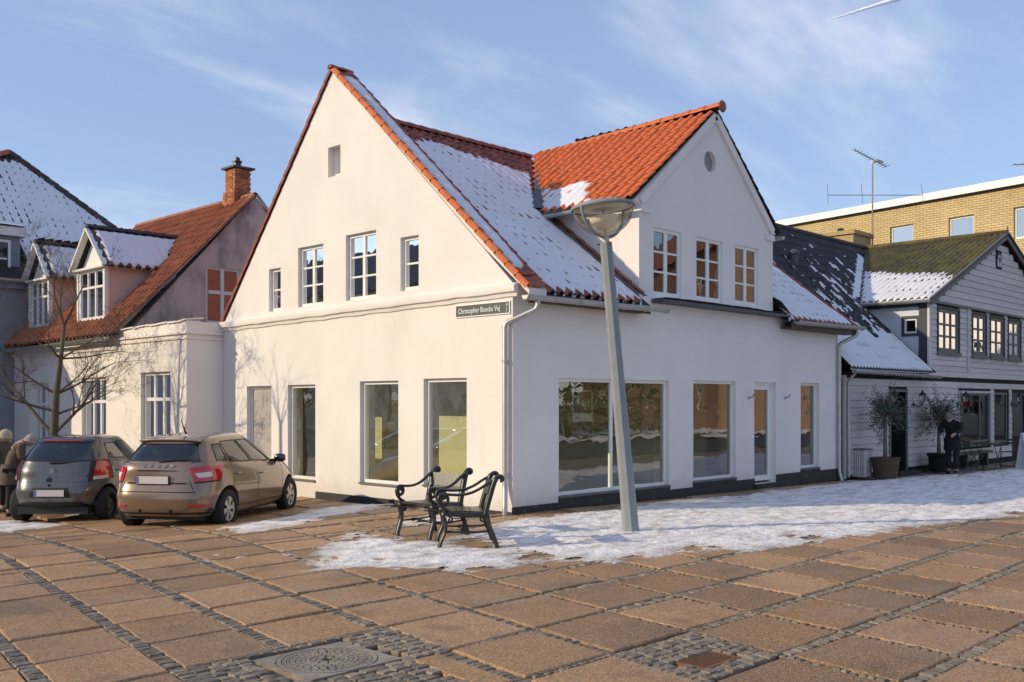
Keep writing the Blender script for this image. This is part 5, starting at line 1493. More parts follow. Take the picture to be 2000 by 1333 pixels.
# ------------------------------------------------------------------ yellow brick block behind
yb = empty('brick_block', (33.5, 12, -.3), world=True); tag(yb, 'yellow brick apartment block with white snowy roof edge', 'building')
YD = Vector((.175, .985, 0)).normalized(); YN = Vector((.985, -.175, 0)).normalized()
YO = Vector((31.85, -9.0, 0))
TY = lambda u, z, d: tuple(YO+YD*u+YN*d+Vector((0, 0, z)))
YWIN = [(17.05+2.95*k, 18.25+2.95*k, z, z+1.35) for z in (2.7, 5.7, 8.72) for k in range(-2, 8)]
wall('street_wall', 'brick_yellow', yb, [(8, -1), (42, -1), (42, 11.0), (8, 11.0)], [rect(*w) for w in YWIN], TY, .35)
for w in YWIN:
    if w[3] > 9: window(yb, TY, *w, (0, 1), (0, 1), .10, .08, .05, 'white_wood', 'glass_bright')
    else: window(yb, TY, *w, (0, .5, 1), (0, 1), .10, .08, .05, 'white_wood', 'glass')
MB().pbox(TY, 7.7, 42.3, 11.0, 11.32, -.25, .02).build('roof_edge', 'sign_white', yb)
MB().pbox(TY, 7.7, 42.3, 10.95, 11.0, -.12, .02).build('drip_edge', 'trim_dark', yb)
MB().pbox(TY, 8, 42, 10.9, 11.0, .36, 10).build('flat_roof', 'roof_felt', yb)
mb = MB(); mb.pbox(TY, 8, 42, -1, 10.9, 9.6, 10); mb.build('back_wall', 'brick_yellow', yb)
MB().pbox(TY, 8, 8.3, -1, 10.9, .36, 9.6).build('end_wall', 'brick_yellow', yb); MB().pbox(TY, 41.7, 42, -1, 10.9, .36, 9.6).build('end_wall', 'brick_yellow', yb)
MB().pbox(TY, 8.6, 41.4, 3.0, 3.1, 1.2, 1.3).build('inner_wall', 'interior_dark', yb)
MB().pbox(TY, 8.6, 41.4, -.5, 10.8, 1.6, 1.7).build('inner_wall', 'interior_dark', yb)
an = empty('roof_antenna', TY(12.0, 11.3, .6), world=True); tag(an, 'small television antenna on the yellow brick block roof', 'antenna')
mb = MB(); p = Vector(TY(11.9, 11.3, .6)); mb.tube([p, p+Vector((0, 0, .75))], .02, 5); mb.build('mast', 'antenna_metal', an)
mb = MB(); yagi(mb, p+Vector((.3, -.3, .62)), (-.7, .7, 0), 9, 2.4, .8, (0, 0, 1)); mb.tube([p+Vector((.2, -.2, .2)), p+Vector((-.1, .1, 1.15))], .012, 4); mb.build('yagi', 'antenna_metal', an)
# ------------------------------------------------------------------ leaning street lamp
LB = Vector((-0.30, -2.59, G(-.3, -2.59)-.02)); LT = Vector((-0.545, -2.335, 4.02))
lamp = empty('street_lamp', LB, world=True)
tag(lamp, 'leaning grey street lamp with glass bowl standing in the snow', 'street lamp')
ax = (LT-LB); LL_ = ax.length; axn = ax.normalized()
q = axn.to_track_quat('Z', 'Y').to_matrix().to_4x4()
LM = Matrix.Translation(LB) @ q
def lpart(mb, name, m, parent=None, smooth=True, angle=35):
    mb.v = [tuple(LM @ Vector(p)) for p in mb.v]
    return mb.build(name, m, parent or lamp, smooth=smooth, angle=angle)
pole = lpart(MB().lathe([(.118, -.05), (.112, .3), (.100, 1.4), (.092, 2.6), (.086, LL_-.02), (.080, LL_)], 8), 'pole', 'lamp_grey', smooth=False)
lpart(MB().lathe([(.050, LL_-.01), (.050, LL_+.10)], 14), 'neck', 'lamp_cream')
mb = MB()
for a in (.5, 2.6, 4.7): mb.tube([(.085*math.cos(a), .085*math.sin(a), LL_-.02), (.125*math.cos(a), .125*math.sin(a), LL_-.02)], .014, 6)
lpart(mb, 'set_screw', 'iron_rust', pole)
MB().v
mb = MB(); lpart(MB().box(-.118, -.098, -.045, .045, 1.86, 1.96), 'sticker', 'sticker', pole, False) if False else None
# bowl, tilted with the pole
bz = LL_+.09; BR = .43
prof = [(.05, bz)]+[(BR*math.sin(t), bz+.40-.40*math.cos(t)) for t in [math.pi/2*k/10 for k in range(1, 11)]]
lpart(MB().lathe(prof, 36, cap=False), 'bowl', 'glass_lamp')
cap_ = [(BR+.012, bz+.385), (BR+.020, bz+.405), (BR+.010, bz+.43), (.30, bz+.475), (.10, bz+.50), (.0, bz+.505)]
lpart(MB().lathe(cap_, 36, cap=False), 'cover', 'lamp_grey')
lpart(MB().lathe([(BR-.02, bz+.385), (.30, bz+.375), (.0, bz+.37)], 36, cap=False), 'reflector', 'lamp_reflector')
lpart(MB().lathe([(.0, bz+.08), (.08, bz+.09), (.17, bz+.17), (.21, bz+.27), (.20, bz+.275), (.0, bz+.19)], 28, cap=False), 'lower_reflector', 'lamp_reflector')
lpart(MB().tube([(0, 0, bz), (0, 0, bz+.37)], .012, 8), 'rod', 'lamp_cream')
mb = MB()
cr = Vector((math.cos(CAM_TH), -math.sin(CAM_TH), 0))
pts = [cr*((BR+.015)*math.sin(t))+Vector((0, 0, bz+.395-.415*math.cos(t))) for t in [-math.pi/2+math.pi*k/24 for k in range(25)]]
mb.tube(pts, .022, 8); lpart(mb, 'bail', 'lamp_grey')
# stickers on the pole
def pole_sticker(z, ang, w, h):
    r = .098-.010*(z-1.4)/1.2+.003; vs = []
    for zz in (z-h/2, z+h/2):
        for k in range(5):
            a = ang-w/2/r+w/r*k/4; vs.append((r*1.0*math.cos(a), r*1.0*math.sin(a), zz))
    lpart(MB().add(vs, [(k, k+1, 6+k, 5+k) for k in range(4)]), 'sticker', 'sticker', pole)
pole_sticker(1.68, R(-100), .06, .075); pole_sticker(2.74, R(215), .12, .05)

# ------------------------------------------------------------------ two cast iron armchairs
def arc(c, r, a0, a1, n=8): return [(c[0]+r*math.cos(a0+(a1-a0)*k/n), c[1]+r*math.sin(a0+(a1-a0)*k/n)) for k in range(n+1)]
def smooth_path(P, it=2):
    for _ in range(it):
        Q = [P[0]]
        for a, b in zip(P[:-1], P[1:]):
            Q += [(a[0]*.75+b[0]*.25, a[1]*.75+b[1]*.25), (a[0]*.25+b[0]*.75, a[1]*.25+b[1]*.75)]
        Q.append(P[-1]); P = Q
    return P
def iron_chair(x, y, heading, label):
    c = empty('iron_armchair', (x, y, G(x, y)+.005), heading)
    tag(c, label, 'armchair', 'cast iron armchairs on the corner')
    W = .31
    def ir(name, path, r, yy, flat=1.0):
        MB().tube([(a, yy, b) for a, b in path], [q*1.25 for q in r] if isinstance(r, list) else r*1.25, 8, flat=flat).build(name, 'iron_black', c, smooth=True, angle=60)
    for s in (-1, 1):
        yy = s*W
        # front leg: knee bulges forward, foot kicks out
        fl = smooth_path([(.35, 0), (.325, .10), (.27, .22), (.275, .33), (.315, .42), (.27, .445)])
        ir('front_leg', fl, [.024-.006*abs(k/len(fl)-.8) for k in range(len(fl))], yy, 1.5)
        rl = smooth_path([(-.37, 0), (-.335, .12), (-.27, .26), (-.245, .42)])
        ir('rear_leg', rl, .021, yy, 1.5)
        bp = smooth_path([(-.225, .41), (-.24, .50), (-.285, .66), (-.325, .80), (-.355, .86), (-.40, .885), (-.435, .865), (-.43, .835), (-.405, .835)])
        ir('back_post', bp, [.028]*(len(bp)//2)+[.024]*(len(bp)-len(bp)//2), yy, 1.25)
        sr = smooth_path([(.29, .435), (.12, .415), (-.08, .405), (-.24, .425)])
        ir('seat_rail', sr, .027, yy, .8)
        # arm: curls from a big scroll at the front up to the top of the back
        sc = (.30, .605)
        spiral = [(sc[0]+(.068-.0085*k/2.2)*math.cos(R(-120)+k*.55), sc[1]+(.068-.0085*k/2.2)*math.sin(R(-120)+k*.55)) for k in range(15)]
        ir('arm_scroll', smooth_path([(.225, .455), (.30, .49), (.34, .54)]+[(sc[0]+.066*math.cos(R(a)), sc[1]+.066*math.sin(R(a))) for a in (-35, 20, 70, 120, 175, 230, 290)]+[(sc[0]+.035*math.cos(R(a)), sc[1]+.035*math.sin(R(a))) for a in (340, 30, 100, 170)], 1), .017, yy, 1.2)
        ir('arm_rest', smooth_path([(.30, .672), (.15, .655), (.0, .665), (-.13, .715), (-.24, .79), (-.315, .83)]), .0145, yy, 1.5)
        ir('scroll_bracket', smooth_path([(.25, .40), (.20, .385), (.185, .345), (.215, .325), (.235, .35), (.215, .365)], 1), .010, yy)
        ir('scroll_bracket', smooth_path([(-.22, .395), (-.17, .38), (-.155, .345), (-.185, .325), (-.205, .345)], 1), .010, yy)
        MB().tube([(.265, yy, .20), (.09, yy, .195), (.07, yy, .195), (-.10, yy, .195), (-.29, yy, .205)], [.010, .013, .024, .013, .010], 8).build('side_stretcher', 'iron_black', c, smooth=True)
    MB().tube([(.04, -W, .195), (.04, -.03, .19), (.04, 0, .19), (.04, .03, .19), (.04, W, .195)], [.011, .013, .030, .013, .011], 8).build('cross_stretcher', 'iron_black', c, smooth=True)
    for k in range(3):
        x0 = .30-.175*k
        MB().add([(x0, -W+.03, .435-.006*k), (x0-.165, -W+.03, .430-.006*k), (x0-.165, W-.03, .430-.006*k), (x0, W-.03, .435-.006*k), (x0, -W+.03, .465-.006*k), (x0-.165, -W+.03, .460-.006*k), (x0-.165, W-.03, .460-.006*k), (x0, W-.03, .465-.006*k)], [(0,3,2,1),(4,5,6,7),(0,1,5,4),(1,2,6,5),(2,3,7,6),(3,0,4,7)]).build('seat_slat', 'bench_wood', c)
    MB().bar((-.285, -W+.02, .735), (-.285, W-.02, .735), .03, .175, up=(-.30, 0, 1)).build('back_board', 'bench_wood', c)
    return c
iron_chair(-2.53, -.93, R(183), 'cast iron armchair facing the square with its board back to the gable')
iron_chair(-2.78, -1.86, R(141), 'cast iron armchair turned sideways, standing in the snow patch')

# ------------------------------------------------------------------ bare street trees
def bare_tree(name, base, label, seed, H, spec, twig_depth=5, group=None):
    rnd = random.Random(seed)
    t = empty(name, base, world=True); tag(t, label, 'tree', group)
    tr = MB(); cr = MB()
    def limb(p, d, L, r, depth, mb):
        n = 5; path = [p]; rs = [r]; dd = Vector(d).normalized()
        for k in range(n):
            dd = (dd + Vector((rnd.uniform(-1, 1), rnd.uniform(-1, 1), rnd.uniform(-.5, .9)))*.16).normalized()
            p = p+dd*L/n; path.append(p); rs.append(r*(1-.62*(k+1)/n))
        mb.tube(path, rs, 7 if r > .03 else (5 if r > .012 else 3), cap=False)
        if depth <= 0: return
        nb_ = rnd.randint(3, 5) if depth > 1 else rnd.randint(3, 6)
        for j in range(nb_):
            i = rnd.randint(2, n); q = path[i]
            a = rnd.uniform(0, 2*math.pi); side = dd.orthogonal().normalized()
            side = Matrix.Rotation(a, 3, dd) @ side
            nd = (dd*rnd.uniform(.45, .95)+side*rnd.uniform(.5, .95)+Vector((0, 0, .12))).normalized()
            limb(q, nd, L*rnd.uniform(.48, .72), max(.0028, rs[i]*rnd.uniform(.5, .72)), depth-1, mb)
    spec(limb, tr, cr, Vector(base))
    tr.build('trunk', 'bark', t, smooth=True, recalc=False)
    cr.build('crown', 'twig', t, smooth=True, recalc=False)
    return t
TB = (-3.03, 10.62, G(-3.03, 10.62))
def spec1(limb, tr, cr, b):
    pts = [b+Vector(v) for v in ((0, 0, -.1), (0, 0, .5), (.01, 0, 1.45), (.05, -.02, 2.3), (.11, -.10, 3.05), (.16, -.16, 3.75))]
    tr.tube(pts, [.14, .10, .086, .066, .048, .036], 10)
    cam_r = Vector((math.cos(CAM_TH), -math.sin(CAM_TH), 0)); cam_f = Vector((math.sin(CAM_TH), math.cos(CAM_TH), 0))
    D = lambda r, f, u: cam_r*r+cam_f*f+Vector((0, 0, u))
    for p, d, L, r, dp in ((pts[2], D(-.85, .1, .62), 1.75, .060, 4), (pts[2], D(.62, -.2, .65), 1.45, .055, 4), (pts[3], D(-.8, -.3, .35), 1.3, .035, 4), (pts[3], D(.8, .2, .35), 1.35, .035, 4),
                        (pts[4], D(.75, -.3, .45), 1.25, .032, 4), (pts[4], D(-.7, .4, .6), 1.2, .032, 4), (pts[5], D(.35, .2, .9), 1.1, .034, 4), (pts[5], D(-.45, -.1, .85), 1.1, .034, 4), (pts[5], D(.1, -.5, .8), .95, .028, 4), (pts[3], D(.1, .9, .4), 1.2, .03, 4), (pts[4], D(-.2, -.9, .35), 1.1, .03, 4), (pts[2]+Vector((0, 0, .5)), D(-.9, -.2, .25), 1.5, .04, 4), (pts[2]+Vector((0, 0, .4)), D(.95, .1, .2), 1.3, .034, 4), (pts[4], D(.9, .3, .1), 1.2, .028, 4)):
        limb(p, d, L, r*.78, dp, cr)
bare_tree('bare_tree', TB, 'bare branching street tree behind the small grey car', 5, 4.5, spec1)
T2 = (-5.05, 9.62, G(-5.05, 9.62))
def spec2(limb, tr, cr, b):
    pts = [b+Vector(v) for v in ((0, 0, -.1), (.0, .02, 1.5), (.02, 0, 3.0), (.0, .02, 4.25))]
    tr.tube(pts, [.075, .06, .055, .05], 8)
    for a in (0, 72, 144, 216, 288):
        limb(pts[3]-Vector((0, 0, .1)), Vector((.42*math.cos(R(a)), .42*math.sin(R(a)), 1)), 1.0, .020, 2, cr)
    limb(pts[2], Vector((-.3, -.6, .7)), .7, .016, 2, cr)
bare_tree('bare_tree', T2, 'slim young bare tree whose shadow falls on the gable', 11, 5, spec2)

# ------------------------------------------------------------------ potted trees at the timber house
def potted(name, x, y, label, crown_r, crown_z, pot, leafm, seed, trunk_r=.05):
    rnd = random.Random(seed)
    z = G(x, y); t = empty(name, (x, y, z)); tag(t, label, 'potted tree', 'potted trees by the timber house')
    if pot == 'basket':
        po = MB().lathe([(.24, 0), (.27, .05), (.33, .48), (.35, .50), (.35, .53), (.30, .53), (.29, .44), (.0, .44)], 20).build('basket', 'wicker', t, smooth=True, angle=40)
        mb = MB()
        for k in range(9):
            zz = .05+.05*k; r = .275+.06*k/9; mb.lathe([(r, zz-.018), (r+.012, zz), (r, zz+.018)], 20, cap=False)
        tag(mb.build('weave', 'wicker', po, smooth=True), kind='stuff')
    else:
        po = MB().lathe([(.22, 0), (.26, .04), (.28, .42), (.32, .44), (.32, .50), (.27, .50), (.26, .42), (.0, .42)], 20).build('pot', 'tar_black', t, smooth=True, angle=40)
    MB().tube([(0, 0, .4), (.01, .01, .9), (-.01, .0, crown_z-.25), (.0, .0, crown_z)], [trunk_r*1.2, trunk_r, trunk_r*.9, trunk_r*.5], 8).build('trunk', 'bark_olive', t, smooth=True)
    mb = MB(); lf = MB()
    for k in range(90):
        d = Vector((rnd.gauss(0, 1), rnd.gauss(0, 1), rnd.gauss(0, .95)+.25)).normalized()
        L = crown_r*rnd.uniform(.55, 1.18)*(1.0+.25*math.sin(5*d.x+3*d.z))
        p0 = Vector((0, 0, crown_z-.1)); e = p0+Vector((d.x*L, d.y*L, d.z*L*1.12))
        m = (p0+e)/2+Vector((rnd.uniform(-.06, .06), rnd.uniform(-.06, .06), .05))
        mb.tube([p0, m, e], [.012, .008, .003], 3, cap=False)
        for j in range(34):
            f = rnd.uniform(.35, 1.05); p = p0.lerp(e, f)+Vector((rnd.gauss(0, .055), rnd.gauss(0, .055), rnd.gauss(0, .055)))
            a = Vector((rnd.uniform(-1, 1), rnd.uniform(-1, 1), rnd.uniform(-1, 1))).normalized(); b = a.orthogonal().normalized()
            l = rnd.uniform(.035, .065); w = l*.28
            lf.add([p, p+a*l*.5+b*w, p+a*l, p+a*l*.5-b*w], [(0, 1, 2, 3)])
    mb.build('branches', 'bark_olive', t, recalc=False)
    tag(lf.build('crown', leafm, t, recalc=False), kind='stuff')
    return t
potted('olive_tree', 12.62, -.58, 'olive tree in a wicker basket beside the dark doorway', .60, 1.72, 'basket', 'leaf_olive', 3)
potted('bay_tree', 16.45, -.42, 'dark leafy tree in a pot behind the walking person', .66, 1.55, 'pot', 'leaf_dark', 9)
# rubbish bin
bn = empty('litter_bin', (12.45, -.05, G(12.45, -.05))); tag(bn, 'grey slatted litter bin at the corner of the timber house', 'bin')
MB().box(-.17, .17, -.17, .17, .02, .70).build('body', 'trim_grey', bn)
for k in range(6): MB().box(-.17+.058*k, -.13+.058*k, -.19, -.171, .04, .70).build('slat', 'board', bn)
for k in range(6): MB().box(-.19, -.171, -.17+.058*k, -.13+.058*k, .04, .70).build('slat', 'board', bn)
MB().box(-.20, .20, -.20, .20, .70, .735).build('lid', 'trim_grey', bn)
# folding cafe furniture
def folding_chair(x, y, rz, lab):
    c = empty('folding_chair', (x, y, G(x, y)), rz); tag(c, lab, 'chair', 'folding cafe chairs')
    for s in (-.19, .19):
        MB().tube([(-.22, s, 0), (.20, s, .45)], .011, 6).build('leg', 'iron_black', c); MB().tube([(.24, s*.9, 0), (-.14, s*.9, .45), (-.24, s*.9, .86)], .011, 6).build('leg', 'iron_black', c)
    for k in range(4): MB().box(-.16+.10*k, -.08+.10*k, -.19, .19, .445, .46).build('seat_slat', 'iron_black', c)
    for z in (.70, .80): MB().bar((-.205-.1*(z-.7), -.19, z), (-.205-.1*(z-.7), .19, z), .012, .06).build('back_slat', 'iron_black', c)
    MB().tube([(-.20, -.19, .03), (-.20, .19, .03)], .009, 5).build('stretcher', 'iron_black', c); MB().tube([(.22, -.17, .03), (.22, .17, .03)], .009, 5).build('stretcher', 'iron_black', c)
folding_chair(17.55, -.95, R(-40), 'black folding chair near the walking person'); folding_chair(20.15, -1.02, R(200), 'black folding chair near the white board')
tb = empty('folding_table', (18.75, -.95, G(18.75, -.95))); tag(tb, 'black folding cafe table below the shop window', 'table')
for k in range(6): MB().box(-.36+.12*k, -.25+.12*k, -.30, .30, .71, .73).build('table_slat', 'iron_black', tb)
for s in (-.26, .26):
    MB().tube([(-.30, s, 0), (.28, s, .71)], .012, 6).build('leg', 'iron_black', tb); MB().tube([(.30, s*.9, 0), (-.28, s*.9, .71)], .012, 6).build('leg', 'iron_black', tb)
pb = empty('plank_bench', (18.8, -.22, G(18.8, -.22))); tag(pb, 'low dark plank bench along the timber house wall', 'bench')
MB().box(-2.1, 2.1, -.14, .14, .38, .44).build('seat', 'bench_wood', pb)
for x in (-1.7, 0, 1.7): MB().box(x-.05, x+.05, -.12, .12, 0, .38).build('leg', 'bench_wood', pb)
ab = empty('sign_board', (19.35, -1.92, G(19.35, -1.92)), R(-35)); tag(ab, 'white A-board standing in front of the timber house', 'sign board')
for s in (-1, 1):
    MB().hexa([(-.33, s*.26, 0), (.33, s*.26, 0), (.33, s*.24, 0), (-.33, s*.24, 0), (-.33, s*.04, 1.05), (.33, s*.04, 1.05), (.33, s*.02, 1.05), (-.33, s*.02, 1.05)]).build('panel', 'cardboard_white', ab)
# ------------------------------------------------------------------ contrail high in the sky
def sky_pt(px, py, dist):
    r = (px-1000)/1946; s = (785-py)/1946; ca, sa = math.cos(CAM_TH), math.sin(CAM_TH)
    return Vector(CAM)+Vector((r*ca+sa, -r*sa+ca, s))*dist
# ------------------------------------------------------------------ across the street (seen mirrored in the panes)
ob = empty('brick_house', (55, -40, -.4), world=True); tag(ob, 'red brick house across the street mirrored in the shop windows', 'house')
OD = Vector((.6, -.8, 0)); ON = Vector((.8, .6, 0)); OO = Vector((44, -24, 0))
TO = lambda u, z, d: tuple(OO+OD*u+ON*d+Vector((0, 0, z)))
OWN = [(u, u+1.5, z, z+1.9) for u in (2.5, 6.6, 15.7, 19.8, 28.9, 33) for z in (1.2, 4.9, 8.6)]
wall('street_wall', 'brick_opposite', ob, rect(0, 38, -1, 12), [rect(*w) for w in OWN], TO, .35)
for w in OWN: window(ob, TO, *w, (0, .5, 1), (0, .6, 1), .1, .08, .05, 'white_wood', 'glass')
MB().pbox(TO, 0, 38, -1, 12, 8, 8.3).build('back_wall', 'brick_opposite', ob); MB().pbox(TO, 0, .3, -1, 12, .36, 8).build('end_wall', 'brick_opposite', ob); MB().pbox(TO, 37.7, 38, -1, 12, .36, 8).build('end_wall', 'brick_opposite', ob)
MB().prism([(-.4, 11.9), (8.7, 11.9), (4.15, 16)], lambda d, z, u: TO(u, z, d), -.3, 38.3).build('roof', 'tile_old', ob)
MB().pbox(TO, .4, 37.6, -.5, 11.8, 2, 2.1).build('inner_wall', 'interior_dark', ob)
wv_ = empty('added_white_house', (55, -10, -.4), world=True); tag(wv_, 'unseen white rendered house added as a bright reflection for the upper timber house windows', 'house')
TV = lambda u, z, d: (52+d, -20+u, z)  # out-of-view house, added so the upper timber panes mirror a bright wall
VW = [(u, u+1.2, z, z+1.5) for u in (1.5, 5, 8.5, 12) for z in (1, 4)]
wall('street_wall', 'plaster', wv_, rect(0, 15, -1, 9.5), [rect(*w) for w in VW], TV, .35)
for w in VW: window(wv_, TV, *w, (0, .5, 1), (0, .6, 1), .1, .08, .05)
MB().pbox(TV, 0, 15, -1, 9.5, 8, 8.3).build('back_wall', 'plaster', wv_); MB().pbox(TV, 0, .3, -1, 9.5, .36, 8).build('end_wall', 'plaster', wv_); MB().pbox(TV, 14.7, 15, -1, 9.5, .36, 8).build('end_wall', 'plaster', wv_)
MB().prism([(-.4, 9.4), (8.7, 9.4), (4.15, 13)], lambda d, z, u: TV(u, z, d), -.3, 15.3).build('roof', 'tile_dark', wv_)
def conifer(x, y, h, r, seed, lab):
    rnd = random.Random(seed); t = empty('conifer', (x, y, G(x, y))); tag(t, lab, 'tree', 'conifers across the street')
    MB().tube([(0, 0, 0), (0, 0, h*.9)], [.14, .03], 7).build('trunk', 'bark', t)
    lf = MB()
    for k in range(2200):
        f = rnd.random()**.8; a = rnd.uniform(0, 6.283); rr = r*(1-f)*rnd.uniform(.55, 1.08)+.05
        p = Vector((rr*math.cos(a), rr*math.sin(a), .3+f*(h-.3))); d = Vector((math.cos(a), math.sin(a), -.25)).normalized(); s = Vector((-math.sin(a), math.cos(a), rnd.uniform(-.4, .4)))
        l = rnd.uniform(.35, .7); lf.add([p-d*l*.5, p+s*l*.22, p+d*l*.6, p-s*l*.22], [(0, 1, 2, 3)])
    tag(lf.build('crown', 'foliage_far', t, recalc=False), kind='stuff')
conifer(30.5, -25.0, 9.0, 2.6, 1, 'dark conifer across the street, middle of three'); conifer(36.5, -24.5, 10.5, 2.8, 2, 'tallest dark conifer across the street in front of the brick house'); conifer(26.0, -27.5, 8.0, 2.6, 4, 'shortest dark conifer across the street towards the square')
rd = grid_mesh('road', np.arange(10, 120.1, 5), np.linspace(-36, -11, 11), gz, 'asphalt', .02); tag(rd, 'asphalt road across the square', kind='structure')
street_snow('snow', 'ridge of ploughed snow beyond the road', [[(14, -20.5), (60, -16.5), (60, -18.5), (14, -23)], [(14, -27), (60, -20.5), (75, -22), (60, -28), (14, -32)]], [], 13, 76, -33, -15, .4, .5, .3, 1.0)
rw = empty('added_terrace', (-41, 28, -.4), world=True); tag(rw, 'unseen tall rendered terraced houses added to darken the reflections in the gable windows', 'house')
TR_ = lambda u, z, d: (-37-d, u, z)  # out-of-view row, added this tall to keep bright sky out of the gable panes
RWN = [(u, u+1.2, z, z+1.6) for u in range(4, 78, 4) for z in (.9, 3.9, 6.9)]
wall('street_wall', 'plaster_stained', rw, rect(0, 82, -1, 10.6), [rect(*w) for w in RWN], TR_, .35)
for w in RWN: MB().pbox(TR_, *w, .12, .14).build('window', 'glass_bright', rw)
MB().pbox(TR_, 0, 82, -1, 10.6, 8, 8.3).build('back_wall', 'plaster_stained', rw)
MB().pbox(TR_, .5, 81.5, -.5, 9.2, 1.5, 1.6).build('inner_wall', 'interior_dark', rw)
MB().prism([(-.4, 10.6), (8.7, 10.6), (4.15, 14.6)], lambda d, z, u: TR_(u, z, d), 0, 82).build('roof', 'tile_dark', rw)
ct = empty('contrail', sky_pt(1680, 20, 5000), world=True); tag(ct, 'short white vapour trail high in the blue sky', 'contrail')
a, b = sky_pt(1617, 40, 5000), sky_pt(1760, -4, 5000)
rr_ = random.Random(3); n = 26
MB().tube([a.lerp(b, k/n)+Vector((0, 0, rr_.uniform(-1.5, 1.5))) for k in range(n+1)], [.6+11.5*(k/n)**.8*rr_.uniform(.8, 1.2) for k in range(n+1)], 10).build('vapour', 'contrail', ct, smooth=True)
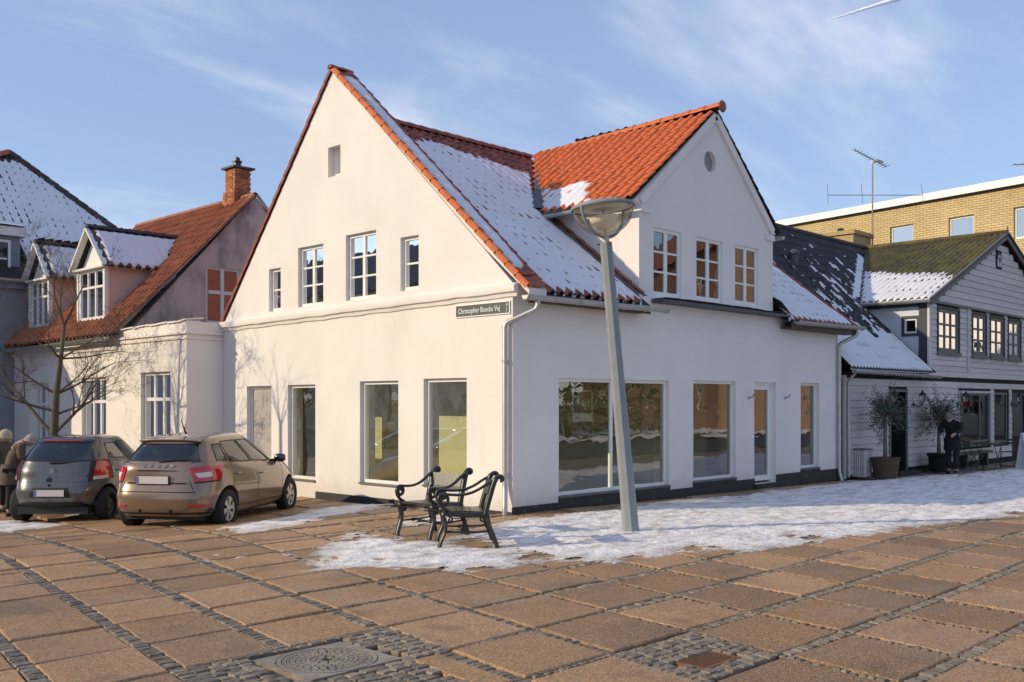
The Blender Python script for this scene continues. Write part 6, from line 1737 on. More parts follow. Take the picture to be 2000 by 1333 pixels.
# ------------------------------------------------------------------ parked cars
def sgnpow(v, p): return math.copysign(abs(v)**p, v)
class Car:
    def __init__(self, name, x, y, z, heading, label, S):
        self.S = S
        self.o = empty(name, (x, y, z), heading); tag(self.o, label, 'car', 'cars parked by the gable')
        self.build()
    def prof(self, z, key):       # interpolated (z -> value) tables
        T = self.S[key]
        if z <= T[0][0]: return T[0][1]
        for (a, b), (c, d) in zip(T[:-1], T[1:]):
            if z <= c:
                t = (z-a)/(c-a); t = t*t*(3-2*t)*.5+t*.5
                return b+(d-b)*t
        return T[-1][1]
    def ztop(self, x):
        T = self.S['belt']
        return float(np.interp(x, [p[0] for p in T], [p[1] for p in T]))
    def body(self, th, z):        # point on the lower body; th 0 = tail, pi/2 = right flank
        S = self.S
        xr, xf, w = self.prof(z, 'rear'), self.prof(z, 'front'), self.prof(z, 'width')
        a = (xf-xr)/2; x0 = (xf+xr)/2; n = S['n'] if abs(th) < math.pi/2 else S['nf']
        x = x0-a*sgnpow(math.cos(th), 2/n); y = -w*sgnpow(math.sin(th), 2/n)
        t = self.ztop(x); zb = S['zb']; zt = S['zt']
        zz = zb+(z-zb)*(t-zb)/(zt-zb)
        return Vector((x, y, zz))
    def top(self, th, v):         # greenhouse: v 0 = belt, 1 = roof edge
        S = self.S; g = S['gh']
        e = v**.92
        xr = g['xr'][0]+(g['xr'][1]-g['xr'][0])*v**1.15; xf = g['xf'][0]+(g['xf'][1]-g['xf'][0])*e; w = g['w'][0]+(g['w'][1]-g['w'][0])*v**1.25
        a = (xf-xr)/2; x0 = (xf+xr)/2; n = g['n'] if abs(th) < math.pi/2 else 4
        x = x0-a*sgnpow(math.cos(th), 2/n); y = -w*sgnpow(math.sin(th), 2/n)
        zr = S['roof']-.05-.035*abs((x-(-.25))/1.2)**2
        zb = self.ztop(x)-.004
        return Vector((x, y, zb+(zr-zb)*v))
    def th_y(self, y, z=None):
        w = self.prof(z, 'width') if z is not None else self.S['gh']['w'][0]; n = self.S['n'] if z is not None else self.S['gh']['n']
        return math.copysign(math.asin(min(1, (abs(y)/w))**(n/2)), -y)
    def th_x(self, x, z=None):    # on the right flank
        if z is not None: xr, xf = self.prof(z, 'rear'), self.prof(z, 'front'); nr, nf = self.S['n'], self.S['nf']
        else: xr, xf = self.S['gh']['xr'][0], self.S['gh']['xf'][0]; nr, nf = self.S['gh']['n'], 4
        a = (xf-xr)/2; x0 = (xf+xr)/2; c = max(-1, min(1, (x0-x)/a))
        return math.acos(sgnpow(c, (nr if c > 0 else nf)/2))
    def patch(self, name, corners, off, m, parent=None, n=10, k=4, surf=None, thick=.012):
        """conforming plate; corners = 4 x (th, z) in order bl, br, tr, tl"""
        surf = surf or self.body; P = []; eps = .004
        for j in range(k+1):
            for i in range(n+1):
                u, v = i/n, j/k
                th = (corners[0][0]*(1-u)+corners[1][0]*u)*(1-v)+(corners[3][0]*(1-u)+corners[2][0]*u)*v
                z = (corners[0][1]*(1-u)+corners[1][1]*u)*(1-v)+(corners[3][1]*(1-u)+corners[2][1]*u)*v
                p = surf(th, z); a = surf(th+eps, z)-surf(th-eps, z); b = surf(th, z+eps)-surf(th, z-eps)
                nn = a.cross(b); 
                if nn.length < 1e-9: nn = Vector((-1, 0, 0))
                nn.normalize()
                if nn.dot(Vector((p.x*.3, p.y, 0)) if abs(th) > .9 else Vector((-1, 0, 0))) < 0: nn = -nn
                P.append((p, nn))
        mb = MB(); N = len(P)
        mb.v = [tuple(p+q*off) for p, q in P]+[tuple(p+q*(off-thick)) for p, q in P]
        W = n+1
        for j in range(k):
            for i in range(n): a = j*W+i; mb.f += [(a, a+1, a+W+1, a+W)]
        rim = [i for i in range(W)]+[j*W+n for j in range(1, k+1)]+[k*W+i for i in range(n-1, -1, -1)]+[j*W for j in range(k-1, 0, -1)]
        for a, b in zip(rim, rim[1:]+rim[:1]): mb.f.append((a, b, b+N, a+N))
        return mb.build(name, m, parent or self.o, smooth=True, angle=40)
    def line(self, name, pts, r, m, parent, surf=None):
        surf = surf or self.body
        return MB().tube([surf(t, z) for t, z in pts], r, 5).build(name, m, parent, smooth=True)
    def build(self):
        S = self.S; o = self.o; g = S['gh']; paint = S['paint']
        NT = 96; zs = np.linspace(S['zb'], S['zt'], 15)
        V = []; F = []
        ths = [-math.pi+2*math.pi*k/NT for k in range(NT)]
        # denser sampling at corners comes from the superellipse itself
        for z in zs: V += [self.body(t, z) for t in ths]
        for j in range(len(zs)-1):
            for k in range(NT): F.append((j*NT+k, j*NT+(k+1) % NT, (j+1)*NT+(k+1) % NT, (j+1)*NT+k))
        mats = [0]*len(F)
        F.append(tuple(range(NT-1, -1, -1))); mats.append(0)
        last = (len(zs)-1)*NT; levels = [last]
        for sc in (.9, .72, .5, .25):
            base = len(V)
            for k in range(NT):
                p = V[last+k]; x = p.x*sc if p.x > 0 else p.x*sc; y = p.y*sc
                t = self.ztop(p.x*sc+0.0)+ (0.03*(1-sc) if p.x > 0 else 0)
                V.append(Vector((p.x*sc, y, t)))
            levels.append(base)
        for a, b in zip(levels[:-1], levels[1:]):
            for k in range(NT):
                F.append((a+k, a+(k+1) % NT, b+(k+1) % NT, b+k))
                mats.append(0 if max(V[i].x for i in F[-1]) > g['xf'][0]-.06 else 1)
        F.append(tuple(levels[-1]+k for k in range(NT))); mats.append(1)
        me = bpy.data.meshes.new('body'); me.from_pydata([tuple(v) for v in V], [], F)
        me.materials.append(MATS[paint]); me.materials.append(MATS['car_inside']); me.polygons.foreach_set('material_index', mats)
        bm = bmesh.new(); bm.from_mesh(me); bmesh.ops.recalc_face_normals(bm, faces=bm.faces); bm.to_mesh(me); bm.free()
        tmp = bpy.data.objects.new('body', me); COL.objects.link(tmp)
        cuts = []
        for ax in S['axles']:
            for s in (-1, 1):
                mb = MB().lathe([(S['arch'], -.22), (S['arch'], .22)], 32, (ax, s*S['hw'], S['wr']+.015), 'y')
                c = mb.build('arch_cutter', 'car_plastic'); cuts.append(c)
                md = tmp.modifiers.new('arch', 'BOOLEAN'); md.operation = 'DIFFERENCE'; md.object = c; md.solver = 'EXACT'
        dg = bpy.context.evaluated_depsgraph_get(); dg.update()
        nm = bpy.data.meshes.new_from_object(tmp.evaluated_get(dg))
        bpy.data.objects.remove(tmp)
        for c in cuts: bpy.data.objects.remove(c)
        bm = bmesh.new(); bm.from_mesh(nm)
        bmesh.ops.delete(bm, geom=[f for f in bm.faces if f.material_index == 1], context='FACES')
        bm.to_mesh(nm); bm.free(); nm.name = 'body'
        b = link('body', nm, None, o, smooth=True, angle=38)
        # greenhouse
        brk = S['side']           # side glass (x0, x1, v0, v1)
        tl = set()
        for k in range(49): tl.add(-math.pi+2*math.pi*k/48)
        for x0, x1, v0, v1 in brk:
            for x in (x0, x1):
                t = self.th_x(x); tl |= {t, -t}
        yg = S['rearglass'][0]; tr = abs(self.th_y(yg)); tl |= {tr, -tr}
        tw = math.pi-.78; tl |= {tw, -tw}
        T = sorted(t for t in tl if t > -math.pi+1e-6); T = [t for i, t in enumerate(T) if i == 0 or t-T[i-1] > 1e-3]
        vl = sorted({0, .5, 1.0, .3, .7, .95}|{v for q in brk for v in (q[2], q[3])}|{S['rearglass'][1], S['rearglass'][2]})
        pts = [[self.top(t, v) for t in T] for v in vl]
        frame = MB(); glass = {}
        nT = len(T)
        for r in pts: frame.v += [tuple(p) for p in r]
        for j in range(len(vl)-1):
            vm = (vl[j]+vl[j+1])/2
            for i in range(nT):
                i2 = (i+1) % nT; tm = (T[i]+(T[i2] if i2 else math.pi))/2
                f = (j*nT+i, j*nT+i2, (j+1)*nT+i2, (j+1)*nT+i); key = None
                if abs(tm) < tr and S['rearglass'][1] < vm < S['rearglass'][2]: key = 'rear_window'
                elif abs(tm) > tw and .06 < vm < .93: key = 'windscreen'
                else:
                    for q, (x0, x1, v0, v1) in enumerate(brk):
                        a, c = sorted((self.th_x(x0), self.th_x(x1)))
                        if a < abs(tm) < c and v0 < vm < v1: key = ('side', q, tm > 0)
                if key: glass.setdefault(key, []).append(f)
                else: frame.f.append(f)
        # roof skin
        ring0 = (len(vl)-1)*nT
        for sc, dz in ((.93, .022), (.78, .040), (.5, .05)):
            base = len(frame.v)
            cx = sum(p.x for p in pts[-1])/nT
            for p in pts[-1]: frame.v.append((cx+(p.x-cx)*sc, p.y*sc, p.z*(1-.0)+dz+(1-sc)*.012))
            for i in range(nT): frame.f.append((ring0+i, ring0+(i+1) % nT, base+(i+1) % nT, base+i))
            ring0 = base
        frame.f.append(tuple(ring0+i for i in range(nT)))
        gf = frame.build('greenhouse', S['top_paint'], o, smooth=True, angle=38)
        for key, fs in glass.items():
            mb = MB(); mb.v = list(frame.v[:len(vl)*nT]); mb.f = fs
            used = sorted({i for f in fs for i in f}); rm = {a: k for k, a in enumerate(used)}
            mb.v = [tuple(Vector(frame.v[i])*.999) for i in used]; mb.f = [tuple(rm[i] for i in f) for f in fs]
            mb.build(key if isinstance(key, str) else 'side_window', 'glass_car', gf, smooth=True, recalc=False)
            # black seal round each pane
            from collections import Counter
            ec = Counter(tuple(sorted(e)) for f in fs for e in zip(f, f[1:]+f[:1])); seal = MB()
            for (a, c), n_ in ec.items():
                if n_ == 1: seal.tube([frame.v[a], frame.v[c]], .009, 4)
            seal.build('window_seal', 'car_plastic', gf)
        # interior
        ins = MB(); ins.box(S['rear'][1][1]+.25, g['xf'][0]+.3, -S['hw']+.10, S['hw']-.10, S['zb']+.06, S['zb']+.12); ins.build('cabin_floor', 'car_inside', o)
        for sx, ys in ((.20, (-.36, .36)), (-.75, (-.38, 0, .38))):
            for yy in ys:
                wd = .25 if len(ys) == 2 else .19
                st = MB().hexa([(sx-.22, yy-wd, .50), (sx-.10, yy-wd, .46), (sx-.10, yy+wd, .46), (sx-.22, yy+wd, .50), (sx-.38, yy-wd*.85, S['roof']-.40), (sx-.27, yy-wd*.85, S['roof']-.40), (sx-.27, yy+wd*.85, S['roof']-.40), (sx-.38, yy+wd*.85, S['roof']-.40)])
                s_ = st.build('seat', 'car_inside', o)
                MB().tube([(sx-.34, yy-.11, S['roof']-.28), (sx-.34, yy+.11, S['roof']-.28)], .085, 10).build('headrest', 'car_inside', s_, smooth=True)
        MB().box(g['xf'][0]-.35, g['xf'][0]-.02, -.62, .62, .62, self.ztop(.8)-.02).build('dashboard', 'car_inside', o)
        MB().lathe([(.19, -.012), (.2, 0), (.19, .012), (.18, 0), (.19, -.012)], 20, (g['xf'][0]-.42, .36, .86), 'x', cap=False).build('steering_wheel', 'car_plastic', o)
        # underside and wheel houses
        MB().box(S['axles'][0]-.45, S['axles'][1]+.45, -S['hw']+.22, S['hw']-.22, .17, S['zb']+.04).build('underbody', 'car_plastic', o)
        for ax in S['axles']:
            for s in (-1, 1):
                MB().lathe([(S['arch']-.004, -.20), (S['arch']-.004, .0)], 28, (ax, s*(S['hw']-.035) if s < 0 else s*(S['hw']-.035)+.20-.0, S['wr']+.015), 'y', cap=False).build('wheel_house', 'car_plastic', o) if False else None
                wh = empty('wheel', (ax, s*(S['track']), S['wr'])); wh.parent = o
                w = .095; r = S['wr']
                ty = [(r*.66, -w), (r*.92, -w), (r*.985, -w*.8), (r, -w*.5), (r, w*.5), (r*.985, w*.8), (r*.92, w), (r*.66, w)]
                MB().lathe(ty, 40, axis='y', cap=False).build('tyre', 'tyre', wh, smooth=True, angle=50)
                ri = r*.66; oy = s*w*.78
                MB().lathe([(0, oy*.35), (ri, oy*.35)], 32, axis='y', cap=False).build('wheel_disc', 'car_plastic' if S['rim'] == 'silver' else 'rim_steel', wh)
                if S['rim'] == 'silver':
                    MB().lathe([(ri, oy*.7), (ri+.006, oy*1.05), (ri-.022, oy*1.12), (ri-.03, oy*.9)], 40, axis='y', cap=False).build('rim', 'rim_silver', wh, smooth=True, angle=40)
                    MB().lathe([(.0, oy*1.14), (.035, oy*1.12), (.05, oy*1.0), (.055, oy*.8)], 24, axis='y', cap=False).build('hub_cap', 'rim_silver', wh, smooth=True, angle=40)
                    for k in range(6):
                        a = 2*math.pi*k/6+.2; c_, s_ = math.cos(a), math.sin(a); pts_ = []
                        for rr, hw_ in ((.035, .018), (ri*.55, .036), (ri-.015, .056)):
                            for q in (-1, 1): pts_.append((rr*c_-q*hw_*s_, oy*1.06, rr*s_+q*hw_*c_))
                        vs = pts_+[(p[0], oy*.8, p[2]) for p in pts_]
                        MB().add(vs, [(0, 1, 3, 2), (2, 3, 5, 4), (0, 2, 8, 6), (2, 4, 10, 8), (1, 7, 9, 3), (3, 9, 11, 5)]).build('spoke', 'rim_silver', wh)
                else:
                    MB().lathe([(ri, oy*.9), (ri-.02, oy*1.0), (ri-.035, oy*.55), (.11, oy*.5), (.095, oy*.9), (.06, oy*1.0), (.03, oy*.8), (0, oy*.8)], 36, axis='y', cap=False).build('rim', 'rim_steel', wh, smooth=True, angle=35)
                    for k in range(8):
                        a = 2*math.pi*k/8; MB().lathe([(0, oy*.56), (.016, oy*.56)], 10, (.135*math.cos(a), 0, .135*math.sin(a)), 'y', cap=False).build('vent_hole', 'dark_hole', wh)
        # door seams, handles, mirrors, plates
        for x in S['seams']:
            MB().tube([self.body(self.th_x(x+dx, z), z)+Vector((0, .0015, 0)) for z, dx in zip(np.linspace(S['zb']+.08, S['zt'], 9), S.get('seam_dx', [0]*9))], .0045, 4).build('door_seam', 'seam', b)
        MB().tube([self.body(self.th_x(x, S['zb']+.09), S['zb']+.09)+Vector((0, .001, 0)) for x in np.linspace(S['seams'][0]+.02, S['seams'][-1], 14)], .005, 4).build('door_seam', 'seam', b)
        for x, z in S['handles']:
            p = self.body(self.th_x(x, z), z); MB().tube([p+Vector((-.085, .004, 0)), p+Vector((-.06, -.026, .004)), p+Vector((.06, -.026, .006)), p+Vector((.085, .004, .004))], .013, 8).build('door_handle', S['paint'], o, smooth=True)
        for s in (-1, 1):
            mx = g['xf'][0]-.36; p = self.top(s*-1*self.th_x(mx)*-1, .06)
            p = Vector((mx, s*(abs(p.y)), p.z))
            m = MB(); m.tube([p+Vector((0, -s*.02, -.02)), p+Vector((.0, s*.09, .0))], .022, 6); m.build('mirror_arm', 'car_plastic', o)
            c = p+Vector((.02, s*.165, .03))
            mm = MB().lathe([(0, -.10), (.055, -.095), (.080, -.05), (.085, 0), (.075, .06), (.045, .095), (0, .10)], 14, (0, 0, 0), 'y')
            mm.v = [(c.x+a*.75, c.y+bb, c.z+cc*.92) for a, bb, cc in mm.v]; mi = mm.build('mirror', S['mirror'], o, smooth=True)
        for x, y, z, w, h in [S['plate']]:
            pl = MB().box(x-.012, x, -w/2+y, w/2+y, z-h/2, z+h/2).build('number_plate', 'plate', o)
            MB().box(x-.0135, x-.0122, w/2+y-.045, w/2+y-.004, z-h/2+.006, z+h/2-.006).build('plate_band', 'plate_blue', pl)
            mb = MB(); e = .008
            for a, bb, cc, d in ((-w/2-e, w/2+e, -h/2-e, -h/2), (-w/2-e, w/2+e, h/2, h/2+e), (-w/2-e, -w/2, -h/2, h/2), (w/2, w/2+e, -h/2, h/2)): mb.box(x-.014, x+.002, a+y, bb+y, z+cc, z+d)
            mb.build('plate_frame', 'car_plastic', pl)
        S['detail'](self)
def fabia_detail(c):
    o = c.o; ty = c.th_y
    # recessed plate bay reads as darker lip lines and a folded tailgate
    for s in (-1, 1):
        t = lambda y, z: ty(y*s*-1, z)
        z0, z1 = .72, .985
        tl = c.patch('tail_light', [(s*abs(ty(.58, z0)), .735), (s*1.05, .76), (s*1.16, .965), (s*abs(ty(.50, .95)), .935)], .012, 'lens_red', k=5)
        c.patch('light_base', [(s*abs(ty(.60, .72)), .715), (s*1.03, .735), (s*1.05, .76), (s*abs(ty(.58, .735)), .735)], .010, 'car_plastic', tl, k=2)
        c.patch('lens', [(s*abs(ty(.63, .8)), .795), (s*abs(ty(.76, .8)), .81), (s*abs(ty(.75, .86)), .875), (s*abs(ty(.58, .86)), .86)], .017, 'lens_clear', tl)
        c.patch('reflector', [(s*abs(ty(.50, .39)), .375), (s*.88, .385), (s*.86, .42), (s*abs(ty(.50, .41)), .405)], .010, 'lens_red', k=2)
    y0 = .60
    c.patch('tailgate_fold', [(-abs(ty(.50, .72)), .705), (abs(ty(.50, .72)), .705), (abs(ty(.47, .74)), .725), (-abs(ty(.47, .74)), .725)], .004, 'seam', k=2)
    c.patch('tailgate_edge', [(-abs(ty(.60, .60)), .588), (abs(ty(.60, .60)), .588), (abs(ty(.62, .61)), .600), (-abs(ty(.62, .61)), .600)], .003, 'seam', k=1)
    for s in (-1, 1):
        c.line('tailgate_seam', [(s*abs(ty(.60, .595)), .595), (s*abs(ty(.53, .72)), .72), (s*abs(ty(.45, .98)), .98), (s*abs(ty(.60, 1.02)), 1.04)], .005, 'seam', o)
    c.patch('handle_strip', [(-abs(ty(.33, .90)), .888), (abs(ty(.33, .90)), .888), (abs(ty(.30, .91)), .902), (-abs(ty(.30, .91)), .902)], .010, 'paint_black', k=2)
    c.patch('lower_trim', [(-1.0, .265), (1.0, .265), (1.0, .30), (-1.0, .30)], .004, 'car_plastic', n=24, k=2)
    # maker's lettering across the tailgate
    w = "ŠKODA"; 
    for k, ch in enumerate(w):
        y = .235-.1175*k; z = .945; p = c.body(ty(y, z), z)
        me = text_mesh(ch, .070, .005, 'CENTER', 1.3)
        X = Vector((0, -1, 0)); Y = Vector((.10, 0, 1)).normalized(); n = X.cross(Y)
        for v in me.vertices: v.co = p+X*v.co.x+Y*v.co.y+n*(v.co.z+.016)
        link('letter', me, 'chrome', o)
    # wiper, spoiler lip, aerial
    a, b = c.top(ty(.04), .10), c.top(ty(-.44), .17)
    MB().tube([a+Vector((-.03, 0, 0)), (a+b)/2+Vector((-.035, 0, .01)), b+Vector((-.02, 0, 0))], .012, 6).build('rear_wiper', 'car_plastic', o)
    sp = c.S['gh']; xr = sp['xr'][1]
    mb = MB(); n = 12; vs = []
    for k in range(n+1):
        y = -.50+1.0*k/n; e = 1-abs(y/.60)**4
        vs += [(xr+.12, y, 1.412-.035*(y/.6)**2), (xr-.035*e-.01, y, 1.392-.03*(y/.6)**2), (xr-.03*e-.005, y, 1.372-.03*(y/.6)**2), (xr+.12, y, 1.362-.035*(y/.6)**2)]
    for k in range(n):
        q = k*4; mb.f += [(q+i, q+(i+1) % 4, q+4+(i+1) % 4, q+4+i) for i in range(4)]
    mb.v = vs; mb.f += [(0, 1, 2, 3), (n*4+3, n*4+2, n*4+1, n*4)]
    mb.build('roof_spoiler', 'paint_bronze', o, smooth=True, angle=40)
    MB().tube([(-1.0, 0, 1.465), (-1.02, 0, 1.49), (-1.16, .0, 1.68)], [.022, .016, .005], 6).build('aerial', 'car_plastic', o)
    for s in (-1, 1): MB().lathe([(.02, 0), (.028, .0)], 10, (-1.95, .25*s, .33), 'x').build('parking_sensor', 'seam', o)
def small_detail(c):
    o = c.o; ty = c.th_y
    for s in (-1, 1):
        c.patch('light_housing', [(s*abs(ty(.57, .71)), .708), (s*1.20, .728), (s*1.17, 1.045), (s*abs(ty(.56, 1.0)), 1.03)], .012, 'car_plastic', k=5)
        tl = c.patch('tail_light', [(s*abs(ty(.61, .72)), .72), (s*1.14, .74), (s*1.08, 1.03), (s*abs(ty(.62, 1.0)), 1.015)], .030, 'lens_red', k=6, thick=.03)
        c.patch('lens', [(s*abs(ty(.62, .74)), .725), (s*1.02, .735), (s*1.02, .785), (s*abs(ty(.62, .78)), .775)], .034, 'lens_clear', tl, k=2)
        for q in range(3):
            yq = .63+.035*q; c.line('light_rib', [(s*abs(ty(yq, .80)), .80), (s*abs(ty(yq, 1.0)), 1.0)], .004, 'lens_red', tl)
    c.patch('tailgate_edge', [(-abs(ty(.58, .70)), .692), (abs(ty(.58, .70)), .692), (abs(ty(.60, .71)), .702), (-abs(ty(.60, .71)), .702)], .003, 'seam', k=1)
    for s in (-1, 1): c.line('tailgate_seam', [(s*abs(ty(.58, .70)), .70), (s*abs(ty(.58, .98)), .98)], .005, 'seam', o)
    c.patch('plate_bay', [(-abs(ty(.34, .46)), .445), (abs(ty(.34, .46)), .445), (abs(ty(.30, .60)), .605), (-abs(ty(.30, .60)), .605)], .003, 'car_plastic')
    c.patch('diffuser', [(-abs(ty(.62, .28)), .275), (abs(ty(.62, .28)), .275), (abs(ty(.50, .37)), .375), (-abs(ty(.50, .37)), .375)], .006, 'car_plastic', k=3)
    c.line('diffuser_rib', [(-abs(ty(.63, .28)), .28), (-abs(ty(.51, .38)), .385), (0, .395), (abs(ty(.51, .38)), .385), (abs(ty(.63, .28)), .28)], .011, 'paint_grey', o)
    for y in (-.22, .0, .22): c.line('diffuser_fin', [(ty(y, .29), .29), (ty(y, .365), .365)], .014, 'car_plastic', o)
    # wiper on a black sweep, badge: an upright lion in a plain shape with lettering below
    a, b = c.top(ty(.06), .02), c.top(ty(-.40), .05)
    MB().tube([a+Vector((-.05, 0, -.02)), (a+b)/2+Vector((-.05, 0, -.02)), b+Vector((-.03, 0, 0))], [.016, .022, .010], 8).build('rear_wiper', 'car_plastic', o)
    lion = [(-.045, -.05), (-.03, -.052), (-.012, -.02), (.004, -.052), (.022, -.052), (.016, -.012), (.05, -.03), (.055, -.018), (.022, .006), (.048, .012), (.05, .026), (.018, .026), (.022, .05), (.002, .062), (-.012, .048), (-.010, .034), (-.045, .03), (-.046, .018), (-.016, .008), (-.024, -.016)]
    p = c.body(ty(0, .87), .87)
    MB().prism(lion, lambda u, z, d: (p.x-.012+d, -u, p.z+z), 0, .01).build('badge', 'chrome', o)
    p = c.body(ty(0, .79), .79); text_on('lettering', 'PEUGEOT', .035, 'chrome', o, (p.x-.008, .085, p.z), (0, -1, 0), (0, 0, 1), .002, xscale=1.05)
    p = c.body(ty(-.45, .75), .75); text_on('lettering', 'active', .045, 'chrome', o, (p.x-.012, -.40, .755), (0, -1, 0), (0, 0, 1), .002)
    p = c.body(0, .735); MB().lathe([(0, 0), (.045, 0), (.05, .02)], 14, (p.x-.018, .04, .735), 'x').build('lock_button', 'car_plastic', o)
    p = c.body(0, .66); MB().lathe([(0, 0), (.022, 0), (.022, .02)], 14, (p.x-.010, .02, .655), 'x').build('tow_cap', 'seam', o)
    c.patch('third_brake_light', [(-.35, .955), (.35, .955), (.35, .992), (-.35, .992)], .012, 'lens_red', surf=c.top, k=2)
fab = dict(paint='paint_bronze', top_paint='paint_bronze', mirror='paint_black', n=5.2, nf=3.6, zb=.24, zt=1.0, roof=1.465, hw=.865, track=.765, wr=.305, arch=.355, axles=(-1.235, 1.235), rim='silver',
    rear=[(.24, -1.84), (.34, -1.95), (.50, -1.985), (.60, -1.955), (.70, -1.915), (.78, -1.90), (.93, -1.885), (1.0, -1.83)], front=[(.24, 1.90), (.36, 2.0), (.55, 2.02), (.75, 1.96), (.9, 1.82), (1.0, 1.70)],
    width=[(.24, .80), (.34, .845), (.55, .866), (.72, .866), (.86, .848), (.93, .828), (1.0, .795)], belt=[(-1.9, 1.045), (-1.2, 1.03), (-.4, .985), (.6, .945), (1.0, .93), (1.5, .86), (2.0, .70)],
    gh=dict(xr=(-1.80, -1.50), xf=(1.08, .12), w=(.765, .565), n=4.6), side=[(-1.40, -1.10, .10, .78), (-1.02, -.22, .06, .86), (-.14, .78, .06, .86)], rearglass=(.60, .10, .84),
    seams=(-1.06, -.18, .86), handles=((-.92, .83), (-.02, .81)), plate=(-1.915, .02, .80, .50, .105), detail=fabia_detail)
fab['plate'] = (-1.925, .06, .795, .52, .115)
Car('bronze_hatchback', -2.81, 4.31, -.175, R(34.5), 'bronze five door hatchback with silver wheels parked beside the gable', fab)
sml = dict(paint='paint_grey', top_paint='paint_black', mirror='paint_black', n=4.2, nf=3.4, zb=.25, zt=1.02, roof=1.46, hw=.81, track=.715, wr=.292, arch=.345, axles=(-1.17, 1.17), rim='steel',
    rear=[(.25, -1.60), (.36, -1.71), (.52, -1.74), (.66, -1.70), (.72, -1.66), (.86, -1.64), (1.02, -1.56)], front=[(.25, 1.62), (.40, 1.72), (.6, 1.72), (.8, 1.62), (1.02, 1.45)],
    width=[(.25, .75), (.36, .79), (.55, .81), (.74, .812), (.88, .795), (1.02, .745)], belt=[(-1.7, 1.045), (-1.1, 1.04), (-.4, .99), (.6, .95), (.95, .94), (1.4, .86), (1.75, .72)],
    gh=dict(xr=(-1.54, -1.18), xf=(1.0, .18), w=(.725, .55), n=4.2), side=[(-.98, -.22, .16, .82), (-.12, .72, .06, .86)], rearglass=(.60, .05, .90),
    seams=(-.95, -.17, .80), handles=((-.80, .86), (-.05, .83)), plate=(-1.755, .0, .53, .50, .11), detail=small_detail)
Car('grey_city_car', -3.65, 7.24, -.255, R(44.8), 'small dark grey city car with round red tail lights and black steel wheels', sml)
# ------------------------------------------------------------------ people
def skin_obj(name, verts, edges, radii, material, parent, root=0, sub=2):
    me = bpy.data.meshes.new(name); me.from_pydata([tuple(v) for v in verts], edges, [])
    ob = bpy.data.objects.new(name, me); COL.objects.link(ob)
    md = ob.modifiers.new('skin', 'SKIN'); md.use_smooth_shade = True
    for i, r in enumerate(radii):
        sv = me.skin_vertices[0].data[i]; sv.radius = (r, r) if not isinstance(r, tuple) else r
        sv.use_root = (i == root)
    s = ob.modifiers.new('sub', 'SUBSURF'); s.levels = sub; s.render_levels = sub
    dg = bpy.context.evaluated_depsgraph_get(); dg.update()
    nm = bpy.data.meshes.new_from_object(ob.evaluated_get(dg)); bpy.data.objects.remove(ob)
    nm.name = name
    return link(name, nm, material, parent, smooth=True)
def chain(V, E, Rr, pts, start=None):
    prev = start
    for p, r in pts:
        V.append(p); Rr.append(r)
        if prev is not None: E.append((prev, len(V)-1))
        prev = len(V)-1
    return prev
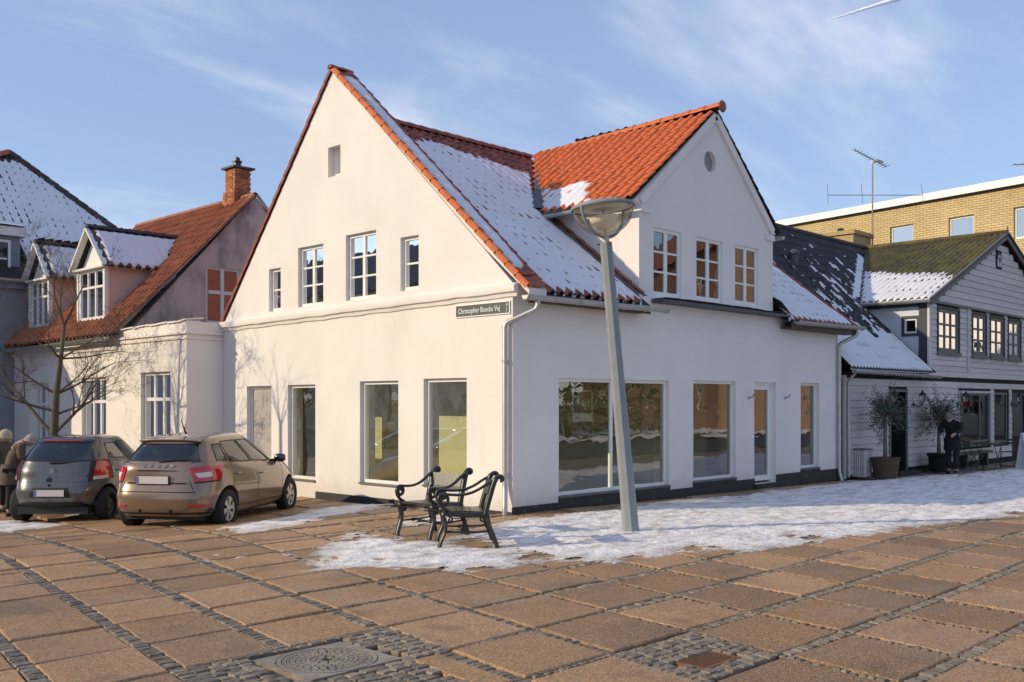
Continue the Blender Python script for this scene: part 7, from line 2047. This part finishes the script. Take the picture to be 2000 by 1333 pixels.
def person(x, y, heading, label, coat, trousers, hat, bow, stride, H=1.70, hands='down', group=None):
    """faces local +x; bow tips the upper body and head forward"""
    o = empty('person', (x, y, G(x, y)+.012), heading); tag(o, label, 'person', group)
    k = H/1.70; b = bow
    P = lambda a, l, z: (a*k, l*k, z*k)
    hip = .90; sh = 1.40-.06*b; shx = .16*b; neckx = shx+.06*b; hx = neckx+.13*b; hz = 1.575-.16*b
    s = stride
    V, E, Q = [], [], []
    pel = chain(V, E, Q, [(P(0, 0, hip), .125*k)])
    ch = chain(V, E, Q, [(P(.04*b, 0, 1.05), .125*k), (P(.11*b, 0, 1.24), .15*k), (P(shx, 0, sh), .115*k), (P(neckx, 0, sh+.09), .052*k), (P(hx*.96, 0, hz-.05), .072*k), (P(hx, 0, hz+.02), .094*k), (P(hx-.01, 0, hz+.085), .072*k)], pel)
    chest = pel+3
    hand_pts = {}
    for sd in (-1, 1):
        el = P(shx+.02+.05*sd*s, sd*.235, 1.13); wr = P(shx+.13+.06*sd*s+(.12 if hands == 'front' else 0), sd*(.22 if hands != 'front' else .14), .90 if hands != 'front' else 1.02)
        end = chain(V, E, Q, [(P(shx, sd*.185, sh-.015), .062*k), (el, .046*k), (wr, .033*k)], chest)
        hand_pts[sd] = Vector(wr)
        f = s*sd
        chain(V, E, Q, [(P(0, sd*.095, .84), .092*k), (P(.06*abs(f)+.16*f, sd*.10, .47), .062*k), (P(.22*f-.02, sd*.105, .085), .042*k), (P(.22*f+.05, sd*.108, .04), .040*k), (P(.22*f+.15, sd*.112, .035), .034*k)], pel)
    body = skin_obj('body', V, E, Q, 'skin', o)
    # hands with fingers
    for sd in (-1, 1):
        w = hand_pts[sd]; d = Vector((.35, 0, -.94)) if hands != 'front' else Vector((.9, -.25*sd, -.3)); d.normalize()
        lat = Vector((1, 0, 0)) if hands != 'front' else Vector((0, 0, 1)); lat = (lat-d*lat.dot(d)).normalized()
        V, E, Q = [w, w+d*.05*k, w+d*.085*k], [(0, 1), (1, 2)], [.028*k, .034*k, .030*k]
        for q, (off, L) in enumerate(((-.028, .055), (-.010, .068), (.010, .064), (.027, .050))):
            bse = w+d*.085*k+lat*off*k; crl = Vector((0, -sd*.02, 0))
            chain(V, E, Q, [(bse, .011*k), (bse+d*L*.55*k+crl*.3, .0095*k), (bse+d*L*.95*k+crl, .008*k)], 2)
        chain(V, E, Q, [(w+d*.03*k+lat*.030*k, .012*k), (w+d*.065*k+lat*.048*k, .010*k), (w+d*.09*k+lat*.050*k, .009*k)], 1)
        skin_obj('hand', V, E, Q, 'skin', body, 0, 1)
    # face: nose, eyes, ears
    hv = Vector(P(hx, 0, hz)); tilt = Matrix.Rotation(.55*b, 3, 'Y')
    F = lambda a, l, z: tuple(hv+tilt @ Vector((a*k, l*k, z*k)))
    MB().tube([F(.088, 0, .03), F(.112, 0, -.012), F(.094, 0, -.022)], [.010*k, .014*k, .010*k], 6).build('nose', 'skin', body, smooth=True)
    for sd in (-1, 1):
        MB().lathe([(0, -.012*k), (.010*k, -.006*k), (.012*k, 0), (.010*k, .006*k), (0, .012*k)], 8, F(.083, sd*.034, .028)).build('eye', 'coat_black', body, smooth=True)
        MB().tube([F(.0, sd*.090, -.012), F(-.005, sd*.098, .012), F(.0, sd*.092, .034)], [.008*k, .016*k, .010*k], 6).build('ear', 'skin', body, smooth=True)
    MB().tube([F(.094, -.022, -.05), F(.100, 0, -.052), F(.094, .022, -.05)], .006*k, 5).build('mouth', 'skin', body, smooth=True)
    # hair or hat
    mb = MB(); prof = [(.0, .125), (.05, .118), (.085, .085), (.105, .04), (.108, .01)]
    if hat: prof = [(.0, .150), (.055, .142), (.10, .105), (.122, .05), (.124, .012), (.132, .008), (.134, -.03), (.118, -.034)]
    mb.lathe([(r*k, z*k) for r, z in prof], 20, cap=False); t3 = Matrix.Rotation(.45*b-(.15 if not hat else 0), 3, 'Y')
    mb.v = [tuple(hv+t3 @ Vector((p[0]-.012*k, p[1], p[2]+.012*k))) for p in mb.v]
    mb.build('hat' if hat else 'hair', hat or 'hair_grey', o, smooth=True)
    # coat
    V, E, Q = [], [], []
    pel = chain(V, E, Q, [(P(0, 0, hip-.10), (.19*k, .155*k))])
    chain(V, E, Q, [(P(.02*b, 0, hip+.08), (.165*k, .145*k)), (P(.05*b, 0, 1.08), (.165*k, .15*k)), (P(.12*b, 0, 1.25), (.185*k, .16*k)), (P(shx, 0, sh-.005), (.145*k, .12*k)), (P(neckx-.01, 0, sh+.075), (.078*k, .078*k))], pel)
    chest = pel+4
    for sd in (-1, 1):
        el = P(shx+.02+.05*sd*s, sd*.242, 1.13); w = hand_pts[sd]
        chain(V, E, Q, [(P(shx, sd*.19, sh-.02), .085*k), (el, .066*k), (tuple(Vector(el).lerp(w, .92)), .050*k)], chest)
    skin_obj('coat', V, E, Q, coat, o)
    # skirt of the coat
    MB().lathe([(.205*k, (hip-.30)*k), (.212*k, (hip-.28)*k), (.195*k, (hip-.02)*k), (.165*k, (hip+.10)*k)], 22, cap=False).build('coat_skirt', coat, o, smooth=True)
    V, E, Q = [], [], []
    pel = chain(V, E, Q, [(P(0, 0, hip), .145*k)])
    for sd in (-1, 1):
        f = s*sd
        chain(V, E, Q, [(P(0, sd*.098, .82), .108*k), (P(.06*abs(f)+.16*f, sd*.10, .47), .080*k), (P(.22*f-.02, sd*.105, .11), .066*k)], pel)
        MB().lathe([(0, 0), (.045*k, .0), (.055*k, .015*k), (.052*k, .06*k), (.03*k, .095*k), (0, .10*k)], 12).v
        sh_ = MB().lathe([(0, -.01), (.044*k, -.01), (.052*k, .012*k), (.048*k, .055*k), (.034*k, .09*k), (0, .095*k)], 14)
        sh_.v = [((p[0]*2.3+.22*f*k+.045*k), p[1]+sd*.107*k, p[2]) for p in sh_.v]; sh_.build('shoe', 'coat_black', o, smooth=True)
    skin_obj('trousers', V, E, Q, trousers, o)
    return o
person(15.55, -1.11, R(188), 'person in dark coat and trousers walking past the potted tree, head bowed', 'coat_black', 'trousers_dark', None, .95, .22, 1.76, 'front')
person(-4.74, 8.17, R(-20), 'person in brown coat and grey hat stooping beside the small grey car', 'coat_brown', 'trousers_dark', 'hat_grey', 1.0, .10, 1.60, 'front')
person(-4.62, 9.15, R(-60), 'person in olive coat and beige hat standing behind the stooping one', 'coat_olive', 'trousers_dark', 'hat_beige', .5, .08, 1.62)
